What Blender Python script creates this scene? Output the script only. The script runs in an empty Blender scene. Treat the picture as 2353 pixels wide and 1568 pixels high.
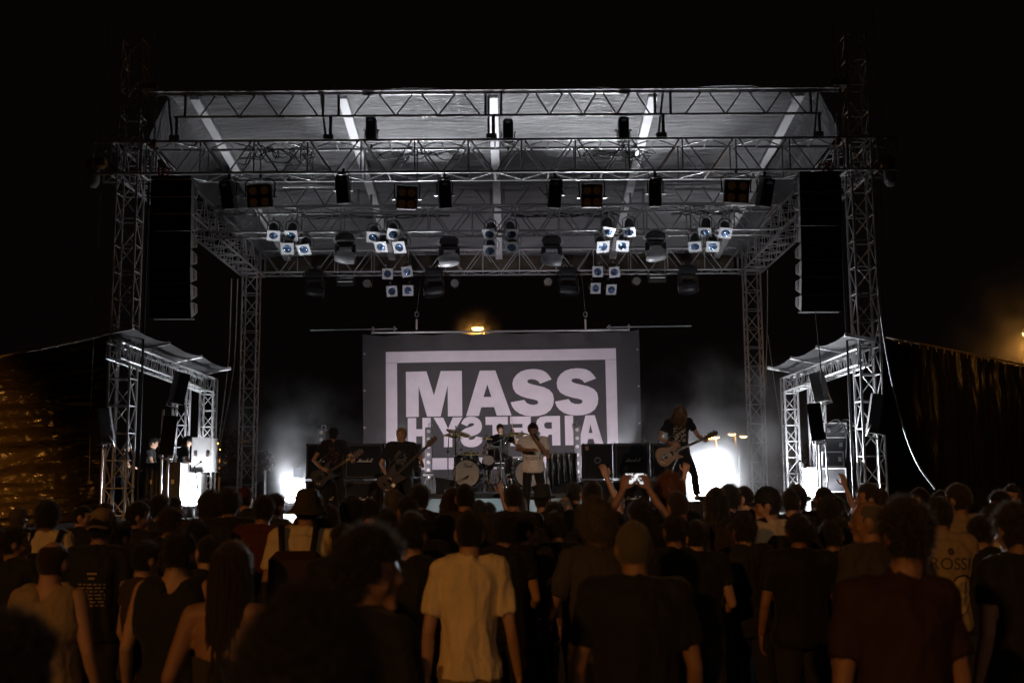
import bpy, bmesh, math, random
import numpy as np
from mathutils import Vector, Matrix, Euler, noise
from mathutils.bvhtree import BVHTree

random.seed(7)
S = bpy.context.scene
COL = S.collection
R = math.radians
PI = math.pi

# ---------------------------------------------------------------- camera
F_PX = 2500.0                      # focal length in pixels of a 2352 px wide frame
TANP, ROLL, CAM_Z = 0.1244, 0.006, 1.85
PITCH = math.atan(TANP)
cam_data = bpy.data.cameras.new('camera')
cam_data.sensor_width = 36.0
cam_data.lens = 36.0 * F_PX / 2352.0
cam_data.clip_start = 0.1
cam_data.clip_end = 2000.0
cam_data.dof.use_dof = True
cam_data.dof.focus_distance = 21.5
cam_data.dof.aperture_fstop = 2.8
cam = bpy.data.objects.new('camera', cam_data)
COL.objects.link(cam)
_f = Vector((0, math.cos(PITCH), math.sin(PITCH)))
_r0 = Vector((1, 0, 0)); _u0 = _r0.cross(_f)
_r = _r0 * math.cos(ROLL) - _u0 * math.sin(ROLL)
_u = _u0 * math.cos(ROLL) + _r0 * math.sin(ROLL)
cam.matrix_world = Matrix(((_r.x, _u.x, -_f.x, 0), (_r.y, _u.y, -_f.y, 0), (_r.z, _u.z, -_f.z, CAM_Z), (0, 0, 0, 1)))
S.camera = cam

def at(u, v, y):
    """the place at ground distance y that the photograph shows at (u, v) of a 2352 x 1568 frame"""
    d = _f + _r * ((u - 1176) / F_PX) - _u * ((v - 784) / F_PX)
    t = y / d.y
    return Vector((d.x * t, y, CAM_Z + d.z * t))

# ---------------------------------------------------------------- night sky, exposure
W = bpy.data.worlds.new('World'); S.world = W; W.use_nodes = True
bg = W.node_tree.nodes['Background']
bg.inputs['Color'].default_value = (1.0, 0.72, 0.62, 1)
bg.inputs['Strength'].default_value = 0.0016
S.view_settings.view_transform = 'Standard'
S.view_settings.look = 'None'
S.view_settings.exposure = 0.0
S.view_settings.gamma = 1.0
S.view_settings.use_curve_mapping = False
S.cycles.use_denoising = True
S.cycles.denoiser = 'OPENIMAGEDENOISE'
S.cycles.max_bounces = 5
S.cycles.diffuse_bounces = 2
S.cycles.glossy_bounces = 3
S.cycles.transmission_bounces = 4
S.cycles.transparent_max_bounces = 8
S.cycles.volume_bounces = 1
S.cycles.volume_step_rate = 1.0
S.cycles.volume_max_steps = 128
S.cycles.sample_clamp_indirect = 6.0
S.cycles.caustics_reflective = False
S.cycles.caustics_refractive = False

DECK = 1.05                        # height of the stage deck
CX = -0.34                         # centre line of the stage

def lamp(name, kind, loc, energy, color=(1, 1, 1), target=None, size=0.1, angle=60, blend=0.6):
    d = bpy.data.lights.new(name, kind)
    d.energy = energy; d.color = color
    if kind == 'SPOT':
        d.spot_size = R(angle); d.spot_blend = blend
        d.shadow_soft_size = size
    elif kind == 'POINT':
        d.shadow_soft_size = size
    elif kind == 'AREA':
        d.size = size
    o = bpy.data.objects.new(name, d); COL.objects.link(o)
    o.location = loc
    if target is not None:
        o.rotation_euler = (Vector(target) - Vector(loc)).to_track_quat('-Z', 'Y').to_euler()
    return o

SODIUM = (1.0, 0.40, 0.07)
COOL = (0.93, 0.95, 1.0)
# sodium street lighting of the square behind the camera; the second lamp is an added fill
# full cut-off lanterns: they only throw light below a line a little under the horizontal
lamp('square_light', 'SPOT', (-20, -30, 14), 10500, SODIUM, (-20, -29.999, 0), 0.4, 157, 0.03)
lamp('square_light', 'SPOT', (12, -40, 13), 2300, (1.0, .66, .42), (12, -39.999, 0), 0.4, 162, 0.03)  # unseen weak fill, added for paler light on band and kit
lamp('house_light', 'SPOT', (9, -41, 12), 17000, (1.0, .80, .66), (-.2, 21.5, 2.7), 0.3, 8.0, 0.7)   # unseen spot added to brighten the fronts of the band
# unseen sodium-coloured spots added to put glints on the tarpaulin screens
lamp('side_street_light', 'SPOT', (-13.2, 11.0, 11.0), 13500, SODIUM, (-12.6, 23.0, .7), 0.3, 30, 0.9)
lamp('side_street_light', 'SPOT', (19.0, 14.0, 6.0), 260, SODIUM, (12.5, 26, 2.2), 0.2, 40, 0.6)
lamp('side_street_light', 'SPOT', (0.0, -6.0, 6.5), 3600, SODIUM, (12.4, 26.6, 3.4), 0.3, 11, 0.6)

# stage floor lights (their housings are built with the stage gear)
FLOOR = [  # x, y, aim, energy, angle
    (4.45, 25.6, (3.6, 12.0, 2.4), 8500, 110),
    (4.75, 25.9, (2.8, 20.4, 9.9), 800, 76),
    (-5.05, 25.6, (-4.6, 16.0, 3.4), 1700, 95),
    (-5.25, 25.9, (-3.4, 20.4, 9.9), 800, 76),
    (-2.6, 26.7, (-1.75, 21.9, 9.7), 4200, 42),
    (2.35, 26.7, (2.3, 21.9, 9.7), 4200, 42),
]
LIFT = (.36, 0, .2, 0, 0, 0)        # two of them stand on low cases
for (x, y, aim, e, ang), up in zip(FLOOR, LIFT):
    lamp('floor_beam', 'SPOT', (x, y - 0.02, DECK + 0.34 + up), e, COOL, aim, 0.09, ang, 0.7)
# two unseen low spots added behind the amplifiers to brighten the backdrop
lamp('backdrop_wash', 'SPOT', (-3.2, 25.2, DECK + 0.3), 390, (1.0, 0.9, 1.0), (-0.6, 29.5, 3.9), 0.15, 100, 0.9)
lamp('backdrop_wash', 'SPOT', (2.6, 25.2, DECK + 0.3), 390, (1.0, 0.9, 1.0), (0.2, 29.5, 3.9), 0.15, 100, 0.9)

# ---------------------------------------------------------------- materials
MATS = {}
def mat(name, color, rough=0.6, metal=0.0, bump=0.0, bscale=60.0, vary=0.0, vscale=4.0, emit=None, estr=0.0, spec=0.5, aniso=None, sheen=0.0, transl=0.0, tcol=None):
    if name in MATS: return MATS[name]
    m = bpy.data.materials.new(name); m.use_nodes = True
    nt = m.node_tree; b = nt.nodes['Principled BSDF']
    b.inputs['Base Color'].default_value = (*color, 1)
    b.inputs['Roughness'].default_value = rough
    b.inputs['Metallic'].default_value = metal
    b.inputs['Specular IOR Level'].default_value = spec
    if sheen: b.inputs['Sheen Weight'].default_value = sheen
    tc = nt.nodes.new('ShaderNodeTexCoord')
    mp = nt.nodes.new('ShaderNodeMapping'); nt.links.new(tc.outputs['Object'], mp.inputs['Vector'])
    if aniso: mp.inputs['Scale'].default_value = aniso
    if vary:
        n = nt.nodes.new('ShaderNodeTexNoise'); n.inputs['Scale'].default_value = vscale; n.inputs['Detail'].default_value = 6
        nt.links.new(mp.outputs['Vector'], n.inputs['Vector'])
        r = nt.nodes.new('ShaderNodeMapRange'); r.inputs['To Min'].default_value = 1 - vary; r.inputs['To Max'].default_value = 1 + vary
        r.inputs['From Min'].default_value = 0.3; r.inputs['From Max'].default_value = 0.7
        nt.links.new(n.outputs['Fac'], r.inputs['Value'])
        mx = nt.nodes.new('ShaderNodeMix'); mx.data_type = 'RGBA'; mx.blend_type = 'MULTIPLY'; mx.inputs['Factor'].default_value = 1
        mx.inputs[6].default_value = (*color, 1); nt.links.new(r.outputs['Result'], mx.inputs[7])
        nt.links.new(mx.outputs[2], b.inputs['Base Color'])
        r2 = nt.nodes.new('ShaderNodeMapRange'); r2.inputs['To Min'].default_value = max(0.02, rough - 0.12); r2.inputs['To Max'].default_value = min(1, rough + 0.12)
        nt.links.new(n.outputs['Fac'], r2.inputs['Value']); nt.links.new(r2.outputs['Result'], b.inputs['Roughness'])
    if bump:
        n2 = nt.nodes.new('ShaderNodeTexNoise'); n2.inputs['Scale'].default_value = bscale; n2.inputs['Detail'].default_value = 4
        nt.links.new(mp.outputs['Vector'], n2.inputs['Vector'])
        bp = nt.nodes.new('ShaderNodeBump'); bp.inputs['Strength'].default_value = bump; bp.inputs['Distance'].default_value = 0.02
        nt.links.new(n2.outputs['Fac'], bp.inputs['Height']); nt.links.new(bp.outputs['Normal'], b.inputs['Normal'])
    if emit:
        b.inputs['Emission Color'].default_value = (*emit, 1); b.inputs['Emission Strength'].default_value = estr
    if transl:
        out = nt.nodes['Material Output']
        t = nt.nodes.new('ShaderNodeBsdfTranslucent'); t.inputs['Color'].default_value = (*(tcol or color), 1)
        ms = nt.nodes.new('ShaderNodeMixShader'); ms.inputs[0].default_value = transl
        nt.links.new(b.outputs[0], ms.inputs[1]); nt.links.new(t.outputs[0], ms.inputs[2]); nt.links.new(ms.outputs[0], out.inputs['Surface'])
    MATS[name] = m
    return m

ALU = mat('worn_aluminium', (0.58, 0.58, 0.59), 0.4, 0.35, vary=0.25, vscale=9)
ALU_DARK = mat('dark_aluminium', (0.34, 0.34, 0.345), 0.28, 0.5, vary=0.25, vscale=9)
ALU_BRIGHT = mat('bright_aluminium', (0.60, 0.60, 0.61), 0.36, 0.35, vary=0.2, vscale=9)
STEEL = mat('galvanised_steel', (0.42, 0.42, 0.42), 0.35, 0.9, vary=0.2, vscale=15)
CHROME = mat('chrome', (0.75, 0.75, 0.76), 0.12, 1.0)
BLACK = mat('black_paint', (0.018, 0.018, 0.02), 0.5, vary=0.3, vscale=12)
BLACK_GLOSS = mat('black_gloss', (0.012, 0.012, 0.013), 0.22)
BLACK_PLASTIC = mat('black_plastic', (0.02, 0.02, 0.022), 0.38)
RUBBER = mat('black_rubber', (0.015, 0.015, 0.016), 0.7)
GRILLE = mat('grille_cloth', (0.014, 0.014, 0.015), 0.85, bump=0.3, bscale=300)
TOLEX = mat('black_vinyl_cover', (0.02, 0.02, 0.021), 0.55, bump=0.4, bscale=400)
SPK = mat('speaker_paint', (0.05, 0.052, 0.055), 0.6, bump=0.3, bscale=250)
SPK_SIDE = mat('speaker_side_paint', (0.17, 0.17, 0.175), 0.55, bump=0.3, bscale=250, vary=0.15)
WHITE = mat('white_print', (0.72, 0.65, 0.70), 0.85, vary=0.06, vscale=3)
GOLD = mat('gold_print', (0.75, 0.68, 0.45), 0.35, 0.3)
SILVER_PRINT = mat('silver_script', (0.85, 0.83, 0.75), 0.35, 0.2)
ORANGE_SLING = mat('orange_sling', (0.75, 0.13, 0.02), 0.6)
CABLE = mat('cable_rubber', (0.03, 0.03, 0.03), 0.45)
CABLE_PALE = mat('pale_cable', (0.45, 0.46, 0.52), 0.4)
ROPE = mat('rope', (0.35, 0.31, 0.27), 0.8)

# ---------------------------------------------------------------- mesh helpers
class MB:
    def __init__(self): self.v = []; self.f = []; self.sm = []
    def add(self, vs, fs, smooth=False):
        b = len(self.v); self.v += [tuple(p) for p in vs]
        for f in fs: self.f.append(tuple(b + i for i in f)); self.sm.append(smooth)
        return self
    def box(self, c, s, rot=None):
        hx, hy, hz = s[0] / 2, s[1] / 2, s[2] / 2
        P = [Vector((x, y, z)) for x in (-hx, hx) for y in (-hy, hy) for z in (-hz, hz)]
        if rot is not None:
            M = rot if isinstance(rot, Matrix) else Euler(rot).to_matrix()
            P = [M @ p for p in P]
        c = Vector(c); P = [c + p for p in P]
        return self.add(P, [(0, 1, 3, 2), (4, 6, 7, 5), (0, 4, 5, 1), (2, 3, 7, 6), (0, 2, 6, 4), (1, 5, 7, 3)])
    def bbox(self, c, s, b=0.01, rot=None):
        """box with chamfered edges"""
        bm = bmesh.new(); bmesh.ops.create_cube(bm, size=1)
        bmesh.ops.scale(bm, vec=s, verts=bm.verts)
        bmesh.ops.bevel(bm, geom=bm.edges[:], offset=b, segments=1, affect='EDGES', profile=0.5)
        M = Matrix.Identity(3)
        if rot is not None: M = rot if isinstance(rot, Matrix) else Euler(rot).to_matrix()
        c = Vector(c); bm.verts.index_update()
        self.add([c + M @ v.co for v in bm.verts], [[v.index for v in f.verts] for f in bm.faces]); bm.free()
        return self
    def frame(self, d):
        d = Vector(d).normalized()
        a = Vector((0, 0, 1)) if abs(d.z) < 0.9 else Vector((1, 0, 0))
        x = a.cross(d).normalized(); return x, d.cross(x)
    def cyl(self, p0, p1, r0, r1=None, n=10, caps=True):
        r1 = r0 if r1 is None else r1
        p0, p1 = Vector(p0), Vector(p1); x, y = self.frame(p1 - p0)
        vs = []
        for p, r in ((p0, r0), (p1, r1)):
            for i in range(n):
                a = 2 * PI * i / n; vs.append(p + x * (r * math.cos(a)) + y * (r * math.sin(a)))
        self.add(vs, [(i, (i + 1) % n, n + (i + 1) % n, n + i) for i in range(n)], True)
        if caps: self.add(vs, [tuple(range(n - 1, -1, -1)), tuple(range(n, 2 * n))])
        return self
    def tube(self, pts, r, n=8, caps=True):
        pts = [Vector(p) for p in pts]; m = len(pts)
        rs = r if isinstance(r, (list, tuple)) else [r] * m
        vs = []; prev = None
        for i, p in enumerate(pts):
            d = (pts[min(i + 1, m - 1)] - pts[max(i - 1, 0)])
            if d.length < 1e-9: d = Vector((0, 0, 1))
            d.normalize()
            if prev is None: x, y = self.frame(d)
            else:
                x = (prev - d * prev.dot(d))
                if x.length < 1e-6: x, y = self.frame(d)
                x = x.normalized(); y = d.cross(x)
            prev = x
            for k in range(n):
                a = 2 * PI * k / n; vs.append(p + x * (rs[i] * math.cos(a)) + y * (rs[i] * math.sin(a)))
        fs = [(i * n + k, i * n + (k + 1) % n, (i + 1) * n + (k + 1) % n, (i + 1) * n + k) for i in range(m - 1) for k in range(n)]
        self.add(vs, fs, True)
        if caps: self.add(vs, [tuple(range(n - 1, -1, -1)), tuple(range((m - 1) * n, m * n))])
        return self
    def lathe(self, prof, o=(0, 0, 0), M=None, n=20):
        """prof: (radius, height) pairs about the local z axis"""
        o = Vector(o); M = M or Matrix.Identity(3); vs = []
        for r, z in prof:
            for k in range(n):
                a = 2 * PI * k / n; vs.append(o + M @ Vector((r * math.cos(a), r * math.sin(a), z)))
        m = len(prof)
        return self.add(vs, [(i * n + k, i * n + (k + 1) % n, (i + 1) * n + (k + 1) % n, (i + 1) * n + k) for i in range(m - 1) for k in range(n)], True)
    def ball(self, c, r, M=None, nu=12, nv=8):
        r = Vector(r) if hasattr(r, '__len__') else Vector((r, r, r)); c = Vector(c); M = M or Matrix.Identity(3)
        vs = []
        for j in range(nv + 1):
            t = PI * j / nv
            for i in range(nu):
                a = 2 * PI * i / nu
                vs.append(c + M @ Vector((r.x * math.sin(t) * math.cos(a), r.y * math.sin(t) * math.sin(a), r.z * math.cos(t))))
        return self.add(vs, [(j * nu + i, (j + 1) * nu + i, (j + 1) * nu + (i + 1) % nu, j * nu + (i + 1) % nu) for j in range(nv) for i in range(nu)], True)
    def prism(self, poly, y0, y1, M=None, o=(0, 0, 0)):
        """poly: (x, z) outline, extruded along y"""
        n = len(poly); o = Vector(o); M = M or Matrix.Identity(3)
        vs = [o + M @ Vector((x, y0, z)) for x, z in poly] + [o + M @ Vector((x, y1, z)) for x, z in poly]
        self.add(vs, [(i, (i + 1) % n, n + (i + 1) % n, n + i) for i in range(n)])
        return self.add(vs, [tuple(range(n)), tuple(range(2 * n - 1, n - 1, -1))])
    def grid(self, fn, nu, nv, smooth=True):
        vs = [fn(i / nu, j / nv) for j in range(nv + 1) for i in range(nu + 1)]
        return self.add(vs, [(j * (nu + 1) + i, j * (nu + 1) + i + 1, (j + 1) * (nu + 1) + i + 1, (j + 1) * (nu + 1) + i) for j in range(nv) for i in range(nu)], smooth)
    def mesh(self, name, m=None, normals=True):
        me = bpy.data.meshes.new(name); me.from_pydata(self.v, [], self.f)
        me.polygons.foreach_set('use_smooth', self.sm)
        if normals:
            bm = bmesh.new(); bm.from_mesh(me); bmesh.ops.recalc_face_normals(bm, faces=bm.faces[:]); bm.to_mesh(me); bm.free()
        if m: me.materials.append(m)
        me.update()
        return me
    def build(self, name, m, parent=None, normals=True):
        return put(name, self.mesh(name, m, normals), parent)

def put(name, me, parent=None, M=None):
    o = bpy.data.objects.new(name, me); COL.objects.link(o)
    if M is not None: o.matrix_basis = M
    if parent is not None:
        o.parent = parent
        o.matrix_parent_inverse = parent.get('_w') and Matrix.Translation(-Vector(parent['_w'])) or Matrix.Identity(4)
    return o

def tag(o, label=None, cat=None, group=None, kind=None):
    if label: o['label'] = label
    if cat: o['category'] = cat
    if group: o['group'] = group
    if kind: o['kind'] = kind
    return o

def thing(name, label, cat, loc=(0, 0, 0), group=None, rz=0.0, world=False):
    """an Empty at the thing's base; world=True: its parts are built in world coordinates"""
    o = bpy.data.objects.new(name, None); COL.objects.link(o)
    o.empty_display_size = 0.1
    o.location = loc; o.rotation_euler = (0, 0, rz)
    if world: o['_w'] = tuple(float(c) for c in loc)
    return tag(o, label, cat, group)

def struct(name, mb, m):
    return tag(mb.build(name, m), kind='structure')

def kids(o): return [c for c in COL.objects if c.parent == o]
_children = {}
def dup(proto, loc, rot=(0, 0, 0), label=None, group=None, scale=1.0):
    """copy of a thing with copies of its parts and sub-parts"""
    r = proto.copy(); COL.objects.link(r); r.location = loc; r.rotation_euler = rot; r.scale = (scale,) * 3
    if label: r['label'] = label
    if group: r['group'] = group
    if proto.name not in _children:
        _children[proto.name] = [(c, list(c.children)) for c in proto.children]
    for c, gs in _children[proto.name]:
        cc = c.copy(); COL.objects.link(cc); cc.parent = r
        for g in gs:
            gg = g.copy(); COL.objects.link(gg); gg.parent = cc
    return r

# a shared unit bar: every tube of every truss is an object of its own on this mesh
def _unit_bar(m, n=8):
    return MB().cyl((0, 0, 0), (0, 0, 1), 1, n=n).mesh('bar_' + m.name, m)
_BARS = {}
def bar(name, p0, p1, r, m, parent):
    if m.name not in _BARS: _BARS[m.name] = _unit_bar(m)
    p0, p1 = Vector(p0), Vector(p1); d = p1 - p0
    M = Matrix.Translation(p0) @ d.to_track_quat('Z', 'Y').to_matrix().to_4x4() @ Matrix.Diagonal((r, r, d.length, 1))
    return put(name, _BARS[m.name], parent, M)

def text_mesh(s, size=1.0, offset=0.0):
    c = bpy.data.curves.new('t', 'FONT'); c.body = s; c.size = size; c.offset = offset; c.align_x = 'CENTER'; c.align_y = 'CENTER'
    c.resolution_u = 3
    o = bpy.data.objects.new('t', c); COL.objects.link(o)
    dg = bpy.context.evaluated_depsgraph_get(); dg.update()
    me = bpy.data.meshes.new_from_object(o.evaluated_get(dg))
    vs = [v.co.copy() for v in me.vertices]; fs = [tuple(p.vertices) for p in me.polygons]
    bpy.data.objects.remove(o); bpy.data.curves.remove(c); bpy.data.meshes.remove(me)
    return vs, fs

def strokes(lines, w):
    """flat ribbons of width w along polylines in the xz plane, facing -y"""
    mb = MB()
    for ln in lines:
        P = [Vector((x, 0, z)) for x, z in ln]; L = []; Rr = []
        for i, p in enumerate(P):
            d = P[min(i + 1, len(P) - 1)] - P[max(i - 1, 0)]
            n = Vector((-d.z, 0, d.x)).normalized() * (w / 2)
            L.append(p + n); Rr.append(p - n)
        k = len(P); mb.add(L + Rr, [(i, i + 1, k + i + 1, k + i) for i in range(k - 1)])
    return mb
# ================================================================ THE SETTING
asphalt = mat('asphalt', (0.045, 0.043, 0.042), 0.85, bump=0.5, bscale=90, vary=0.35, vscale=1.3)
g = MB(); g.add([(-400, -200, 0), (400, -200, 0), (400, 700, 0), (-400, 700, 0)], [(0, 1, 2, 3)])
struct('ground', g, asphalt)

# stage: deck of plywood panels on a scaffold skirt
stage = thing('stage', 'wide black concert stage platform under the truss roof', 'stage', (CX, 25, 0), world=True)
deck_m = mat('deck_plywood', (0.035, 0.032, 0.03), 0.55, vary=0.35, vscale=2.0, bump=0.2, bscale=60)
for i in range(8):
    for j in range(7):
        MB().bbox((CX - 7.0 + i * 2.0, 18.8 + j * 2.0, DECK - 0.05), (1.992, 1.992, 0.1), 0.008).build('deck_panel', deck_m, stage)
sk = MB()
sk.grid(lambda a, b: (CX - 8.05 + 16.1 * a, 17.83 + 0.02 * math.sin(a * 170), 0.0 + (DECK - .12) * b), 260, 2)
sk.build('front_skirt', mat('skirt_cloth', (0.012, 0.012, 0.013), 0.9), stage)
lg = MB()
for i in range(9):
    for j in range(4):
        lg.cyl((CX - 8 + i * 2, 18.0 + j * 4.2, 0), (CX - 8 + i * 2, 18.0 + j * 4.2, DECK - 0.11), 0.024, n=6)
tag(lg.build('scaffold_legs', STEEL, stage), kind='stuff')
bar('edge_rail', (CX - 8.0, 17.78, DECK - 0.05), (CX + 8.0, 17.78, DECK - 0.05), 0.03, BLACK, stage)

# ---------------------------------------------------------------- trusses
def box_truss(name, label, p0, p1, up, h, w, bay, m, rc=0.028, rb=0.014, group=None, style='w', parts=('chord', 'brace'), parent=None, cross=True):
    p0, p1, up = Vector(p0), Vector(p1), Vector(up).normalized()
    ax = (p1 - p0).normalized(); side = ax.cross(up).normalized(); up = side.cross(ax).normalized()
    L = (p1 - p0).length; n = max(1, round(L / bay)); b = L / n
    T = parent or thing(name, label, 'truss', p0, group, world=True)
    P = lambda s, a, c: p0 + ax * s + up * (a * h / 2) + side * (c * w / 2)
    for a in (-1, 1):
        for c in (-1, 1):
            bar(parts[0], P(0, a, c), P(L, a, c), rc, m, T)
    if style == 'w':
        for c in (-1, 1):
            for i in range(n + 1):
                bar(parts[1], P(i * b, 1, c), P(i * b, -1, c), rb, m, T)
                if i < n:
                    bar(parts[1], P(i * b + 0.05, 1, c), P((i + .5) * b - 0.03, -1, c), rb, m, T)
                    bar(parts[1], P((i + 1) * b - 0.05, 1, c), P((i + .5) * b + 0.03, -1, c), rb, m, T)
        for a in (-1, 1):
            for i in range(n):
                bar(parts[1], P(i * b, a, -1), P((i + .5) * b, a, 1), rb, m, T)
                bar(parts[1], P((i + .5) * b, a, 1), P((i + 1) * b, a, -1), rb, m, T)
                if cross: bar(parts[1], P((i + .5) * b, a, -1), P((i + .5) * b, a, 1), rb * 1.5 if a < 0 else rb, m, T)
    else:
        faces = [(1, -1, 1, 1), (-1, -1, -1, 1), (-1, -1, 1, -1), (-1, 1, 1, 1)]
        for k, (a0, c0, a1, c1) in enumerate(faces):
            for i in range(n + 1):
                bar(parts[1], P(i * b, a0, c0), P(i * b, a1, c1), rb, m, T)
                if i < n:
                    if (i + k) % 2: bar(parts[1], P(i * b, a0, c0), P((i + 1) * b, a1, c1), rb, m, T)
                    else: bar(parts[1], P(i * b, a1, c1), P((i + 1) * b, a0, c0), rb, m, T)
    return T

XL, XR, XLr, XRr = -7.83, 7.15, -7.52, 6.93
FZ0, FZ1 = at(1140, 394, 21.5).z, at(1140, 321, 21.5).z
fh = FZ1 - FZ0; fz = (FZ0 + FZ1) / 2
front = box_truss('front_truss', 'long black box truss across the front of the stage, carrying the line arrays', (-8.5, 21.8, fz), (7.85, 21.8, fz), (0, 0, 1), fh, 0.6, 1.08, ALU_DARK, 0.03, 0.016)
MZ0, MZ1 = at(1140, 530, 25.4).z, at(1140, 474, 25.4).z
mz = (MZ0 + MZ1) / 2
mid = box_truss('lighting_truss', 'middle box truss carrying the groups of par cans and four moving heads', (-7.2, 25.7, mz), (6.36, 25.7, mz), (0, 0, 1), MZ1 - MZ0, 0.6, 1.08, ALU_DARK, 0.03, 0.016)
RZ0, RZ1 = at(1150, 622, 30.7).z, at(1150, 573, 30.7).z
rz_ = (RZ0 + RZ1) / 2
rear = box_truss('rear_truss', 'dim box truss across the back of the stage above the banner', (-7.2, 31, rz_), (6.6, 31, rz_), (0, 0, 1), RZ1 - RZ0, 0.6, 1.08, ALU, 0.026, 0.013)
box_truss('side_truss', 'box truss running from front to back along the left edge of the roof', (-7.78, 22.15, fz), (XLr, 30.7, rz_), (0, 0, 1), fh, 0.62, 0.86, ALU, 0.03, 0.015, 'side trusses of the stage roof')
box_truss('side_truss', 'box truss running from front to back along the right edge of the roof', (7.1, 22.15, fz), (XRr, 30.7, rz_), (0, 0, 1), fh, 0.62, 0.86, ALU, 0.03, 0.015, 'side trusses of the stage roof')
TW = []
for nm, lab, x, y, z1, m in (('truss_tower', 'front left lattice tower, beside the left line array', XL, 21.8, 10.9, ALU),
                             ('truss_tower', 'front right lattice tower, beside the right line array and pale hanging cable', XR, 21.8, 10.9, ALU),
                             ('truss_tower', 'dim lattice tower at the back left corner of the stage', XLr, 31, 8.75, ALU),
                             ('truss_tower', 'dim lattice tower at the back right corner, behind the smoke', XRr, 31, 8.75, ALU)):
    T = box_truss(nm, lab, (x, y, 0.05), (x, y, z1), (1, 0, 0), 0.42, 0.42, 0.555, m, 0.026, 0.013, 'towers holding up the stage roof', 'x')
    MB().bbox((x, y, 0.03), (0.9, 0.9, 0.04), 0.01).build('base_plate', STEEL, T)
    TW.append(T)
    # sleeve block riding on the tower where the roof frame meets it
    zc = fz if y < 25 else rz_
    hh = fh / 2
    for sx in (-1, 1):
        for sy in (-1, 1):
            bar('sleeve_post', (x + sx * 0.31, y + sy * 0.31, zc - hh), (x + sx * 0.31, y + sy * 0.31, zc + hh), 0.03, ALU, T)
            for sz in (-1, 1):
                MB().cyl((x + sx * 0.29, y + sy * 0.235, zc + sz * (hh - 0.1) - 0.04), (x + sx * 0.29, y + sy * 0.235, zc + sz * (hh - 0.1) + 0.04), 0.05, n=10).build('guide_wheel', STEEL, T)
    for sz in (-1, 1):
        for q in ((-1, -1, 1, -1), (-1, 1, 1, 1), (-1, -1, -1, 1), (1, -1, 1, 1)):
            bar('sleeve_rail', (x + q[0] * .31, y + q[1] * .31, zc + sz * hh), (x + q[2] * .31, y + q[3] * .31, zc + sz * hh), 0.026, ALU, T)
    if y < 25:
        s = -1 if x < 0 else 1
        bar('guy_pole', (x + s * -.42, y - .1, 1.3), (x + s * -.42, y - .1, FZ0 - .1), 0.025, BLACK, T)

# roof girders (flat ladder trusses with a zigzag web)
def girder(name, label, xa, xb, y, z0, z1, joints, step, m, xa2=None, xb2=None):
    T = thing(name, label, 'truss', (xa, y, z0), world=True)
    bar('chord', (xa2 or xa, y, z1), (xb2 or xb, y, z1), 0.042, m, T)
    bar('chord', (xa, y, z0), (xb, y, z0), 0.03, m, T)
    for j0, j1 in zip(joints[:-1], joints[1:]):
        a, b = j0 + 0.16, j1 - 0.16
        bar('post', (a, y, z0), (a, y, z1), 0.03, m, T); bar('post', (b, y, z0), (b, y, z1), 0.03, m, T)
        a += 0.3; b -= 0.1
        n = max(1, round((b - a) / step)); st = (b - a) / n
        for i in range(n):
            bar('brace', (a + i * st, y, z0), (a + (i + .42) * st, y, z1), 0.017, m, T)
            bar('brace', (a + (i + .58) * st, y, z1), (a + (i + 1) * st, y, z0), 0.017, m, T)
    return T
GZ1, GZ0 = at(1140, 213, 21.6).z, at(1140, 265, 21.6).z
gx = [at(u, 240, 21.6).x for u in (408, 760, 1133, 1522, 1880)]
ga, gb = at(347, 210, 21.6).x, at(1925, 210, 21.6).x
gird = girder('front_roof_girder', 'flat zigzag roof girder highest across the front edge of the stage roof', gx[0] - .06, gx[-1] + .06, 21.6, GZ0, GZ1, gx, 0.78, ALU_DARK, ga, gb)
MB().box(((ga + gb) / 2, 21.55, GZ1 + .035), (gb - ga + .02, 0.16, 0.03)).build('edge_profile', ALU_BRIGHT, gird)
for x in gx:
    s = 1 if x < CX - 0.5 else (-1 if x > CX + 0.5 else 0)
    bar('post', (x, 21.6, FZ1), (x, 21.6, GZ0), 0.036, ALU_DARK, gird)
    bar('stay', (x - .1 - .12 * s, 21.66, GZ1), (x - 0.1, 21.66, FZ1 + .1), 0.026, ALU_DARK, gird)
    MB().bbox((x - .04, 21.6, FZ1 + .1), (.22, .1, .12), .015).build('clamp', STEEL, gird)
    bar('pin', (x - .02, 21.57, GZ1 + .05), (x - .02, 21.57, GZ1 + .22), 0.018, STEEL, gird)
for x in (ga, gb):
    MB().bbox((x, 21.55, GZ1 + .13), (.3, .2, .16), .02).build('end_block', STEEL, gird)
MGZ1, MGZ0 = at(1140, 426, 26.6).z, at(1140, 471, 26.6).z
mx_ = [at(u, 440, 26.6).x for u in (500, 838, 1142, 1462, 1795)]
girder('middle_roof_girder', 'flat zigzag roof girder seen between front truss and middle truss', mx_[0], mx_[-1], 26.6, MGZ0, MGZ1, mx_, 0.8, ALU_DARK)

# ---------------------------------------------------------------- roof: rafters and tarpaulin
RY0, RY1 = 21.75, 31.3
rzf = at(1140, 228, 22.0).z + 0.02
def roofz(y): return rzf - 0.155 * (y - 22.0)
raf = [at(u, 230, 22.0).x for u in (455, 790, 1133, 1497, 1830)]
roof = thing('stage_roof', 'grey wrinkled tarpaulin roof on pale rafters above the stage', 'roof', (CX, 26, rzf), world=True)
for x in raf:
    a, b = Vector((x, RY0, roofz(RY0) - .07)), Vector((x, RY1, roofz(RY1) - .07))
    d = b - a
    MB().bbox((a + b) / 2, (0.2, d.length, 0.11), 0.012, d.to_track_quat('Y', 'Z').to_matrix()).build('rafter', mat('rafter_white', (.78, .78, .8), .45, vary=.08, vscale=2), roof)

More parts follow.
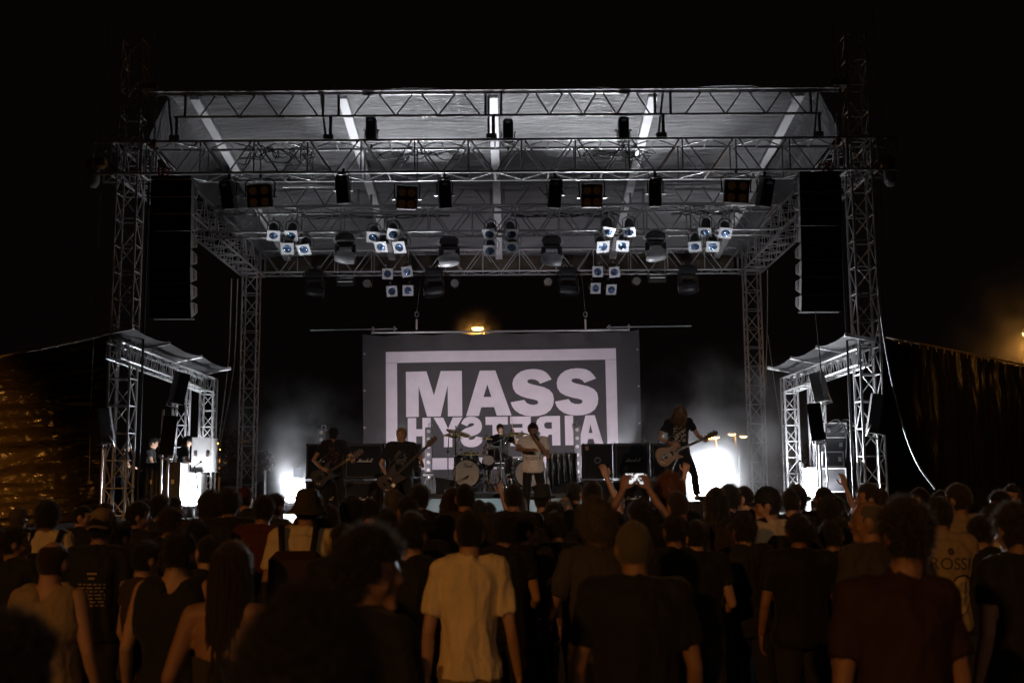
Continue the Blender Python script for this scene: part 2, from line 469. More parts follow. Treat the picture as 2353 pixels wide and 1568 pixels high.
def roof_material():
    m = bpy.data.materials.new('roof_tarpaulin'); m.use_nodes = True
    nt = m.node_tree; b = nt.nodes['Principled BSDF']; L = nt.links.new
    b.inputs['Roughness'].default_value = 0.3; b.inputs['Specular IOR Level'].default_value = 0.7
    tc = nt.nodes.new('ShaderNodeTexCoord')
    mp = nt.nodes.new('ShaderNodeMapping'); mp.inputs['Scale'].default_value = (0.5, 7.0, 1.0); L(tc.outputs['Object'], mp.inputs['Vector'])
    n = nt.nodes.new('ShaderNodeTexNoise'); n.inputs['Scale'].default_value = 1.5; n.inputs['Detail'].default_value = 5; n.inputs['Roughness'].default_value = 0.62; n.inputs['Distortion'].default_value = 0.35
    L(mp.outputs[0], n.inputs['Vector'])
    bp = nt.nodes.new('ShaderNodeBump'); bp.inputs['Strength'].default_value = 1.0; bp.inputs['Distance'].default_value = 0.2
    L(n.outputs['Fac'], bp.inputs['Height']); L(bp.outputs[0], b.inputs['Normal'])
    n2 = nt.nodes.new('ShaderNodeTexNoise'); n2.inputs['Scale'].default_value = 1.1; n2.inputs['Detail'].default_value = 7
    L(tc.outputs['Object'], n2.inputs['Vector'])
    cr = nt.nodes.new('ShaderNodeValToRGB'); cr.color_ramp.elements[0].position = .3; cr.color_ramp.elements[1].position = .75
    cr.color_ramp.elements[0].color = (0.20, 0.20, 0.21, 1); cr.color_ramp.elements[1].color = (0.31, 0.31, 0.32, 1)
    L(n2.outputs['Fac'], cr.inputs[0]); L(cr.outputs[0], b.inputs['Base Color'])
    return m
ROOF = roof_material()
xs = [-7.42, -7.22, -7.0] + raf + [2 * CX + 7.0, 2 * CX + 7.22, 2 * CX + 7.42]
def lerp(a, b, t): return a + (b - a) * t
def tarp_panel(x0, x1, d0, d1, nu=24, nv=70):
    """panel between two lines, dropped by d0 / d1 below the roof line at the front edge (less towards the back)"""
    def fn(a, b):
        y = lerp(RY0 - .1, RY1, b)
        k = 1 - 0.85 * b
        z = roofz(y) - lerp(d0, d1, a) * k
        bel = math.sin(PI * a)
        z += 0.10 * bel * (0.6 + 0.4 * math.sin(5 * b + x0)) - 0.02
        z += 0.035 * bel * (noise.noise(Vector((x0 + a * 1.2 + b * .8, b * 26, x0))) + 0.6 * noise.noise(Vector((a * 2.5 + x0, b * 55, 4.0))))
        return (lerp(x0, x1, a), y, z)
    return MB().grid(fn, nu, nv)
for a, b, da, db, nu in [(xs[0], xs[1], .95, .45, 5), (xs[1], xs[2], .45, .04, 5), (xs[2], xs[3], .04, 0, 8)] + [(raf[i], raf[i + 1], 0, 0, 26) for i in range(4)] + [(xs[7], xs[8], 0, .04, 8), (xs[8], xs[9], .04, .45, 5), (xs[9], xs[10], .45, .95, 5)]:
    tarp_panel(a, b, da, db, nu).build('tarpaulin_panel', ROOF, roof)
# hanging back flap, dull brown
MB().grid(lambda a, b: (lerp(-7.2, 6.5, a), 31.32 + .05 * math.sin(a * 60), roofz(RY1) + .05 - .55 * b - .05 * math.sin(a * 37)), 120, 5).build('back_flap', mat('brown_tarpaulin', (0.10, 0.075, 0.05), 0.7, vary=.3), roof)

# hoists, bags and chains outside the towers
for s, lab, u, v in ((-1, 'chain hoist with chain bag hanging outside the front left tower', 222, 375), (1, 'chain hoist with chain bag hanging outside the front right tower', 2036, 372)):
    p = at(u, v, 21.8); T = thing('chain_hoist', lab, 'hoist', p, 'chain hoists outside the towers', world=True)
    m = MB().bbox(p, (0.28, 0.2, 0.24), 0.04); m.cyl(p + Vector((-.2, 0, 0)), p + Vector((.2, 0, 0)), .09, n=12); m.build('motor', mat('hoist_yellow', (0.30, 0.13, 0.03), .5, vary=.3), T)
    q = p + Vector((s * -.02, 0, .12)); bar('chain', q, q + Vector((s * .0 - .0 + .12 * -s, 0, 3.2)), 0.012, STEEL, T)
    b0 = p + Vector((s * .06, 0, -.30))
    MB().lathe([(.12, .16), (.13, 0), (.12, -.14), (.07, -.21), (0, -.225)], b0, n=14).build('chain_bag', mat('pale_canvas', (.35, .34, .36), .8, vary=.2), T)
    MB().tube([p + Vector((s * .05, 0, -.1)), b0 + Vector((.1, 0, .14))], .01).build('bag_strap', CABLE, T)
for lab, u0, v0, u1, v1, y in (('lifting chain left of the roof girder, beside the front left tower', 361, 60, 356, 330, 21.5), ('lifting chain right of the roof girder, beside the front right tower', 1916, 60, 1921, 325, 21.5)):
    a, b = at(u0, v0, y), at(u1, v1, y); b.x = a.x = (a.x + b.x) / 2
    T = thing('lifting_chain', lab, 'chain', b, 'lifting chains beside the towers', world=True)
    m = MB(); n = 90
    for i in range(n):
        c = lerp(b, a, (i + .5) / n); m.bbox(c, (.03 if i % 2 else .012, .012 if i % 2 else .03, (a.z - b.z) / n * 1.15), .004)
    m.build('links', STEEL, T)
    MB().bbox(b, (.09, .08, .18), .02).build('hook_block', mat('hook_orange', (.45, .16, .03), .5), T)

# cable runs lying on the trusses
def cable(label, pts, r=0.012, m=CABLE, group=None, name='cable'):
    P = [Vector(p) for p in pts]; out = []
    for i in range(len(P) - 1):
        p0, p1, p2, p3 = P[max(i - 1, 0)], P[i], P[i + 1], P[min(i + 2, len(P) - 1)]
        for k in range(8):
            t = k / 8
            out.append(0.5 * ((2 * p1) + (p2 - p0) * t + (2 * p0 - 5 * p1 + 4 * p2 - p3) * t * t + (3 * p1 - p0 - 3 * p2 + p3) * t ** 3))
    out.append(P[-1])
    o = MB().tube(out, r, 6).build(name, m); return tag(o, label, 'cable', group)
rc = random.Random(3)
for k, (lab, ua, ub, y, z, amp) in enumerate([
        ('cable bundle lying along the front truss left of centre', 860, 1060, 22.0, FZ1 - .17, .09), ('looping cables on the front truss just right of centre', 1330, 1500, 22.0, FZ1 - .18, .12),
        ('sagging cable loops at the left end of the front truss', 560, 720, 22.0, FZ1 - .12, .2), ('cable bundle along the middle truss left of centre', 700, 1040, 25.8, MZ1 - .12, .05),
        ('cable bundle along the middle truss right of centre', 1180, 1420, 25.8, MZ1 - .12, .06), ('cable bundle at the right end of the middle truss', 1540, 1700, 25.8, MZ1 - .1, .07)]):
    xa, xb = at(ua, 350, y).x, at(ub, 350, y).x
    T = thing('cable_bundle', lab, 'cables', (xa, y, z), 'cable bundles on the trusses', world=True)
    for q in range(5):
        n = 9; pts = [(lerp(xa, xb, i / n) + rc.uniform(-.12, .12), y + rc.uniform(-.1, .1), z + rc.uniform(-amp, amp)) for i in range(n + 1)]
        P = [Vector(p) for p in pts]; out = []
        for i in range(n):
            for t in (0, .25, .5, .75):
                p0, p1, p2, p3 = P[max(i - 1, 0)], P[i], P[i + 1], P[min(i + 2, n)]
                out.append(0.5 * ((2 * p1) + (p2 - p0) * t + (2 * p0 - 5 * p1 + 4 * p2 - p3) * t * t + (3 * p1 - p0 - 3 * p2 + p3) * t ** 3))
        MB().tube(out, .011, 5).build('cable', CABLE, T)
    if k % 2 == 0: bar('pale_strip', (xa, y - .1, z + .02), (lerp(xa, xb, .3), y - .1, z + .05), .012, STEEL, T)

# ---------------------------------------------------------------- banner
def banner():
    sc = 0.003463; bx = at(1150, 790, 29.5).x
    zt = at(1152, 762, 29.5).z
    tilt = R(0.55)
    T = thing('banner', 'large dark grey banner with white block letters hung behind the drum kit', 'banner', (bx, 29.5, 1.3), world=True)
    def wave(x, z):
        e = max(0, (z + 0.62) / 0.62) if z > -0.62 else 0       # folds near the pole
        return 0.035 * math.sin(x * 1.3 + .4) + 0.02 * math.sin(z * 1.9) + e * e * (0.05 * math.sin(x * 5.5 + z * 3) + 0.03 * math.sin(x * 13))
    def W_(x, z, off=0.0):
        xx = x * math.cos(tilt) - z * math.sin(tilt); zz = x * math.sin(tilt) + z * math.cos(tilt)
        return (bx + xx, 29.5 + wave(x, z) - off, zt + zz)
    hw = 3.78
    def edge(a, b):
        x = lerp(-hw, hw, a); x *= 1 - 0.008 * b * 1
        z = -lerp(0.0, 4.1, b) - (1 - b) ** 6 * 0.06 * abs(math.sin(a * PI * 6)) - (1 - b) * .09 * (1 - abs(2 * a - 1)) * 0
        return W_(x, z)
    MB().grid(edge, 150, 60).build('cloth', mat('banner_grey', (0.060, 0.056, 0.058), 0.85, bump=.15, bscale=60, vary=.12, vscale=2.5), T)
    X = lambda x: (x - 1136) * sc
    Z = lambda y: -(y - 138) * sc
    polys = []
    for q in ([(230, 284), (2040, 284), (2040, 372), (230, 372)], [(230, 374), (318, 374), (318, 1118), (230, 1118)], [(1955, 374), (2040, 374), (2040, 1118), (1955, 1118)], [(230, 1120), (2040, 1120), (2040, 1209), (230, 1209)]):
        polys.append((q, []))
    polys.append(([(388, 443), (550, 443), (607, 632), (662, 443), (827, 443), (827, 797), (715, 797), (715, 556), (658, 797), (552, 797), (487, 560), (487, 797), (388, 797)], []))
    polys.append(([(857, 797), (968, 443), (1090, 443), (1212, 797), (1097, 797), (1077, 730), (976, 730), (957, 797)], [(1026, 552), (994, 650), (1056, 650)]))
    s_ = [(1531, 520), (1514, 492), (1490, 465), (1458, 447), (1420, 438), (1380, 436), (1335, 440), (1290, 454), (1255, 480), (1232, 512), (1223, 548), (1228, 588), (1250, 624), (1290, 648), (1340, 664), (1385, 674), (1415, 683), (1424, 698), (1414, 712), (1390, 717), (1360, 714), (1333, 702), (1313, 676), (1207, 694), (1218, 728), (1240, 758), (1275, 783), (1318, 799), (1370, 806), (1430, 802), (1480, 788), (1518, 760), (1540, 720), (1546, 675), (1538, 632), (1513, 602), (1470, 580), (1420, 567), (1370, 554), (1345, 543), (1338, 530), (1348, 519), (1372, 515), (1402, 519), (1426, 532), (1440, 552)]
    polys.append((s_, [])); polys.append(([(x + 347, y) for x, y in s_], []))
    y0, y1 = 806, 1036
    def Y(t): return lerp(y0, y1, t)
    polys.append(([(400, y0), (466, y0), (466, Y(.38)), (515, Y(.38)), (515, y0), (580, y0), (580, y1), (515, y1), (515, Y(.62)), (466, Y(.62)), (466, y1), (400, y1)], []))
    polys.append(([(603, y0), (677, y0), (715, Y(.38)), (753, y0), (828, y0), (748, Y(.6)), (748, y1), (682, y1), (682, Y(.6))], []))
    polys.append(([(988 - (x - 1207) * 0.527, 801 + (y - 436) * 0.648) for x, y in s_], []))
    polys.append(([(1008, y0), (1182, y0), (1182, Y(.27)), (1126, Y(.27)), (1126, y1), (1062, y1), (1062, Y(.27)), (1008, Y(.27))], []))
    polys.append(([(1200, y0), (1362, y0), (1362, y1), (1200, y1), (1200, Y(.75)), (1296, Y(.75)), (1296, Y(.61)), (1212, Y(.61)), (1212, Y(.38)), (1296, Y(.38)), (1296, Y(.25)), (1200, Y(.25))], []))
    polys.append(([(1590, y0), (1590, y1), (1526, y1), (1526, Y(.63)), (1500, Y(.63)), (1458, y1), (1385, y1), (1436, Y(.58)), (1412, Y(.48)), (1402, Y(.3)), (1412, Y(.12)), (1438, Y(.03)), (1475, y0)], [(1526, Y(.21)), (1526, Y(.43)), (1485, Y(.43)), (1468, Y(.37)), (1466, Y(.27)), (1480, Y(.21))]))
    polys.append(([(1628, y0), (1694, y0), (1694, y1), (1628, y1)], []))
    polys.append(([(1728, y1), (1790, y0), (1862, y0), (1925, y1), (1858, y1), (1847, Y(.8)), (1806, Y(.8)), (1796, y1)], [(1827, Y(.3)), (1812, Y(.6)), (1842, Y(.6))]))
    names = ['frame_bar'] * 4 + ['letter'] * 12
    for nm, (outer, hole) in zip(names, polys):
        bm = bmesh.new()
        for ring in (outer, hole):
            if ring:
                vs = [bm.verts.new((X(x), 0, Z(y))) for x, y in ring]
                for i in range(len(vs)): bm.edges.new((vs[i], vs[(i + 1) % len(vs)]))
        bmesh.ops.triangle_fill(bm, use_beauty=True, edges=bm.edges[:])
        for _ in range(3): 
            long = [e for e in bm.edges if e.calc_length() > 0.22]
            if long: bmesh.ops.subdivide_edges(bm, edges=long, cuts=1, use_grid_fill=True)
            bmesh.ops.triangulate(bm, faces=bm.faces[:])
        for v in bm.verts: v.co = Vector(W_(v.co.x, v.co.z, 0.012))
        bmesh.ops.recalc_face_normals(bm, faces=bm.faces[:])
        me = bpy.data.meshes.new(nm); bm.to_mesh(me); bm.free(); me.materials.append(WHITE)
        put(nm, me, T)
    for s in (-1, 1):
        for k in range(4):
            p = Vector(W_(s * (hw - .06), -.55 - k * 1.0, .01)); MB().cyl(p, p + Vector((0, -.012, 0)), .03, n=8).build('eyelet', STEEL, T)
    # pole with side extensions and hanging slings
    tl, tr = at(853, 764, 29.42), at(1446, 757, 29.42)
    P_ = thing('banner_pole', 'horizontal pole with thinner extension pipes holding up the banner', 'pole', tl, world=True)
    bar('pole', tl, tr, .03, STEEL, P_)
    for a, b in ((at(713, 758.5, 29.4), at(912, 755, 29.4)), (at(1394, 751.5, 29.4), at(1588, 748.5, 29.4))):
        bar('extension_pipe', a, b, .016, STEEL, P_)
        for t in (.72, .97) if a.x < CX else (.03, .26):
            c = lerp(a, b, t); MB().bbox(c, (.05, .06, .14), .012).build('clamp', STEEL, P_)
    for u in (957, 1345):
        a = at(u, 760, 29.42); MB().bbox(a + Vector((0, 0, .18)), (.05, .04, .3), .015).build('sling', mat('sling_pale', (.5, .42, .36), .7), P_)
        MB().tube([a + Vector((.05 * math.cos(t), 0, .46 + .07 * math.sin(t))) for t in np.linspace(0, 2 * PI, 12)], .014, 6).build('shackle', STEEL, P_)
        q = Vector((a.x, 30.9, RZ0)); bar('wire', a + Vector((0, 0, .5)), q, .006, STEEL, P_)
banner()

# ---------------------------------------------------------------- tarpaulin screens beside the stage
def tarp_mat(name, col, scale, rough):
    m = bpy.data.materials.new(name); m.use_nodes = True
    nt = m.node_tree; b = nt.nodes['Principled BSDF']; L = nt.links.new
    b.inputs['Base Color'].default_value = (*col, 1); b.inputs['Roughness'].default_value = rough; b.inputs['Specular IOR Level'].default_value = 0.7
    tc = nt.nodes.new('ShaderNodeTexCoord'); mp = nt.nodes.new('ShaderNodeMapping'); mp.inputs['Scale'].default_value = scale
    L(tc.outputs['Object'], mp.inputs['Vector'])
    n = nt.nodes.new('ShaderNodeTexNoise'); n.inputs['Scale'].default_value = 2.2; n.inputs['Detail'].default_value = 5; n.inputs['Distortion'].default_value = .4
    L(mp.outputs[0], n.inputs['Vector'])
    bp = nt.nodes.new('ShaderNodeBump'); bp.inputs['Strength'].default_value = .8; bp.inputs['Distance'].default_value = .08
    L(n.outputs['Fac'], bp.inputs['Height']); L(bp.outputs[0], b.inputs['Normal'])
    return m
def screen(label, A, B, z1, horiz, m, side, z2=None):
    z2 = z2 or z1
    T = thing('tarpaulin_screen', label, 'tarpaulin', (A[0], A[1], 0), 'tarpaulin screens beside the stage', world=True)
    A, B = Vector((*A, 0)), Vector((*B, 0)); d = B - A; nrm = Vector((d.y, -d.x, 0)).normalized()
    if nrm.y > 0: nrm = -nrm
    L = d.length
    def fn(a, b):
        p = A + d * a; z = lerp(z1, z2, a) * b; s = a * L
        if horiz:
            k = .35 + .65 * (1 - b) ** 0.6
            rd = lambda q: 1 - 2 * abs(noise.noise(q))
            zz = z + .10 * s * noise.noise(Vector((s * .15, z * .3, 3))) + .05 * s
            o = 0.20 * k * rd(Vector((s * .10, zz * 1.7, 2))) + .09 * k * rd(Vector((s * .22, zz * 5.5, 5))) + .035 * rd(Vector((s * 1.3 + z, zz * 2.6, 9))) + .018 * rd(Vector((s * 3.1, z * 4.2 - s, 4)))
        else:
            k = b ** 1.5
            o = 0.22 * k * noise.noise(Vector((s * 2.3, z * .45, 2))) + .09 * k * noise.noise(Vector((s * 6, z * .6, 5))) + .05 * noise.noise(Vector((s * .6, z * 1.5, 9)))
        sag = 0.06 * abs(math.sin(s * PI / 2.2)) * b ** 4
        return p + nrm * o + Vector((0, 0, z - sag))
    MB().grid(fn, 240, 130).build('sheet', m, T)
    bar('top_rail', A + Vector((0, 0, z1 + .02)), B + Vector((0, 0, z2 + .02)), .03, mat('pale_rail', (.4, .34, .28), .6), T)
    for i in range(5):
        p = A + d * (i / 4) - nrm * .12; bar('post', p, p + Vector((0, 0, lerp(z1, z2, i / 4))), .03, STEEL, T)
    for i in range(22):
        p = A + d * ((i + .5) / 22) + nrm * .02; MB().box(p + Vector((0, 0, lerp(z1, z2, (i + .5) / 22) - .04)), (.02, .02, .12)).build('tie', mat('cable_tie', (.45, .3, .12), .6), T)
screen('shiny creased tarpaulin screen left of the stage in orange street light', (-8.2, 22.35), (-16.2, 23.6), at(250, 767, 22.4).z, True, tarp_mat('gold_tarpaulin', (.024, .017, .008), (1.0, 1.0, 2.6), .24), -1, 3.45)
screen('black tarpaulin screen right of the stage with vertical creases', (7.55, 22.3), (14.4, 29.6), at(2030, 771, 22.3).z, False, tarp_mat('black_tarpaulin', (.02, .019, .018), (2.0, 2.0, .4), .3), 1)

# ---------------------------------------------------------------- street lamps and trees far behind
lamp_glow = mat('sodium_glow', (1, .6, .2), emit=(1.0, .52, .14), estr=28)
lamp_glow2 = mat('sodium_glow_soft', (1, .6, .2), emit=(1.0, .45, .10), estr=9)
post_m = mat('lamp_post_grey', (.22, .21, .2), .5)
def street_lamp(label, u, v, y, heads=1, w=0.9, energy=900, glow=lamp_glow, group='street lamps behind the stage'):
    p = at(u, v, y); T = thing('street_lamp', label, 'street lamp', (p.x + .4, p.y, 0), group, world=True)
    MB().tube([(p.x + .4, y, 0), (p.x + .4, y, p.z - .5), (p.x + .36, y, p.z - .15), (p.x + .15, y, p.z + .05)], [.11, .07, .06, .05], 8).build('pole', post_m, T)
    for k in range(heads):
        q = Vector((p.x + k * 1.3, y, p.z - k * .25))
        MB().lathe([(0, .26), (w * .2, .24), (w * .42, .12), (w * .5, 0), (w * .46, -.02)], q, n=18).build('lamp_hood', post_m, T)
        MB().lathe([(w * .45, 0), (w * .36, -.10), (w * .2, -.17), (0, -.19)], q, n=18).build('lamp_bowl', glow, T)
    lamp('street_lamp_light', 'POINT', p + Vector((0, -.3, -.5)), energy, SODIUM, size=.2)
street_lamp('glowing orange street lamp right above the banner pole', 1097, 753, 62, 1, .75, 350)
street_lamp('bright street lamp at the edge of the square behind the right screen', 2364, 764, 46, 1, .6, 800)
street_lamp('small orange street lamp right of the guitar headstock', 1634, 1003, 88, 1, 1.5, 250)
street_lamp('small double street lamp standing above the smoke at the right', 1681, 996, 120, 2, 1.0, 200)
street_lamp('small street lamp seen right beside the left monitor booth leg', 494, 1014, 80, 1, .9, 700)

leaf_m = mat('leaves', (.085, .07, .025), .7, vary=.4, vscale=1.5)
bark_m = mat('bark', (.09, .07, .05), .9, bump=.6, bscale=20)
def tree(label, x, y, h, w, n=1500, seed=1):
    rr = random.Random(seed); T = thing('tree', label, 'tree', (x, y, 0), 'trees behind the stage', world=True)
    tr = MB(); tr.tube([(x, y, 0), (x + .1, y, h * .3), (x - .1, y, h * .6)], [.2, .15, .07], 8)
    cl = []
    for k in range(9):
        a = rr.uniform(0, 2 * PI); e = Vector((x + math.cos(a) * w * rr.uniform(.2, .8), y + math.sin(a) * w * rr.uniform(.2, .8), h * rr.uniform(.45, .95)))
        tr.tube([(x, y, h * rr.uniform(.25, .5)), (lerp(x, e.x, .5), lerp(y, e.y, .5), e.z * .8), e], [.08, .05, .02], 6); cl.append((e, rr.uniform(.25, .5) * w))
    tr.build('trunk', bark_m, T)
    lv = MB()
    for k in range(n):
        c, r = rr.choice(cl); d = Vector((rr.gauss(0, 1), rr.gauss(0, 1), rr.gauss(0, .8))).normalized() * r * rr.random() ** .4
        p = c + d; a = Vector((rr.uniform(-1, 1), rr.uniform(-1, 1), rr.uniform(-1, 1))).normalized() * .16; b_ = a.cross(Vector((rr.uniform(-1, 1), rr.uniform(-1, 1), rr.uniform(-1, 1)))).normalized() * .09
        lv.add([p - a, p + b_, p + a, p - b_], [(0, 1, 2, 3)])
    lv.build('crown', leaf_m, T, normals=False)
c = at(530, 1060, 78); tree('orange lit tree behind the left back tower', c.x + 1, 76, 5.2, 2.4, 1800, 3)
c = at(1405, 1010, 88); tree('small tree behind the right edge of the banner', c.x + .5, 84, 4.9, 1.6, 1200, 5)
c = at(1850, 1040, 90); tree('dark tree behind the right monitor booth', c.x, 90, 4.5, 2.6, 1500, 8)
# ================================================================ LAMPS ON THE TRUSSES
def Rx(a): return Matrix.Rotation(R(a), 3, 'X')
def Ry(a): return Matrix.Rotation(R(a), 3, 'Y')
def Rz(a): return Matrix.Rotation(R(a), 3, 'Z')
gel_white = mat('gel_frame_white', (.66, .66, .68), .45, vary=.15, vscale=20)
def lens_material():
    m = bpy.data.materials.new('blue_gel'); m.use_nodes = True
    nt = m.node_tree; b = nt.nodes['Principled BSDF']; L = nt.links.new
    b.inputs['Roughness'].default_value = .12; b.inputs['Metallic'].default_value = .75
    oi = nt.nodes.new('ShaderNodeObjectInfo'); tc = nt.nodes.new('ShaderNodeTexCoord')
    ad = nt.nodes.new('ShaderNodeVectorMath'); ad.operation = 'ADD'; L(tc.outputs['Object'], ad.inputs[0])
    mu = nt.nodes.new('ShaderNodeVectorMath'); mu.operation = 'SCALE'; mu.inputs['Scale'].default_value = 20
    cmb = nt.nodes.new('ShaderNodeCombineXYZ'); L(oi.outputs['Random'], cmb.inputs[0]); L(oi.outputs['Random'], cmb.inputs[2])
    L(cmb.outputs[0], mu.inputs[0]); L(mu.outputs[0], ad.inputs[1])
    n = nt.nodes.new('ShaderNodeTexNoise'); n.inputs['Scale'].default_value = 5; n.inputs['Detail'].default_value = 2; n.inputs['Distortion'].default_value = 1.2
    L(ad.outputs[0], n.inputs['Vector'])
    bp = nt.nodes.new('ShaderNodeBump'); bp.inputs['Strength'].default_value = 1.0; bp.inputs['Distance'].default_value = .08; L(n.outputs['Fac'], bp.inputs['Height']); L(bp.outputs[0], b.inputs['Normal'])
    cr = nt.nodes.new('ShaderNodeValToRGB'); e = cr.color_ramp.elements
    e[0].position = .3; e[0].color = (.03, .07, .18, 1); e[1].position = .72; e[1].color = (.25, .36, .58, 1)
    L(n.outputs['Fac'], cr.inputs[0]); L(cr.outputs[0], b.inputs['Base Color'])
    return m
BLUE_GEL = lens_material()
PAR = 'par cans hung in groups of four'
def make_par(tilt, label, loc):
    T = thing('par_can', label, 'par can', loc, PAR); M = Rx(tilt)
    MB().lathe([(.02, .42), (.075, .40), (.105, .34), (.112, .2), (.112, .02)], (0, 0, 0), M @ Matrix(((1, 0, 0), (0, 0, 1), (0, -1, 0))), 18).build('can', BLACK, T)
    fr = MB(); w = .155; r = .108; n = 24
    ring = [Vector((r * math.cos(2 * PI * i / n), -.012, r * math.sin(2 * PI * i / n))) for i in range(n)]
    sq = []
    for i in range(n):
        a = 2 * PI * i / n; c, s = math.cos(a), math.sin(a); k = w / max(abs(c), abs(s)); sq.append(Vector((c * k, -.012, s * k)))
    fr.add([M @ p for p in ring + sq], [(i, (i + 1) % n, n + (i + 1) % n, n + i) for i in range(n)])
    fr.add([M @ p for p in sq] + [M @ (p + Vector((0, .02, 0))) for p in sq], [(i, (i + 1) % n, n + (i + 1) % n, n + i) for i in range(n)])
    f = fr.build('gel_frame', gel_white, T)
    ln = MB(); ln.add([M @ Vector((0, .004, 0))] + [M @ (p + Vector((0, .006, 0))) for p in ring], [(0, 1 + i, 1 + (i + 1) % n) for i in range(n)], True)
    ln.build('gel', BLUE_GEL, f)
    yk = MB(); piv = M @ Vector((0, .15, 0))
    for s in (-1, 1):
        yk.tube([piv + Vector((s * .118, 0, 0)), piv + Vector((s * .15, 0, .04)), piv + Vector((s * .14, .0, .22)), piv + Vector((s * .05, 0, .27))], .011, 6)
    yk.tube([piv + Vector((-.06, 0, .27)), piv + Vector((.06, 0, .27))], .011, 6)
    yk.build('yoke', BLACK, T)
    MB().bbox(piv + Vector((0, 0, .31)), (.05, .06, .09), .01).build('clamp', STEEL, T)
    kn = MB()
    for s in (-1, 1): kn.cyl(piv + Vector((s * .13, 0, 0)), piv + Vector((s * .175, 0, 0)), .02, n=8)
    kn.build('knob', CHROME, T)
    MB().tube([piv + Vector((.1, .08, .05)), piv + Vector((.2, .1, -.05)), piv + Vector((.22, .05, .12)), piv + Vector((.1, .0, .28))], .008, 5).build('flex', CABLE, T)
    return T
groups = [('leftmost group on the middle truss', 25.2, [(628, 541), (669, 541), (660, 571), (698, 573)]),
          ('second group from the left on the middle truss', 25.2, [(857, 545), (903, 538), (875, 567), (917, 568)]),
          ('centre group on the middle truss', 25.2, [(1124, 538), (1175, 538), (1125, 576), (1175, 568)]),
          ('fourth group from the left on the middle truss', 25.2, [(1397, 532), (1445, 533), (1385, 567), (1430, 565)]),
          ('rightmost group on the middle truss', 25.2, [(1619, 533), (1666, 535), (1596, 566), (1637, 566)]),
          ('left group on the rear truss', 30.4, [(890, 629), (935, 624), (900, 669), (937, 667)]),
          ('right group on the rear truss', 30.4, [(1373, 624), (1411, 625), (1368, 662), (1404, 665)])]
corner = ['upper left', 'upper right', 'lower left', 'lower right']
rp = random.Random(11); protoU = protoL = None
for gname, y, pts in groups:
    for k, (u, v) in enumerate(pts):
        lab = f'{corner[k]} par can, {gname}'
        up = k < 2 and y < 28
        p = at(u, v, y - (.12 if k < 2 else 0.05))
        tl = 0
        if up and protoU is None: protoU = make_par(54, lab, p); o = protoU
        elif not up and protoL is None: protoL = make_par(46, lab, p); o = protoL
        else: o = dup(protoU if up else protoL, p, label=lab)
        o.rotation_euler = (R(rp.uniform(-9, 7) - (26 if y > 28 else 0)), R(rp.uniform(-6, 6)), R(rp.uniform(-16, 16)))
        o.scale = (.97,) * 3
        if k >= 2:  # drop pipe holding the lower lamps
            z1 = (MZ0 if y < 28 else RZ0)

MH_GREY = mat('moving_head_grey', (.30, .30, .32), .32, vary=.2)
MH = 'moving head lamps under the trusses'
def make_mover(label, loc, s, dark):
    T = thing('moving_head', label, 'moving head', loc, MH)
    shell = BLACK_PLASTIC if dark else MH_GREY
    b = MB().bbox((0, 0, .30), (.44, .30, .17), .035); b.bbox((0, 0, .40), (.3, .2, .05), .01)
    b.build('base', BLACK_PLASTIC, T)
    for q in (-1, 1): MB().tube([(q * .22, 0, .36), (q * .27, 0, .34), (q * .27, 0, .26), (q * .22, 0, .24)], .016, 6).build('handle', gel_white if not dark else BLACK, T)
    y = MB()
    y.bbox((0, 0, .16), (.40, .17, .1), .03)
    for q in (-1, 1):
        y.tube([(q * .19, 0, .16), (q * .2, 0, .02), (q * .185, 0, -.14)], [.06, .055, .05], 10)
    y.build('yoke_arm', BLACK_PLASTIC, T)
    M = Rz(12 * s) @ Ry(6 * s)
    hd = MB().lathe([(0, -.25), (.09, -.245), (.135, -.2), (.16, -.08), (.165, .06), (.14, .2), (.125, .235)], (0, -.02, -.14), M @ Ry(90 * s) @ Rz(0), 20)
    hd.build('head', shell, T)
    MB().lathe([(.125, .232), (.1, .236), (.0, .225)], (0, -.02, -.14), M @ Ry(90 * s), 20).build('lens', mat('dark_lens', (.02, .015, .03), .05, spec=.8), T)
    MB().lathe([(.128, .22), (.14, .235), (.128, .245), (.118, .24)], (0, -.02, -.14), M @ Ry(90 * s), 20).build('lens_ring', CHROME, T)
    for q in (-.1, .1):
        MB().bbox((q, 0, .45), (.05, .06, .1), .01).build('clamp', STEEL, T)
    return T
for u, v, y, s, dark, lab in [(793, 570, 25.35, 1, 0, 'grey moving head under the left end of the middle truss, its lens turned right'), (1032, 577, 25.35, -1, 0, 'grey moving head left of the centre par cans, its lens turned left'),
                              (1267, 575, 25.35, 1, 0, 'grey moving head right of the centre par cans, its lens turned right'), (1506, 565, 25.35, -1, 0, 'grey moving head under the right part of the middle truss'),
                              (722, 652, 30.7, 1, 1, 'dark moving head at the left end of the rear truss'), (997, 650, 30.7, -1, 1, 'dark moving head on the rear truss above the letter M of the banner'),
                              (1305, 648, 30.7, 1, 1, 'dark moving head on the rear truss, above the right half of the banner'), (1580, 643, 30.7, -1, 1, 'dark moving head at the right end of the rear truss')]:
    o = make_mover(lab, at(u, v, y) - Vector((0, 0, .08)), s, dark)
    if dark: o.scale = (1.18,) * 3

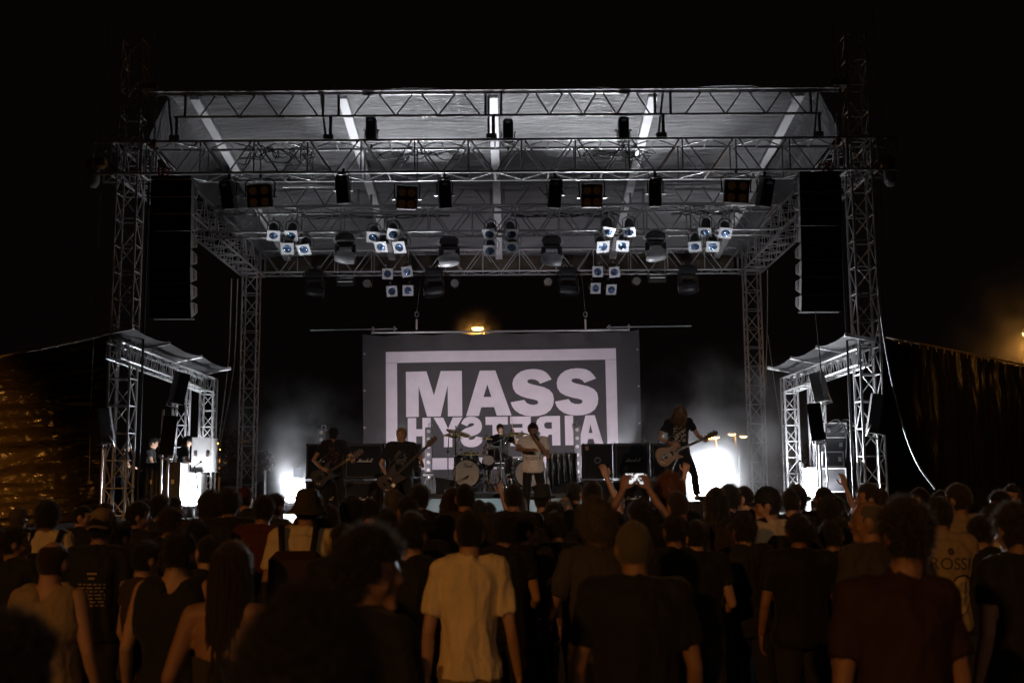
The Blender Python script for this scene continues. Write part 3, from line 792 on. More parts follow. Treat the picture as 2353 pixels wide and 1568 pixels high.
# wide lamps and strobes on the rear truss
led_m = mat('led_lens', (.5, .48, .46), .25, vary=.4, vscale=90)
for u, v, lab in [(843, 651, 'round LED lamp under the rear truss, left of the left par cans'), (1044, 650, 'round LED lamp right of the dark moving head, left half of the rear truss'), (1259, 647, 'round LED lamp left of the dark moving head, right half of the rear truss'), (1462, 645, 'round LED lamp beside the right strobe on the rear truss')]:
    T = thing('led_lamp', lab, 'led lamp', at(u, v, 30.5), 'round LED lamps on the rear truss')
    MB().lathe([(.115, 0), (.125, .02), (.12, .16), (.08, .2), (0, .2)], (0, 0, 0), Matrix(((1, 0, 0), (0, 0, 1), (0, -1, 0))), 20).build('housing', BLACK_PLASTIC, T)
    d = MB().cyl((0, -.001, 0), (0, .01, 0), .108, n=20); d.build('lens_plate', mat('led_plate', (.12, .12, .12), .4), T)
    dd = MB(); 
    for ring, n in ((0, 1), (.035, 6), (.07, 12), (.095, 16)):
        for i in range(n):
            a = 2 * PI * i / n; dd.ball((ring * math.cos(a), -.004, ring * math.sin(a)), .0125, nu=6, nv=4)
    tag(dd.build('led', led_m, T), kind='stuff')
    y = MB(); y.tube([(-.14, .08, 0), (-.15, .08, .12), (-.05, .08, .2), (.05, .08, .2), (.15, .08, .12), (.14, .08, 0)], .01, 6); y.build('yoke', BLACK, T)
for u, v, lab in [(793, 647, 'rectangular strobe lamp under the left part of the rear truss'), (1510, 638, 'rectangular strobe lamp under the right part of the rear truss')]:
    T = thing('strobe_lamp', lab, 'strobe', at(u, v, 30.5), 'strobe lamps on the rear truss')
    MB().bbox((0, .06, 0), (.52, .12, .25), .015).build('housing', BLACK_PLASTIC, T)
    MB().grid(lambda a, b: (lerp(-.24, .24, a), -.004 + .035 * math.cos(PI * (b - .5)), lerp(-.10, .10, b)), 4, 8).build('reflector', mat('strobe_reflector', (.6, .58, .52), .28, .5), T)
    MB().cyl((-.21, -.02, 0), (.21, -.02, 0), .02, n=10).build('flash_tube', mat('flash_tube_glass', (.9, .88, .8), .15), T)
    MB().tube([(-.27, .06, 0), (-.28, .06, .15), (.28, .06, .15), (.27, .06, 0)], .012, 6).build('yoke', BLACK, T)

# spotlights and four-lamp blinders on the front truss
BOX = 'box spotlights along the front truss'
def make_box_light(label, loc, rot, up=False):
    T = thing('box_spotlight', label, 'spotlight', loc, BOX, world=False)
    M = Euler((R(rot[0]), R(rot[1]), R(rot[2]))).to_matrix()
    b = MB().bbox((0, 0, 0), (.25, .27, .56), .02, M); b.bbox(M @ Vector((0, -.01, .24)), (.22, .29, .1), .01, M); b.build('housing', BLACK, T)
    MB().bbox(M @ Vector((0, -.16, .22)), (.1, .008, .05), .002, M).build('data_plate', mat('data_plate', (.55, .55, .55), .4), T)
    h = MB().tube([M @ Vector(q) for q in ((-.08, -.02, .28), (-.08, -.02, .33), (.08, -.02, .33), (.08, -.02, .28))], .01, 6); h.build('handle', BLACK, T)
    fin = MB()
    for i in range(5): fin.box(M @ Vector((0, -.137, -.2 + i * .07)), (.21, .012, .012), M)
    tag(fin.build('cooling_fin', BLACK, T), kind='stuff')
    y = MB()
    sgn = -1 if up else 1
    y.tube([(-.15, 0, 0), (-.16, 0, sgn * .25), (-.1, 0, sgn * .36), (.1, 0, sgn * .36), (.16, 0, sgn * .25), (.15, 0, 0)], .012, 6); y.build('yoke', BLACK if not up else BLACK, T)
    k = MB()
    for s in (-1, 1): k.cyl((s * .14, 0, 0), (s * .2, 0, 0), .025, n=8)
    k.build('knob', STEEL, T)
    MB().bbox((0, 0, sgn * .4), (.05, .06, .1), .01).build('clamp', BLACK, T)
    return T
for u, v, ry, lab in [(525, 450, -4, 'black box spotlight at the far left of the front truss, beside a four-lamp blinder'), (788, 437, -2, 'black box spotlight second from the left under the front truss'), (1021, 448, -5, 'black box spotlight left of the roof centre under the front truss'),
                      (1274, 447, 3, 'black box spotlight right of the roof centre under the front truss'), (1505, 444, 2, 'black box spotlight second from the right under the front truss'), (1757, 444, 5, 'black box spotlight at the far right beside the right line array')]:
    make_box_light(lab, at(u, v, 21.45), (14, ry, rp.uniform(-14, 14)))
for u, v, lab in [(853, 300, 'black box spotlight standing on the front truss, left of centre'), (1167, 305, 'black box spotlight standing on the front truss beside the centre rafter'), (1432, 300, 'black box spotlight standing on the front truss, right of centre')]:
    o = make_box_light(lab, at(u, v, 21.9), (4, 0, 0), True); o.scale = (.86,) * 3
glowM = mat('blinder_lens', (.06, .022, .010), .5, spec=.4, emit=(1.0, .42, .12), estr=.006)
for u, v, ry, lab, e in [(595, 451, -3, 'four-lamp blinder at the left under the front truss', 0), (934, 455, 4, 'four-lamp blinder under the front truss left of centre', 1), (1360, 451, 0, 'four-lamp blinder under the front truss right of centre', 1), (1693, 440, 3, 'four-lamp blinder at the right under the front truss', 0)]:
    p = at(u, v, 21.4); T = thing('blinder', lab, 'blinder', p, 'four-lamp blinders under the front truss')
    M = Euler((R(10 if not e else 22), R(ry), 0)).to_matrix(); w = .5 if not e else .42
    MB().bbox(M @ Vector((0, .08, 0)), (w, .16, .48), .02, M).build('housing', mat('blinder_brown_black', (.035, .022, .018), .5), T)
    for sx in (-1, 1):
        for sz in (-1, 1):
            c = M @ Vector((sx * w * .23, -.002, sz * .115))
            l = MB().lathe([(.0, -.012), (.05, -.008), (.085, .0), (.085, .01)], c, M @ Matrix(((1, 0, 0), (0, 0, 1), (0, 1, 0))), 18).build('lamp_lens', glowM, T)
            MB().lathe([(.085, -.01), (.1, -.014), (.1, .01)], c, M @ Matrix(((1, 0, 0), (0, 0, 1), (0, 1, 0))), 18).build('lens_rim', BLACK, l)
    y = MB().tube([(-w / 2 - .04, .08, 0), (-w / 2 - .05, .08, .3), (-.2, .08, .38), (.2, .08, .38), (w / 2 + .05, .08, .3), (w / 2 + .04, .08, 0)], .014, 6); y.build('yoke', BLACK, T)
    k = MB()
    for s in (-1, 1): k.cyl((s * (w / 2 + .01), .08, 0), (s * (w / 2 + .09), .08, 0), .025, n=8)
    k.build('knob', STEEL, T)
    MB().bbox((0, .08, .42), (.06, .06, .1), .01).build('clamp', STEEL, T)
    if e:
        MB().bbox(Vector((0, .02, .36)), (.46, .05, .035), .005).build('safety_bar', ALU_BRIGHT, T)

# ================================================================ LINE ARRAYS
def line_array(label, u, side, vtop, vbot, y=20.9):
    top = at(u, vtop, y); bot = at(u, vbot, y); T = thing('line_array', label, 'speaker array', (top.x, y, bot.z), 'line arrays hung either side of the stage')
    H = top.z - bot.z; n = 8; h = H / n; w = .80; z = H; yoff = 0.0; ang = 0.0
    for i in range(n):
        ang = -1.2 * i if i < 5 else ang - 3.0
        M = Rx(-ang)
        c = Vector((0, .22 + yoff, z - h / 2)); d = .44
        # wedge-shaped cabinet: taller at the grille than at the back
        prof = [(-d / 2, -h / 2 + .006), (d / 2 - .03, -h / 2 + .075), (d / 2, -h / 2 + .10), (d / 2, h / 2 - .10), (d / 2 - .03, h / 2 - .075), (-d / 2, h / 2 - .006)]
        vs = [c + M @ Vector((sx * w / 2, py, pz)) for sx in (-1, 1) for py, pz in prof]
        m = len(prof); cb = MB(); cb.add(vs, [tuple(range(m)), tuple(range(2 * m - 1, m - 1, -1))] + [(k, (k + 1) % m, m + (k + 1) % m, m + k) for k in range(m)])
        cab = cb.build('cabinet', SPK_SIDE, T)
        MB().bbox(c + M @ Vector((0, -d / 2 - .012, 0)), (w - .004, .02, h - .003), .004, M).build('grille', GRILLE, cab)
        hs = side
        MB().bbox(c + M @ Vector((hs * (w / 2 + .001), .02, 0)), (.006, .10, .19), .002, M).build('handle_recess', BLACK, cab)
        MB().tube([c + M @ Vector((hs * (w / 2 + q[0]), .05 + q[1], q[2])) for q in ((.004, .0, .075), (.03, .0, .06), (.03, .0, -.06), (.004, .0, -.075))], .008, 6).build('handle', CHROME, cab)
        bar('rigging_pin', c + M @ Vector((hs * w / 2, -d / 2 + .03, -h / 2)), c + M @ Vector((hs * (w / 2 + .02), -d / 2 + .03, -h / 2)), .012, CHROME, cab)
        z -= h; yoff += .02 if i < 5 else .05
    MB().bbox((0, .2, H + .05), (w, .5, .06), .01).build('flying_frame', BLACK, T)
    MB().tube([(-.3 * side, .2, H + .1), (-.34 * side, .2, H + .3), (-.26 * side, .2, H + .36), (-.22 * side, .2, H + .2), (-.3 * side, .2, H + .12)], .022, 6).build('sling', ORANGE_SLING, T)
    MB().tube([(-.1 * side, .2, H + .08), (-.2 * side, .2, H + .28), (-.05 * side, .2, H + .3)], .018, 6).build('sling', ORANGE_SLING, T)
    bar('bottom_bar', (-w / 2, .45, -.03), (w / 2, .45, -.03), .014, STEEL, T)
    return T
la = line_array('black line array of eight speaker cabinets hung at the left of the stage', 394, 1, 414, 722)
ra = line_array('black line array of eight speaker cabinets hung at the right of the stage', 1882, -1, 404, 706)
p = at(1873, 709, 21.0); q = at(1888, 880, 21.0); cable('thin cable hanging below the right line array', [p, lerp(p, q, .5), q], .012)

# ================================================================ SPEAKERS AND POLES BESIDE THE STAGE
def pole_speaker(label, u0, v0, u1, v1, y, rx, ry, rz, m=SPK, stand=True, face='front', mside=None, pole_to=None, group='speakers on poles beside the stage'):
    a, b = at(u0, v0, y), at(u1, v1, y); c = (a + b) / 2; h = a.z - b.z; w = (b.x - a.x)
    T = thing('pole_speaker', label, 'speaker', (c.x, y, b.z), group)
    M = Euler((R(rx), R(ry), R(rz))).to_matrix(); o = Vector((0, 0, h / 2))
    d = w * .62
    W2 = w * .56
    prof = [(-W2 / 2, -d / 2), (W2 / 2, -d / 2), (W2 / 2 * .82, d * .3), (W2 * .28, d / 2), (-W2 * .28, d / 2), (-W2 / 2 * .82, d * .3)]
    m_ = len(prof); cb = MB(); hh = h * .92
    vs = [o + M @ Vector((x, yy, z)) for z in (-hh / 2, hh / 2) for x, yy in prof]
    cb.add(vs, [tuple(range(m_)), tuple(range(2 * m_ - 1, m_ - 1, -1))] + [(k, (k + 1) % m_, m_ + (k + 1) % m_, m_ + k) for k in range(m_)])
    cb.build('cabinet', m, T)
    MB().bbox(o + M @ Vector((0, -d / 2 - .01, 0)), (W2 * .97, .02, hh * .97), .006, M).build('grille', mside or GRILLE, T)
    MB().tube([o + M @ Vector((W2 * .42, q[0], q[1])) for q in ((.02, .12), (.07, .1), (.07, -.1), (.02, -.12))], .012, 6).build('handle', BLACK, T)
    br = MB().tube([o + M @ Vector((-W2 * .5, 0, -hh * .3)), o + M @ Vector((-W2 * .45, .1, -hh * .58)), o + Vector((0, .05, -hh * .62))], .018, 6)
    br.tube([o + M @ Vector((W2 * .5, 0, -hh * .3)), o + M @ Vector((W2 * .45, .1, -hh * .58)), o + Vector((0, .05, -hh * .62))], .018, 6); br.build('bracket', STEEL, T)
    if stand:
        z0 = (pole_to if pole_to is not None else DECK) - b.z
        bar('pole', (0, .05, z0), (0, .05, .05), .02, STEEL, T)
        for k in range(3):
            a_ = 2 * PI * k / 3 + .5; bar('stand_leg', (0, .05, z0 + .45), (.4 * math.cos(a_), .05 + .4 * math.sin(a_), z0), .013, BLACK, T)
    return T
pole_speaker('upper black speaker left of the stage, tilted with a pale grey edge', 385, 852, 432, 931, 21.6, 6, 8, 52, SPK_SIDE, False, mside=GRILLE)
pole_speaker('lower black speaker standing upright on a chrome pole left of the stage', 360, 950, 413, 1048, 21.2, 4, 5, 18, SPK)
pole_speaker('black speaker at the far left outside the front left tower', 203, 934, 268, 1024, 20.6, 8, -6, -38, SPK, True, pole_to=0)
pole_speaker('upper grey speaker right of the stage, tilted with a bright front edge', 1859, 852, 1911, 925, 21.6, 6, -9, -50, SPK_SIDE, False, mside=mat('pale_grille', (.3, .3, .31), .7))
pole_speaker('lower black speaker on a pole right of the stage below the grey one', 1846, 922, 1905, 1014, 21.2, 4, -5, -20, SPK)
pole_speaker('black speaker at the far right outside the front right tower', 1983, 902, 2050, 1000, 20.6, 8, 6, 38, SPK, True, pole_to=0)
for lab, u, y in (('chrome pole of the left speakers standing beside the stage edge', 371, 21.5), ('chrome pole of the right speakers standing beside the stage edge', 1884, 21.5)):
    a = at(u, 1050, y); T = thing('support_pole', lab, 'pole', (a.x, y, 0), 'poles carrying the side speakers', world=True)
    bar('pole', (a.x, y, 0), (a.x, y, at(u, 940, y).z), .026, STEEL, T); bar('pole', (a.x + .12, y, 0), (a.x + .12, y, at(u, 1020, y).z), .015, STEEL, T)
    MB().bbox((a.x, y, at(u, 1012, y).z), (.09, .08, .12), .02).build('collar', STEEL, T)

# ================================================================ MONITOR BOOTHS
def booth(label, side, uleg, vleg, ub, vb, yleg, yb, uo, vo):
    leg = at(uleg, vleg, yleg); near = at(ub, vb, yb)
    x = leg.x; z = leg.z - .18; T = thing('monitor_booth', label, 'booth', (x, yleg, 0), 'monitor booths either side of the stage', world=True)
    box_truss('', '', (near.x, yb, near.z - .16), (x, yleg - .15, z), (0, 0, 1), .32, .3, .36, ALU_BRIGHT, .026, .012, style='w', parts=('beam_chord', 'beam_brace'), parent=T, cross=False)
    box_truss('', '', (x, yleg, 0.05), (x, yleg, z + .17), (1, 0, 0), .30, .30, .36, ALU_BRIGHT, .027, .011, style='x', parts=('leg_chord', 'leg_brace'), parent=T)
    s = side   # -1: left booth, roof reaches outwards to the left
    out0 = x + s * .62
    box_truss('', '', (out0, yleg, 0.05), (out0, yleg, z + .1), (1, 0, 0), .30, .30, .5, ALU, .027, .011, style='x', parts=('leg_chord', 'leg_brace'), parent=T)
    fab = mat('booth_canopy', (.055, .055, .058), .6, vary=.4, vscale=1.5)
    n = 3
    for i in range(n):
        y0, y1 = lerp(yb - .2, yleg + .25, i / n), lerp(yb - .2, yleg + .25, (i + 1) / n)
        za, zb_ = lerp(near.z, leg.z, i / n), lerp(near.z, leg.z, (i + 1) / n)
        xa, xb = lerp(near.x, x, i / n), lerp(near.x, x, (i + 1) / n)
        def fn(a, b):
            yy = lerp(y0, y1, b); xx = lerp(xa, xb, b) - s * .42 + s * a * .58; zz = lerp(za, zb_, b) + .26 - a * .12
            return (xx, yy, zz - .06 * math.sin(PI * b) + .015 * noise.noise(Vector((a * 6, b * 5 + i, 1))))
        MB().grid(fn, 14, 12).build('canopy_panel', fab, T)
    for i in range(n + 1):
        y0 = lerp(yb - .2, yleg + .25, i / n); za = lerp(near.z, leg.z, i / n); xa = lerp(near.x, x, i / n)
        a = Vector((xa - s * .44, y0, za + .255)); b = Vector((xa + s * .17, y0, za + .135))
        d = b - a; MB().bbox((a + b) / 2, (d.length, .06, .07), .008, d.to_track_quat('X', 'Z').to_matrix()).build('canopy_rib', ALU_BRIGHT, T)
    return x, z
lx, lz = booth('left monitor booth, bright truss arch under a grey scalloped canopy', -1, 480, 868, 262, 785, 25.2, 21.2, 510, 855)
rx_, rz2 = booth('right monitor booth, bright truss arch under a grey scalloped canopy', 1, 1812, 866, 1985, 800, 25.2, 21.6, 1785, 850)
WL = Vector((at(432, 1158, 23.2).x, 23.2, DECK + .16)); lamp('booth_worklight', 'SPOT', WL, 420, COOL, (lx - .3, 24.6, 3.2), .1, 140, .8)
WR = Vector((at(1866, 1158, 22.3).x, 22.3, DECK + .16)); lamp('booth_worklight', 'SPOT', WR, 850, COOL, (rx_ + .3, 24.6, 3.2), .1, 140, .8)
def work_light(label, p, target, glow=6.0, group='floor lights on the stage'):
    T = thing('floor_light', label, 'floor light', p, group); d = (Vector(target) - Vector(p)); M = d.to_track_quat('-Z', 'Y').to_matrix()
    c = Vector((0, 0, .0))
    MB().lathe([(.13, -.02), (.14, .0), (.14, .18), (.1, .24), (0, .25)], c, M, 20).build('housing', BLACK, T)
    MB().lathe([(0, .0), (.125, .0)], c, M, 20).build('lens', mat(f'floor_glow{glow}', (1, 1, 1), emit=(.95, .97, 1), estr=glow), T)
    y = MB().tube([(-.17, 0, 0), (-.17, 0, -.2), (-.1, 0, -.3), (.1, 0, -.3), (.17, 0, -.2), (.17, 0, 0)], .014, 6); y.build('floor_bracket', BLACK, T)
    return T
labs = ['blazing white floor light in the smoke behind the right guitarist', 'white floor light behind the right amplifiers, aimed at the roof', 'white floor light in the smoke left of the left amplifiers', 'white floor light behind the left amplifiers, aimed at the roof', 'white floor light at the foot of the left lamp tower', 'white floor light at the foot of the right lamp tower']
for (x, y, aim, e, ang), lab, gl, up in zip(FLOOR, labs, (220, 30, 30, 20, 20, 20), LIFT):
    d = (Vector(aim) - Vector((x, y, DECK + .34 + up))).normalized()
    work_light(lab, Vector((x, y, DECK + .32 + up)) - d * .03, aim, gl)
    if up:
        T = thing('flight_case', 'low black case under the ' + ('blazing floor light' if x > 0 else 'floor light left of the left amplifiers'), 'flight case', (x, y + .1, DECK), world=True)
        MB().bbox((x, y + .12, DECK + up / 2), (.6, .5, up - .01), .015).build('panel', TOLEX, T)
        for sx in (-1, 1): MB().bbox((x + sx * .29, y - .13, DECK + up / 2), (.03, .02, up - .03), .004).build('edge_trim', ALU, T)
for s, x0 in ((-1, lx), (1, rx_)):
    lamp('leg_uplight', 'SPOT', (x0 - s * .15, 24.2, DECK + .25), 420, COOL, (x0, 25.0, 3.4), .07, 75, .7)  # lamp and fixture added to brighten the booth arch leg
    work_light('small floor light at the foot of the ' + ('left' if s < 0 else 'right') + ' booth arch', Vector((x0 - s * .15, 24.22, DECK + .22)), (x0, 25.0, 3.4), 20)
    lamp('tower_uplight', 'SPOT', (x0 + s * .1, 22.9, DECK + .25), 6500, COOL, (x0 + s * .75, 21.7, 6.0), .08, 50, .7)  # lamp and fixture added to whiten the front tower
    work_light('floor light in the ' + ('left' if s < 0 else 'right') + ' booth, aimed up the front tower', Vector((x0 + s * .1, 22.92, DECK + .22)), (x0 + s * .75, 21.7, 7.0), 20)
for sx, u, ax in ((-1, 1003, 'left'), (1, 1316, 'right')):
    q = Vector((at(u, 1120, 24.5).x, 24.5, at(u, 1128, 24.5).z)); lamp('kit_light', 'SPOT', q, 260, (1.0, .95, .88), (-.3, 24.3, 2.3), .07, 80, .6)
    work_light(f'small white floor light {ax} of the drum kit', q + Vector((0, .02, -.01)), (-.3, 24.3, 2.3), 20)
work_light('work light on the floor of the left monitor booth', WL + Vector((0, .02, -.03)), (lx - .3, 24.6, 3.2), 20)
work_light('work light on the floor of the right monitor booth', WR + Vector((0, .02, -.03)), (rx_ + .3, 24.6, 3.2), 20)

# flight cases and gear in the booths
CASE_PALE = mat('pale_case_panel', (.62, .62, .63), .5, vary=.12)
CASE = mat('flight_case_panel', (.05, .05, .055), .5, vary=.3)
def flight_case(label, u0, v0, u1, v1, y, d, m, group=None, trim=ALU_BRIGHT):
    a, b = at(u0, v0, y), at(u1, v1, y); w, h = b.x - a.x, a.z - b.z; c = Vector(((a.x + b.x) / 2, y + d / 2, (a.z + b.z) / 2))
    T = thing('flight_case', label, 'flight case', (c.x, c.y, b.z), group, world=True)
    MB().bbox(c, (w - .02, d - .02, h - .02), .008).build('panel', m, T)
    t = .028
    for sx in (-1, 1):
        for sy in (-1, 1): MB().box(c + Vector((sx * (w / 2 - t / 2), sy * (d / 2 - t / 2), 0)), (t, t, h - 2 * t)).build('edge_trim', trim, T)
    for sz in (-1, 1):
        for sy in (-1, 1): MB().box(c + Vector((0, sy * (d / 2 - t / 2), sz * (h / 2 - t / 2))), (w, t, t)).build('edge_trim', trim, T)
    for sx in (-.3, .3): MB().bbox(c + Vector((sx * w, -d / 2 - .004, 0)), (.07, .01, .09), .003).build('latch', STEEL, T)
    return T
flight_case('pale grey speaker case standing on the bright case in the left booth', 441, 1004, 484, 1084, 23.6, .5, CASE_PALE)
flight_case('overexposed white flight case on the floor of the left booth', 419, 1085, 459, 1160, 23.55, .5, CASE_PALE)
flight_case('dark mixing desk case at the middle of the left booth', 330, 1062, 412, 1150, 22.4, .6, CASE, trim=BLACK)
flight_case('black flight case with metal edges at the right booth', 1884, 1074, 1946, 1130, 22.6, .7, CASE)
flight_case('pale flight case on end at the left of the right booth', 1857, 1073, 1884, 1140, 22.7, .5, CASE_PALE)
flight_case('black amplifier rack stacked highest in the right booth', 1892, 970, 1946, 1006, 22.8, .4, CASE, trim=ALU)
flight_case('black amplifier rack stacked in the middle of the right booth', 1882, 1006, 1944, 1036, 22.8, .4, CASE, trim=BLACK)
flight_case('black amplifier rack stacked on the case in the right booth', 1888, 1036, 1940, 1072, 22.8, .4, CASE, trim=ALU)
flight_case('dim black case with white label at the left edge of the right booth', 1862, 1150, 1905, 1190, 20.4, .4, CASE, trim=BLACK)
# cable loops hanging from the racks
for k in range(6):
    ORD = ('first', 'second', 'third', 'fourth', 'fifth', 'sixth'); a = at(1895 + 8 * k, 975 + 12 * (k % 3), 22.7); cable(f'{ORD[k]} black cable loop from the left, hanging from the racks in the right booth', [a, a + Vector((.25, -.05, .1)), a + Vector((.42, -.05, -.2)), a + Vector((.4, 0, -.8 - .1 * k)), a + Vector((.5, .1, -1.3))], .014, CABLE, 'cable loops in the right booth')
bottle_m = mat('clear_plastic', (.55, .6, .68), .12, spec=.8); cap_m = mat('bottle_cap', (.25, .35, .6), .4)
def bottle(label, p, s=1.0, group=None):
    T = thing('water_bottle', label, 'bottle', p, group)
    MB().lathe([(0, 0), (.032 * s, .002), (.034 * s, .08 * s), (.03 * s, .1 * s), (.034 * s, .12 * s), (.033 * s, .2 * s), (.014 * s, .25 * s), (.013 * s, .27 * s)], n=12).build('body', bottle_m, T)
    MB().cyl((0, 0, .27 * s), (0, 0, .29 * s), .015 * s, n=10).build('cap', cap_m, T)
    MB().lathe([(.0345 * s, .1 * s), (.0345 * s, .16 * s)], n=12).build('paper_label', mat('bottle_label', (.5, .6, .8), .6), T)
    return T
p0 = at(1857, 1168, 21.4)
for i in range(2):
    for j in range(3): bottle(f"{('front', 'back')[i]} row {('left', 'middle', 'right')[j]} water bottle in the pack beside the right booth", (p0.x - .1 + j * .08, 21.3 + i * .08, DECK), 1.15, 'water bottles in the pack beside the right booth')
def mic_stand(label, foot, top, mic_tip, group=None, base=True):
    T = thing('mic_stand', label, 'mic stand', foot, group, world=True)
    foot, top, mic_tip = Vector(foot), Vector(top), Vector(mic_tip)
    bar('upright', foot, top, .012, BLACK, T); bar('boom', top, lerp(top, mic_tip, .8), .009, BLACK, T)
    MB().tube([lerp(top, mic_tip, .75), lerp(top, mic_tip, .9), mic_tip], [.012, .018, .026], 8).build('microphone', BLACK, T)
    MB().lathe([(0, .03), (.03, .028), (.13, .01), (.14, 0)], foot, n=16).build('base', BLACK, T)
    return T
mic_stand('black mic stand in front of the bright case in the left booth', at(460, 1150, 22.0), at(447, 1070, 22.0), at(462, 1060, 21.9))
mic_stand('small mic stand with a green light left of the right booth cases', at(1845, 1150, 22.5), at(1845, 1065, 22.5), at(1838, 1058, 22.4))

# cables and ropes
def pxcable(label, pts, r, m, name='cable', group=None): return cable(label, [at(*q) for q in pts], r, m, group, name)
pxcable('thick pale cable swooping down right of the front right tower', [(2017, 640, 21.0), (2020, 690, 20.9), (2033, 790, 20.7), (2050, 880, 20.4), (2075, 980, 20.0), (2105, 1060, 19.6), (2148, 1122, 19.2)], .02, CABLE_PALE)
pxcable('thin cable hanging beside the front right tower', [(2022, 420, 21.3), (2026, 640, 21.3), (2028, 850, 21.3), (2030, 1000, 21.3), (2034, 1115, 21.2)], .008, CABLE)
pxcable('thin cable hanging outside the front left tower', [(231, 440, 21.4), (219, 700, 21.4), (209, 920, 21.4), (205, 1110, 21.4)], .009, ROPE)
pxcable('left guy rope hooked at the back left tower', [(532, 640, 28.5), (527, 800, 28.5), (517, 900, 27.5), (503, 1010, 26.5)], .014, ROPE, 'rope', 'guy ropes at the back towers')
pxcable('right guy rope hooked at the back left tower', [(546, 640, 29), (540, 805, 29), (528, 905, 28), (505, 1020, 26.8)], .014, ROPE, 'rope', 'guy ropes at the back towers')
pxcable('near vertical guy rope at the back right tower', [(1763, 620, 29), (1762, 760, 29), (1755, 960, 28.6), (1745, 1110, 28.2)], .013, ROPE, 'rope', 'guy ropes at the back towers')
pxcable('slanting guy rope from the back right tower to the right booth', [(1764, 770, 29), (1776, 860, 28.2), (1793, 975, 27)], .011, ROPE, 'rope', 'guy ropes at the back towers')
for u, v, lab in ((528, 797, 'left rope hook'), (540, 800, 'right rope hook'), (1762, 768, 'right tower rope hook')): pass

# ================================================================ BACKLINE
def script(word):
    """a flowing hand-lettered word as stroke lines (unit height)"""
    L = {
     'M': (1.25, [[(0, .05), (.1, 0), (.25, .35), (.42, 1.0), (.48, .1), (.55, .02), (.9, 1.0), (.88, .2), (.95, .02), (1.1, .12), (1.25, .3)], [(-.25, .0), (0, .05), (.12, .0)]]),
     'a': (.55, [[(.42, .42), (.25, .48), (.05, .3), (.08, .06), (.22, .02), (.38, .2), (.44, .45), (.42, .08), (.5, .04), (.58, .16)]]),
     'r': (.48, [[(0, .16), (.16, .46), (.2, .38), (.38, .42), (.32, .1), (.4, .03), (.5, .14)]]),
     's': (.46, [[(0, .14), (.26, .52), (.36, .2), (.25, .0), (.06, .06), (.3, .04), (.48, .16)]]),
     'h': (.58, [[(0, .14), (.3, .9), (.34, 1.05), (.24, 1.0), (.12, .0), (.26, .4), (.4, .44), (.4, .1), (.48, .03), (.6, .15)]]),
     'l': (.36, [[(0, .14), (.3, .85), (.34, 1.05), (.24, 1.02), (.14, .2), (.2, .03), (.38, .15)]]),
     'P': (.75, [[(.25, 0), (.4, 1.0)], [(.05, .75), (.2, 1.0), (.6, 1.02), (.78, .8), (.6, .5), (.35, .5)]]),
     'e': (.45, [[(0, .14), (.3, .3), (.3, .46), (.15, .44), (.08, .15), (.2, .02), (.46, .16)]]),
    }
    out = []; x = 0
    for ch in word:
        w, ls = L[ch]
        for l in ls: out.append([(x + px + .28 * pz, pz) for px, pz in l])
        x += w
    return [[(px - x / 2, pz) for px, pz in l] for l in out], x
def smooth2(l):
    P = [Vector((x, z)) for x, z in l]; out = []
    for i in range(len(P) - 1):
        p0, p1, p2, p3 = P[max(i - 1, 0)], P[i], P[i + 1], P[min(i + 2, len(P) - 1)]
        for k in range(3):
            t = k / 3; out.append(tuple(.5 * ((2 * p1) + (p2 - p0) * t + (2 * p0 - 5 * p1 + 4 * p2 - p3) * t * t + (3 * p1 - p0 - 3 * p2 + p3) * t ** 3)))
    out.append(tuple(P[-1])); return out
def script_mesh(word, width, thick=.11):
    ls, w = script(word); s = width / w
    return strokes([[(x * s, z * s) for x, z in smooth2(l)] for l in ls], thick * s)
def cabinet(label, u0, v0, u1, v1, y, logo=None, d=.36, plain=False, group='speaker cabinets of the backline', badge=False, port=False, z=None):
    a, b = at(u0, v0, y), at(u1, v1, y); w, h = b.x - a.x, a.z - b.z; c = Vector(((a.x + b.x) / 2, y + d / 2, (a.z + b.z) / 2))
    T = thing('amplifier_cabinet', label, 'speaker cabinet', (c.x, c.y, b.z), group, world=True)
    MB().bbox(c, (w - .008, d, h - .012), .015).build('shell', TOLEX, T)
    MB().bbox(c + Vector((0, -d / 2 - .004, 0)), (w - .09, .016, h - .09), .004).build('grille_cloth', GRILLE, T)
    if not plain:
        for q in ((0, h / 2 - .042, w - .08, .012), (0, -h / 2 + .042, w - .08, .012), (-w / 2 + .042, 0, .012, h - .08), (w / 2 - .042, 0, .012, h - .08)):
            MB().box(c + Vector((q[0], -d / 2 - .015, q[1])), (q[2], .008, q[3])).build('piping', mat('grey_piping', (.10, .10, .10), .6), T)
    for sx in (-1, 1):
        for sz in (-1, 1): MB().bbox(c + Vector((sx * (w / 2 - .02), -d / 2 + .01, sz * (h / 2 - .022))), (.05, .05, .05), .012).build('corner_cap', BLACK_PLASTIC, T)
    for sx in (-1, 1):
        MB().bbox(c + Vector((sx * (w / 2), .02, 0)), (.008, .16, .1), .003).build('side_handle', BLACK_PLASTIC, T)
    if logo:
        m = script_mesh('Marshall', .30); m.v = [tuple(Vector(p) + c + Vector((.02, -d / 2 - .018, -.02))) for p in m.v]; m.build('logo', SILVER_PRINT, T, normals=False)
    if badge: MB().box(c + Vector((-w / 2 + .1, -d / 2 - .016, h / 2 - .1)), (.07, .004, .09)).build('badge', mat('red_badge', (.35, .12, .08), .5), T)
    if port: MB().lathe([(.045, 0), (.06, -.006), (.07, 0)], c + Vector((0, -d / 2 - .014, .02)), Matrix(((1, 0, 0), (0, 0, 1), (0, 1, 0))), 20).build('port_ring', mat('port_grey', (.12, .12, .12), .4), T)
    return T
Y1 = 22.9
cabinet('upper left speaker cabinet of the left stack, logo half covered by the guitarist', 703, 1018, 791, 1099, Y1, True)
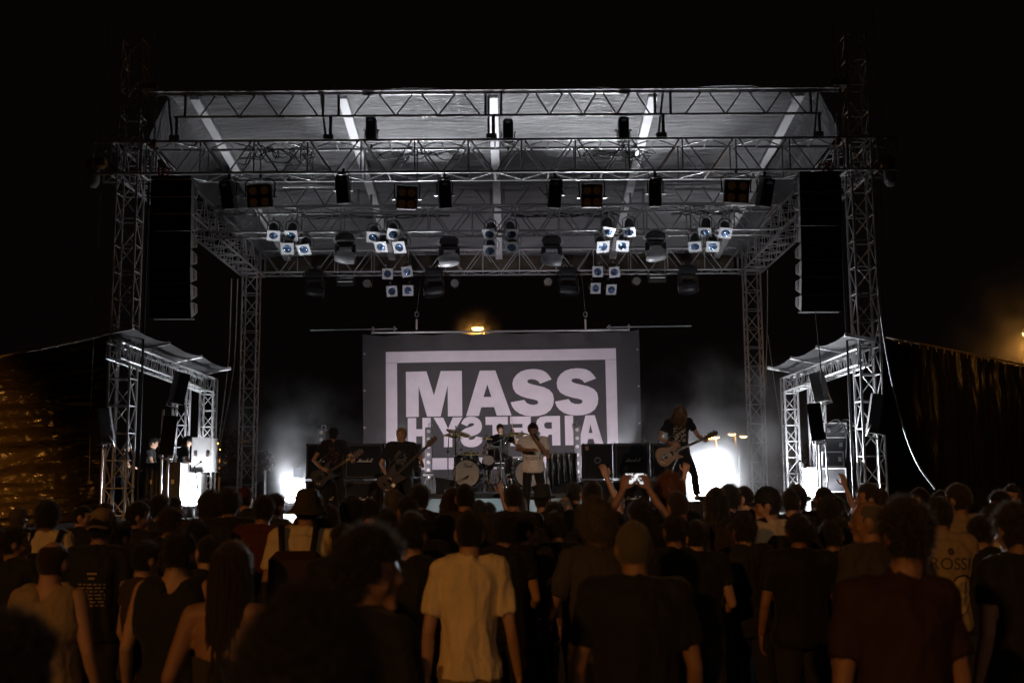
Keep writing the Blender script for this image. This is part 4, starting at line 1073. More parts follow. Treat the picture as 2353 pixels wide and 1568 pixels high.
cabinet('black speaker cabinet at the upper right of the left stack, its whole logo visible', 792, 1018, 880, 1099, Y1, True)
cabinet('black speaker cabinet at the lower left of the left stack', 702, 1104, 790, 1188, Y1, True)
cabinet('black speaker cabinet at the lower right of the left stack', 791, 1104, 879, 1188, Y1, True)
cabinet('black bass cabinet with red badge behind the bassist, upper of two', 886, 1018, 965, 1095, Y1, False, plain=True, badge=True)
cabinet('black bass cabinet with red badge behind the bassist, lower of two', 886, 1097, 965, 1188, Y1, False, plain=True, badge=True)
cabinet('bass cabinet with a round port at the left of the right stack, upper of two', 1337, 1018, 1408, 1100, Y1 + .3, False, plain=True, badge=True, port=True)
cabinet('black bass cabinet with red badge at the left of the right stack, lower of two', 1337, 1102, 1408, 1186, Y1 + .3, False, plain=True, badge=True)
cabinet('black speaker cabinet in the middle of the right stack, behind the raised phone', 1410, 1017, 1493, 1098, Y1 + .2, True)
cabinet('black speaker cabinet in the lower middle of the right stack', 1410, 1103, 1493, 1186, Y1 + .2, True)
cabinet('speaker cabinet at the right of the right stack behind the guitarist, upper of two', 1495, 1017, 1578, 1098, Y1 + .2, True)
cabinet('speaker cabinet at the right of the right stack behind the guitarist, lower of two', 1495, 1103, 1578, 1186, Y1 + .2, False)

# slim lamp towers of stacked round lamps
def lamp_tower(label, u, vtop, vbot, y, hook=1, grp='slim lamp towers behind the band'):
    a, b = at(u, vtop, y), at(u, vbot, y); T = thing('lamp_tower', label, 'lamp tower', (b.x, y, DECK), grp, world=True)
    x = b.x; MB().bbox((x, y + .05, (a.z + b.z) / 2), (.17, .1, a.z - b.z), .01).build('column', mat('tower_grey', (.13, .13, .14), .5), T)
    n = max(2, round((a.z - b.z) / .19))
    for i in range(n):
        z = lerp(b.z, a.z, (i + .5) / n)
        l = MB().lathe([(.062, -.006), (.062, .02)], (x, y, z), Matrix(((1, 0, 0), (0, 0, 1), (0, 1, 0))), 14).build('lamp_rim', BLACK, T)
        MB().lathe([(0, .0), (.03, -.004), (.058, .004)], (x, y, z), Matrix(((1, 0, 0), (0, 0, 1), (0, 1, 0))), 14).build('lamp_face', led_m, l)
    MB().tube([(x, y + .05, a.z), (x, y + .05, a.z + .09), (x + .09 * hook, y + .05, a.z + .07), (x + .11 * hook, y + .05, a.z - .05)], .014, 6).build('hook', STEEL, T)
    if vbot > 1060:
        for k in (-1, 1):
            bar('tripod_leg', (x, y + .05, b.z + .05), (x + k * .26, y - .1, DECK), .014, STEEL, T)
        bar('tripod_leg', (x, y + .05, b.z + .05), (x, y + .35, DECK), .014, STEEL, T)
        MB().bbox((x, y + .03, b.z - .02), (.24, .16, .06), .01).build('base_clamp', STEEL, T)
    return T
lamp_tower('slim lamp tower standing between bassist and drum kit', 984, 981, 1088, 25.8)
lamp_tower('slim lamp tower standing beside the right bass cabinet', 1327, 977, 1092, 25.8, -1)
lamp_tower('slim lamp tower rising behind the left cabinet stack', 737, 984, 1052, 25.5)
lamp_tower('slim lamp tower rising behind the right guitarist', 1523, 990, 1052, 25.5)

# drum riser with glowing skirt panels
riser = thing('drum_riser', 'low drum riser with a black edge and glowing white front panels', 'riser', (CX, 24.6, DECK), world=True)
rt = at(1140, 1133, 23.4).z; rxl, rxr = at(968, 1135, 23.4).x, at(1388, 1135, 23.4).x
MB().bbox(((rxl + rxr) / 2, 24.9, rt - .05), (rxr - rxl, 3.0, .1), .01).build('platform', BLACK, riser)
def panel_material():
    m = bpy.data.materials.new('frosted_panel'); m.use_nodes = True; nt = m.node_tree; L = nt.links.new
    b = nt.nodes['Principled BSDF']; b.inputs['Base Color'].default_value = (.6, .62, .62, 1); b.inputs['Roughness'].default_value = .5
    t = nt.nodes.new('ShaderNodeBsdfTranslucent'); t.inputs['Color'].default_value = (.75, .8, .8, 1)
    ms = nt.nodes.new('ShaderNodeMixShader'); ms.inputs[0].default_value = .7
    L(b.outputs[0], ms.inputs[1]); L(t.outputs[0], ms.inputs[2]); L(ms.outputs[0], nt.nodes['Material Output'].inputs['Surface']); return m
pm = panel_material(); nP = 4
for i in range(nP):
    x0, x1 = lerp(rxl + .03, rxr - .03, i / nP), lerp(rxl + .03, rxr - .03, (i + 1) / nP)
    MB().box(((x0 + x1) / 2, 23.46, (DECK + rt - .1) / 2), (x1 - x0 - .02, .006, rt - .1 - DECK)).build('skirt_panel', pm, riser)
    bar('riser_leg', (x0, 23.5, DECK), (x0, 23.5, rt - .1), .025, STEEL, riser)
for i in range(4):
    x = lerp(rxl, rxr, (i + .5) / 4); lamp('riser_tube_light', 'POINT', (x, 24.0, DECK + .1), 5.0, (.85, .95, 1.0), size=.08)
    MB().cyl((x - .4, 24.0, DECK + .03), (x + .4, 24.0, DECK + .03), .02, n=8).build('light_tube', mat('tube_glow', (1, 1, 1), emit=(.85, .95, 1), estr=2.5), riser)

# ---------------------------------------------------------------- drum kit
SHELL = mat('drum_shell', (.03, .03, .033), .22, vary=.2); HEADM = mat('drum_head', (.62, .56, .48), .5, vary=.08, vscale=6); BRASS = mat('cymbal_bronze', (.72, .55, .27), .28, .9, vary=.2, vscale=14)
FY = Matrix(((1, 0, 0), (0, 0, 1), (0, -1, 0)))       # local z -> -y .. drum axis towards the audience
def drum(name, label, cat, c, r, depth, M, head=HEADM, lugs=8, logo=False, group=None, legs=0, hoop=CHROME, zfloor=None):
    c = Vector(c); T = thing(name, label, cat, c, group, world=True)
    MB().lathe([(r * .97, 0), (r * .97, depth)], c, M, 32).build('shell', SHELL, T)
    MB().lathe([(0, depth + .004), (r * .95, depth + .004)], c, M, 32).build('front_head' if logo or name == 'bass_drum' else 'batter_head', head, T)
    MB().lathe([(0, -.004), (r * .95, -.004)], c, M, 32).build('back_head', head, T)
    for z in (0, depth):
        MB().lathe([(r * .95, z - .012), (r * 1.02, z - .02), (r * 1.03, z + .012), (r * .97, z + .022), (r * .95, z + .012)], c, M, 32).build('hoop', hoop, T)
    for k in range(lugs):
        a = 2 * PI * (k + .5) / lugs; p = Vector((r * 1.02 * math.cos(a), r * 1.02 * math.sin(a), 0))
        MB().bbox(c + M @ (p + Vector((0, 0, depth * .5))), (.03, .03, .06), .008, M).build('lug', CHROME, T)
        bar('tension_rod', c + M @ (p + Vector((0, 0, depth * .02))), c + M @ (p + Vector((0, 0, depth * .98))), .006, CHROME, T)
    for k in range(legs):
        a = 2 * PI * k / legs + .4; p = c + M @ Vector((r * math.cos(a), r * math.sin(a), depth * .4)); bar('drum_leg', p, (p.x, p.y, zfloor), .01, CHROME, T)
    return T
Fm = Matrix(((1, 0, 0), (0, 0, -1), (0, 1, 0)))       # local z -> -y
bc1 = at(1083, 1087, 23.75); rb = .305
b1 = drum('bass_drum', 'left bass drum with a cream head and dark script logo', 'bass drum', bc1 + Vector((0, .45, 0)), rb, .45, Rz(-14) @ Fm, hoop=BLACK_GLOSS, group='bass drums of the kit')
m = script_mesh('Pearl', .21); _c1 = bc1 + Vector((0, .45, 0)); _M1 = Rz(-14) @ Fm
m.v = [tuple(_c1 + _M1 @ Vector((x + .03, z + .135, .462))) for x, y, z in m.v]
m.build('logo', BLACK, b1, normals=False)
bc2 = at(1204, 1087, 23.75)
b2 = drum('bass_drum', 'right bass drum half hidden behind the singer', 'bass drum', bc2 + Vector((0, .45, 0)), rb, .45, Rz(12) @ Fm, hoop=BLACK_GLOSS, group='bass drums of the kit')
mic_stand('short mic stand poking into the left bass drum', at(1040, 1128, 23.2), at(1050, 1105, 23.2), at(1075, 1093, 23.55))
drum('snare_drum', 'shallow side drum above the left bass drum', 'drum', at(1083, 1057, 24.0), .17, .17, Matrix.Identity(3), lugs=6)
drum('rack_tom', 'rack tom in front of the drummer', 'drum', at(1136, 1055, 24.1), .16, .26, Rx(12), lugs=6)
drum('rack_tom', 'small tom lying low between the two bass drums', 'drum', at(1122, 1068, 24.0), .13, .2, Rx(60) @ Rz(20), lugs=6)
drum('floor_tom', 'floor tom right of the drummer behind the singer', 'drum', at(1178, 1090, 24.6), .2, .36, Matrix.Identity(3), lugs=6, legs=3, zfloor=rt)
drum('floor_tom', 'tall side drum beside the left bass drum', 'drum', at(1060, 1085, 24.3), .17, .36, Rz(10) @ Rx(-5), lugs=6, legs=3, zfloor=rt)
def cymbal_stand(label, u, v, y, r, tilt, roll, group='cymbals of the drum kit', hat=False, m=BRASS, post=CHROME, ufoot=None):
    p = at(u, v, y); T = thing('cymbal', label, 'cymbal', (p.x, y, rt), group, world=True); M = Rx(tilt) @ Ry(roll)
    prof = [(0, .05), (.02, .05), (.05, .035), (.07, .02), (r * .6, .008), (r, -.012), (r, -.016), (r * .6, .003), (.07, .014), (0, .04)]
    MB().lathe(prof, p, M, 36).build('cymbal_plate', m, T)
    if hat: MB().lathe([(a, -b - .03) for a, b in prof], p, M, 36).build('cymbal_plate', m, T)
    f = Vector((at(ufoot, v, y).x if ufoot else p.x, y, rt)); k = Vector((f.x, y, lerp(rt, p.z, .72)))
    bar('upright', f + Vector((0, 0, .25)), k, .014, post, T); bar('boom', k, p, .010, post, T)
    MB().bbox(k, (.05, .05, .07), .015).build('joint', CHROME, T)
    MB().cyl(p + M @ Vector((0, 0, .04)), p + M @ Vector((0, 0, .09)), .016, n=8).build('wing_nut', BLACK, T)
    for q in range(3):
        a = 2 * PI * q / 3 + .3; bar('stand_leg', f + Vector((0, 0, .32)), f + Vector((.26 * math.cos(a), .26 * math.sin(a), 0)), .011, CHROME, T)
    return T
cymbal_stand('large crash cymbal tilted at the left of the kit', 1054, 993, 24.2, .29, 14, 16, ufoot=1059)
cymbal_stand('thin splash cymbal at the far left of the kit', 1031, 1000, 24.4, .17, 6, 8, ufoot=1029)
cymbal_stand('second thin cymbal behind the left crash cymbal', 1048, 1004, 24.8, .17, 3, 6, ufoot=1047)
cymbal_stand('broad ride cymbal low above the side drum', 1083, 1041, 24.0, .31, 6, 2)
cymbal_stand('small cymbal left of the drummer', 1118, 1007, 24.3, .13, 6, 0)
cymbal_stand('large crash cymbal in front of the drummer, right of his face', 1175, 996, 24.0, .27, 10, -8, ufoot=1149)
cymbal_stand('dim cymbal behind the singer head', 1200, 998, 24.9, .2, 4, -10)
mic_stand('tall black mic stand at the left of the drum kit', at(1044, 1140, 23.3), at(1047, 990, 23.3), at(1047, 978, 23.3))
hw = thing('drum_hardware', 'chrome pedals and rack tubes between the two bass drums', 'drum hardware', at(1143, 1130, 23.9), world=True)
for k in range(9):
    a = at(1118 + 6 * k, 1125, 23.8 + .05 * (k % 3)); b = at(1126 + 4 * k, 1070 + 9 * (k % 4), 23.9); bar('tube', a, b, .011, CHROME, hw)
for k in range(12):
    p = at(1116 + (k * 29) % 58, 1072 + (k * 17) % 50, 23.8); MB().bbox(p, (.045, .04, .05), .012, Euler((k, k * 2, k * 3)).to_matrix()).build('clamp', CHROME, hw)
MB().bbox(at(1143, 1134, 23.75), (.3, .3, .02), .004).build('pedal_board', mat('amber_board', (.5, .22, .03), .5), hw)
bar('upright', at(1150, 1130, 23.6), at(1150, 1010, 23.6), .016, CHROME, hw); bar('boom', at(1134, 1018, 23.55), at(1172, 1000, 23.7), .012, CHROME, hw)
rk = Vector((at(1010, 1115, 23.3).x, 23.3, rt))
clut = thing('wedge_monitor', 'black wedge monitor speaker left of the drum kit', 'monitor speaker', rk, world=True)
c = at(1010, 1090, 24.2)
MB().prism([(-.36, 0), (.34, 0), (.24, .3), (-.12, .36)], 0, .45, o=(c.x, 24.2, rt)).build('cabinet', TOLEX, clut)
MB().bbox((c.x + .3, 24.15, rt + .16), (.04, .36, .26), .005).build('grille', GRILLE, clut)
for k in range(3): bottle(f"{('left', 'middle', 'right')[k]} one of three water bottles on the riser left of the kit", Vector((at(982 + 7 * k, 1130, 23.6).x, 23.6 + .05 * k, rt)), 1.3, 'water bottles on the riser left of the kit')
bottle('single water bottle on the riser right of the singer', Vector((at(1259, 1130, 23.5).x, 23.5, rt)), 1.2)
# table draped in black plastic
tb = at(1290, 1042, 24.3); tc_ = thing('draped_table', 'table covered with a shiny creased black sheet right of the singer', 'table', (tb.x, 24.3, rt), world=True)
def drape(a, b):
    x = lerp(-.34, .34, a); f = 1 - b
    return (tb.x + x * (1 + .08 * f), 24.3 - .02 - .05 * f * math.sin(a * 34 + 2 * b) - .03 * f * noise.noise(Vector((a * 9, b * 3, 1))), lerp(rt + .02, tb.z, b))
MB().grid(drape, 70, 20).build('black_sheet', mat('black_plastic_sheet', (.02, .022, .024), .22, bump=.5, bscale=14, aniso=(1, 1, .25)), tc_)
MB().bbox((tb.x, 24.65, tb.z), (.7, .72, .03), .01).build('table_top', BLACK, tc_)
for sx in (-1, 1):
    for yy in (24.36, 24.95): bar('leg', (tb.x + sx * .3, yy, rt), (tb.x + sx * .3, yy, tb.z - .02), .02, BLACK, tc_)
sm = thing('towel', 'folded pale towel lying on the draped table', 'towel', (tb.x + .2, 24.45, tb.z + .02), world=True)
MB().grid(lambda a, b: (tb.x + .02 + .3 * a, 24.36 + .2 * b, tb.z + .02 + .05 * math.sin(PI * a) * math.sin(PI * b) + .012 * noise.noise(Vector((a * 5, b * 5, 0)))), 14, 8).build('cloth', mat('towel_blue_grey', (.4, .45, .55), .9), sm)
bg_ = thing('gear_bag', 'dark soft gear bag lying on the riser right of the table', 'bag', (at(1300, 1120, 23.8).x, 23.8, rt), world=True)
MB().grid(lambda a, b: (at(1262, 1120, 23.8).x + 1.0 * a, 23.7 + .45 * b, rt + .24 * (math.sin(PI * a) ** .5) * (math.sin(PI * b) ** .6) * (1 + .35 * noise.noise(Vector((a * 4, b * 3, 7))))), 30, 14).build('bag_body', mat('bag_cloth', (.015, .015, .017), .8), bg_)
ft = at(1560, 1120, 22.6)
pc = thing('picture_frame', 'small pale framed sheet in the smoke left of the left stack', 'frame', at(682, 1085, 24.6), world=True)
c = at(684, 1085, 24.6); MB().bbox(c, (.19, .02, .19), .004).build('sheet', mat('pale_sheet', (.5, .52, .55), .5, transl=.8), pc)
for q in ((0, .1, .22, .012), (0, -.1, .22, .012), (-.1, 0, .012, .2), (.1, 0, .012, .2)): MB().box(c + Vector((q[0], -.012, q[1])), (q[2], .01, q[3])).build('frame_strip', CASE_PALE, pc)
bar_t = thing('upright_tube', 'pale upright tube standing in the smoke left of the left stack', 'pole', at(609, 1130, 26), world=True)
bar('tube', at(609, 1150, 26), at(609, 1080, 26), .03, ALU_BRIGHT, bar_t)
bar_t = thing('upright_tube', 'pale upright tube standing in the smoke right of the right guitarist', 'pole', at(1698, 1140, 26), world=True)
bar('tube', at(1699, 1150, 26), at(1697, 1045, 26), .02, ALU_BRIGHT, bar_t)

# ---------------------------------------------------------------- stage smoke
def smoke(name, label_kind, c, r, dens, scale, seed, falloff=2.0, col=(.9, .92, .95)):
    m = bpy.data.materials.new(name); m.use_nodes = True; nt = m.node_tree; L = nt.links.new
    nt.nodes.remove(nt.nodes['Principled BSDF'])
    v = nt.nodes.new('ShaderNodeVolumePrincipled'); v.inputs['Color'].default_value = (*col, 1); v.inputs['Anisotropy'].default_value = .25
    tc = nt.nodes.new('ShaderNodeTexCoord'); ln = nt.nodes.new('ShaderNodeVectorMath'); ln.operation = 'LENGTH'; L(tc.outputs['Object'], ln.inputs[0])
    mr = nt.nodes.new('ShaderNodeMapRange'); mr.inputs['From Min'].default_value = .0; mr.inputs['From Max'].default_value = 1.0; mr.inputs['To Min'].default_value = 1; mr.inputs['To Max'].default_value = 0
    L(ln.outputs['Value'], mr.inputs['Value'])
    pw = nt.nodes.new('ShaderNodeMath'); pw.operation = 'POWER'; pw.inputs[1].default_value = falloff; L(mr.outputs[0], pw.inputs[0])
    mp = nt.nodes.new('ShaderNodeMapping'); mp.inputs['Location'].default_value = (seed, 0, 0); mp.inputs['Scale'].default_value = (r[0], r[1], r[2]); L(tc.outputs['Object'], mp.inputs['Vector'])
    n = nt.nodes.new('ShaderNodeTexNoise'); n.inputs['Scale'].default_value = scale; n.inputs['Detail'].default_value = 4; n.inputs['Roughness'].default_value = .55; n.inputs['Distortion'].default_value = .3
    L(mp.outputs[0], n.inputs['Vector'])
    m2 = nt.nodes.new('ShaderNodeMapRange'); m2.inputs['From Min'].default_value = .42; m2.inputs['From Max'].default_value = .66; m2.inputs['To Min'].default_value = .06; L(n.outputs['Fac'], m2.inputs['Value'])
    mu = nt.nodes.new('ShaderNodeMath'); mu.operation = 'MULTIPLY'; L(pw.outputs[0], mu.inputs[0]); L(m2.outputs[0], mu.inputs[1])
    m3 = nt.nodes.new('ShaderNodeMath'); m3.operation = 'MULTIPLY'; m3.inputs[1].default_value = dens; L(mu.outputs[0], m3.inputs[0]); L(m3.outputs[0], v.inputs['Density'])
    L(v.outputs[0], nt.nodes['Material Output'].inputs['Volume'])
    o = MB().ball((0, 0, 0), 1.0, nu=20, nv=12).build(name, m); o.location = c; o.scale = r
    return tag(o, label_kind, name, None, 'stuff')
smoke('smoke', 'white stage smoke drifting at the right behind the guitarist', (5.2, 26.4, 1.9), (3.4, 1.8, 3.3), 1.1, .8, 3.0, 1.5)
smoke('smoke', 'dense white smoke glowing round the blazing floor light', (4.75, 26.0, 1.75), (2.4, 1.6, 2.3), 1.35, 1.2, 5.0, 1.8)
smoke('smoke', 'thin stage smoke drifting left of the left amplifier stack', (-5.0, 26.2, 1.3), (3.3, 1.5, 3.3), .65, 1.1, 8.0, 1.6)
smoke('smoke', 'thin smoke low behind the drum kit', (-.3, 27.6, 1.5), (3.6, .9, 1.4), .10, .8, 15.0, 1.3)
p_ = at(2364, 764, 46); smoke('haze', 'orange lit haze round the street lamp at the right edge', p_ + Vector((0, -.2, -.3)), (4.5, 3, 4.5), .07, .2, 1.0, 2.2)  # volume balls added to imitate the lens glow round both street lamps
p_ = at(1097, 753, 62); smoke('haze', 'orange lit haze round the street lamp above the banner', p_ + Vector((0, -.2, -.3)), (1.8, 1.5, 1.8), .6, .2, 1.0, 2.0)
# ================================================================ PEOPLE
SKIN = mat('skin', (.42, .24, .16), .55, vary=.1, vscale=14, bump=.15, bscale=120)
SKIN_TAN = mat('skin_tan', (.30, .16, .10), .55, vary=.1, vscale=14, bump=.15, bscale=120)
EYE = mat('eye', (.03, .02, .02), .1)
HAIR_DARK = mat('hair_dark', (.010, .008, .006), .85, spec=.15, sheen=.5, transl=.25, tcol=(.30, .24, .19)); HAIR_BROWN = mat('hair_brown', (.03, .018, .011), .85, spec=.15, sheen=.5, transl=.25, tcol=(.36, .24, .15))
HAIR_GREY = mat('hair_grey', (.10, .085, .07), .85, spec=.15, sheen=.4); HAIR_BLOND = mat('hair_blond', (.30, .19, .08), .8, spec=.2)
def cloth(name, col, rough=.85): return mat('cloth_' + name, col, rough, bump=.25, bscale=55, vary=.12, vscale=3, sheen=.08)
C_BLACK = cloth('black', (.0065, .0065, .007)); C_CHAR = cloth('charcoal', (.014, .013, .013)); C_NAVY = cloth('navy', (.012, .014, .03))
C_SAND = cloth('sand', (.30, .22, .13)); C_CREAM = cloth('cream', (.60, .48, .30)); C_WHITE = cloth('white', (.80, .76, .72)); C_GREY = cloth('grey', (.05, .044, .04))
C_RED = cloth('dark_red', (.07, .012, .010)); C_TAN = cloth('tan', (.24, .17, .095)); C_BROWN = cloth('brown', (.035, .022, .015)); C_OLIVE = cloth('olive', (.035, .030, .017))
C_DENIM = cloth('denim', (.018, .020, .030)); C_PINK = cloth('pink', (.5, .03, .10)); C_YELLOW = cloth('yellow', (.55, .34, .05))

def Vv(*a): return Vector(a)
def remesh(mb, voxel, smooth=3, disp=0.0, dscale=9.0, seed=0.0, stretch=(1, 1, 1)):
    me = mb.mesh('r'); o = bpy.data.objects.new('r', me); COL.objects.link(o)
    md = o.modifiers.new('r', 'REMESH'); md.mode = 'VOXEL'; md.voxel_size = voxel; md.use_smooth_shade = True
    if smooth: s = o.modifiers.new('s', 'SMOOTH'); s.iterations = smooth; s.factor = .5
    dg = bpy.context.evaluated_depsgraph_get(); dg.update()
    out = bpy.data.meshes.new_from_object(o.evaluated_get(dg))
    bpy.data.objects.remove(o); bpy.data.meshes.remove(me)
    if disp:
        n = len(out.vertices); co = np.empty(n * 3, 'f'); out.vertices.foreach_get('co', co); co = co.reshape(-1, 3)
        no = np.empty(n * 3, 'f'); out.vertices.foreach_get('normal', no); no = no.reshape(-1, 3)
        for i in range(n):
            p = co[i]; q = Vector((p[0] * dscale * stretch[0] + seed, p[1] * dscale * stretch[1], p[2] * dscale * stretch[2]))
            h = 1 - abs(noise.noise(q)) * 2
            h += .45 * (1 - abs(noise.noise(q * 2.3 + Vector((7, 3, 1)))) * 2)
            co[i] = p + no[i] * (disp * (h - .6))
        out.vertices.foreach_set('co', co.ravel()); out.update()
    out.polygons.foreach_set('use_smooth', [True] * len(out.polygons))
    return out

def ring_loft(mb, rings, n=18):
    """rings: (centre, x axis, y axis) with axes scaled to the radii; both ends closed"""
    vs = []
    for c, x, y in rings:
        for k in range(n):
            a = 2 * PI * k / n; vs.append(c + x * math.cos(a) + y * math.sin(a))
    m = len(rings)
    mb.add(vs, [(i * n + k, i * n + (k + 1) % n, (i + 1) * n + (k + 1) % n, (i + 1) * n + k) for i in range(m - 1) for k in range(n)] + [tuple(range(n - 1, -1, -1)), tuple(range((m - 1) * n, m * n))], True)

def limb(mb, pts, rs, n=12):
    pts = [Vector(p) for p in pts]
    mb.tube(pts, rs, n)
    for p, r in zip(pts, rs): mb.ball(p, r * .99, nu=n, nv=8)

def head_shape(p):
    """unit sphere point -> head surface, facing +y"""
    x, y, z = p
    X, Yv, Z = .076 * x, .097 * y, .122 * z
    if z < 0:
        t = -z; X *= 1 - .30 * t * t
        if y > 0: Yv *= 1 - .10 * t
        else: Yv *= 1 - .32 * t
    if y > 0: Yv *= .95
    if z > 0: k = 1 + .13 * math.sin(PI * z); X *= k; Yv *= 1 + .07 * math.sin(PI * z)
    if y < 0 and z > -.3: Yv *= 1.03
    return Vector((X, Yv, Z))
def head_geo(mb, c, M):
    nu, nv = 24, 16; vs = []
    for j in range(nv + 1):
        t = PI * j / nv
        for i in range(nu):
            a = 2 * PI * i / nu; vs.append(c + M @ head_shape((math.sin(t) * math.cos(a), math.sin(t) * math.sin(a), math.cos(t))))
    mb.add(vs, [(j * nu + i, (j + 1) * nu + i, (j + 1) * nu + (i + 1) % nu, j * nu + (i + 1) % nu) for j in range(nv) for i in range(nu)], True)
    mb.tube([c + M @ Vv(0, .086, .03), c + M @ Vv(0, .1, 0), c + M @ Vv(0, .108, -.02), c + M @ Vv(0, .09, -.03)], [.009, .012, .017, .012], 8)
    mb.ball(c + M @ Vv(0, .078, -.098), (.026, .02, .02), M); mb.ball(c + M @ Vv(0, .088, -.056), (.024, .011, .010), M); mb.ball(c + M @ Vv(0, .084, -.07), (.02, .011, .008), M)
    mb.ball(c + M @ Vv(0, .080, .042), (.055, .016, .011), M)
    for s in (-1, 1):
        mb.ball(c + M @ Vv(s * .080, -.008, -.005), (.011, .021, .034), M @ Rz(s * -18)); mb.ball(c + M @ Vv(s * .045, .06, -.03), (.02, .02, .022), M)

def hand_geo(mb, w, d, up, curl, side, s=1.0):
    """palm, four fingers and a thumb; w wrist, d pointing direction, up = back of the hand, side +1 thumb towards d x up"""
    d = d.normalized(); up = (up - d * up.dot(d)).normalized(); lat = d.cross(up) * side
    ring_loft(mb, [(w + d * t * s, lat * (a * s), up * (b * s)) for t, a, b in ((-.015, .024, .020), (.02, .034, .017), (.055, .041, .015), (.088, .039, .012), (.094, .03, .008))], 12)
    for k, (o, L, r) in enumerate(((.030, .074, .0092), (.010, .083, .0095), (-.010, .077, .009), (-.029, .060, .008))):
        p = w + d * (.086 * s) + lat * (o * s); pts = [p - d * .02 * s, p]
        th = 0.0
        for q, f in enumerate((.45, .32, .23)):
            th += curl * (.75, 1.0, .8)[q]
            pts.append(pts[-1] + (d * math.cos(th) - up * math.sin(th)) * (L * f * s))
        mb.tube(pts, [r * s, r * s, r * .95 * s, r * .88 * s, r * .7 * s], 7)
    t0 = w + d * .02 * s + lat * .028 * s; t1 = t0 + (d * .5 + lat * .75 - up * .25).normalized() * .038 * s; t2 = t1 + (d * .85 + lat * .3 - up * (.25 + .5 * curl)).normalized() * .032 * s; t3 = t2 + (d * .9 + lat * .05 - up * (.2 + .6 * curl)).normalized() * .024 * s
    mb.tube([t0 - lat * .01 * s, t1, t2, t3], [.013 * s, .0115 * s, .0105 * s, .008 * s], 8)

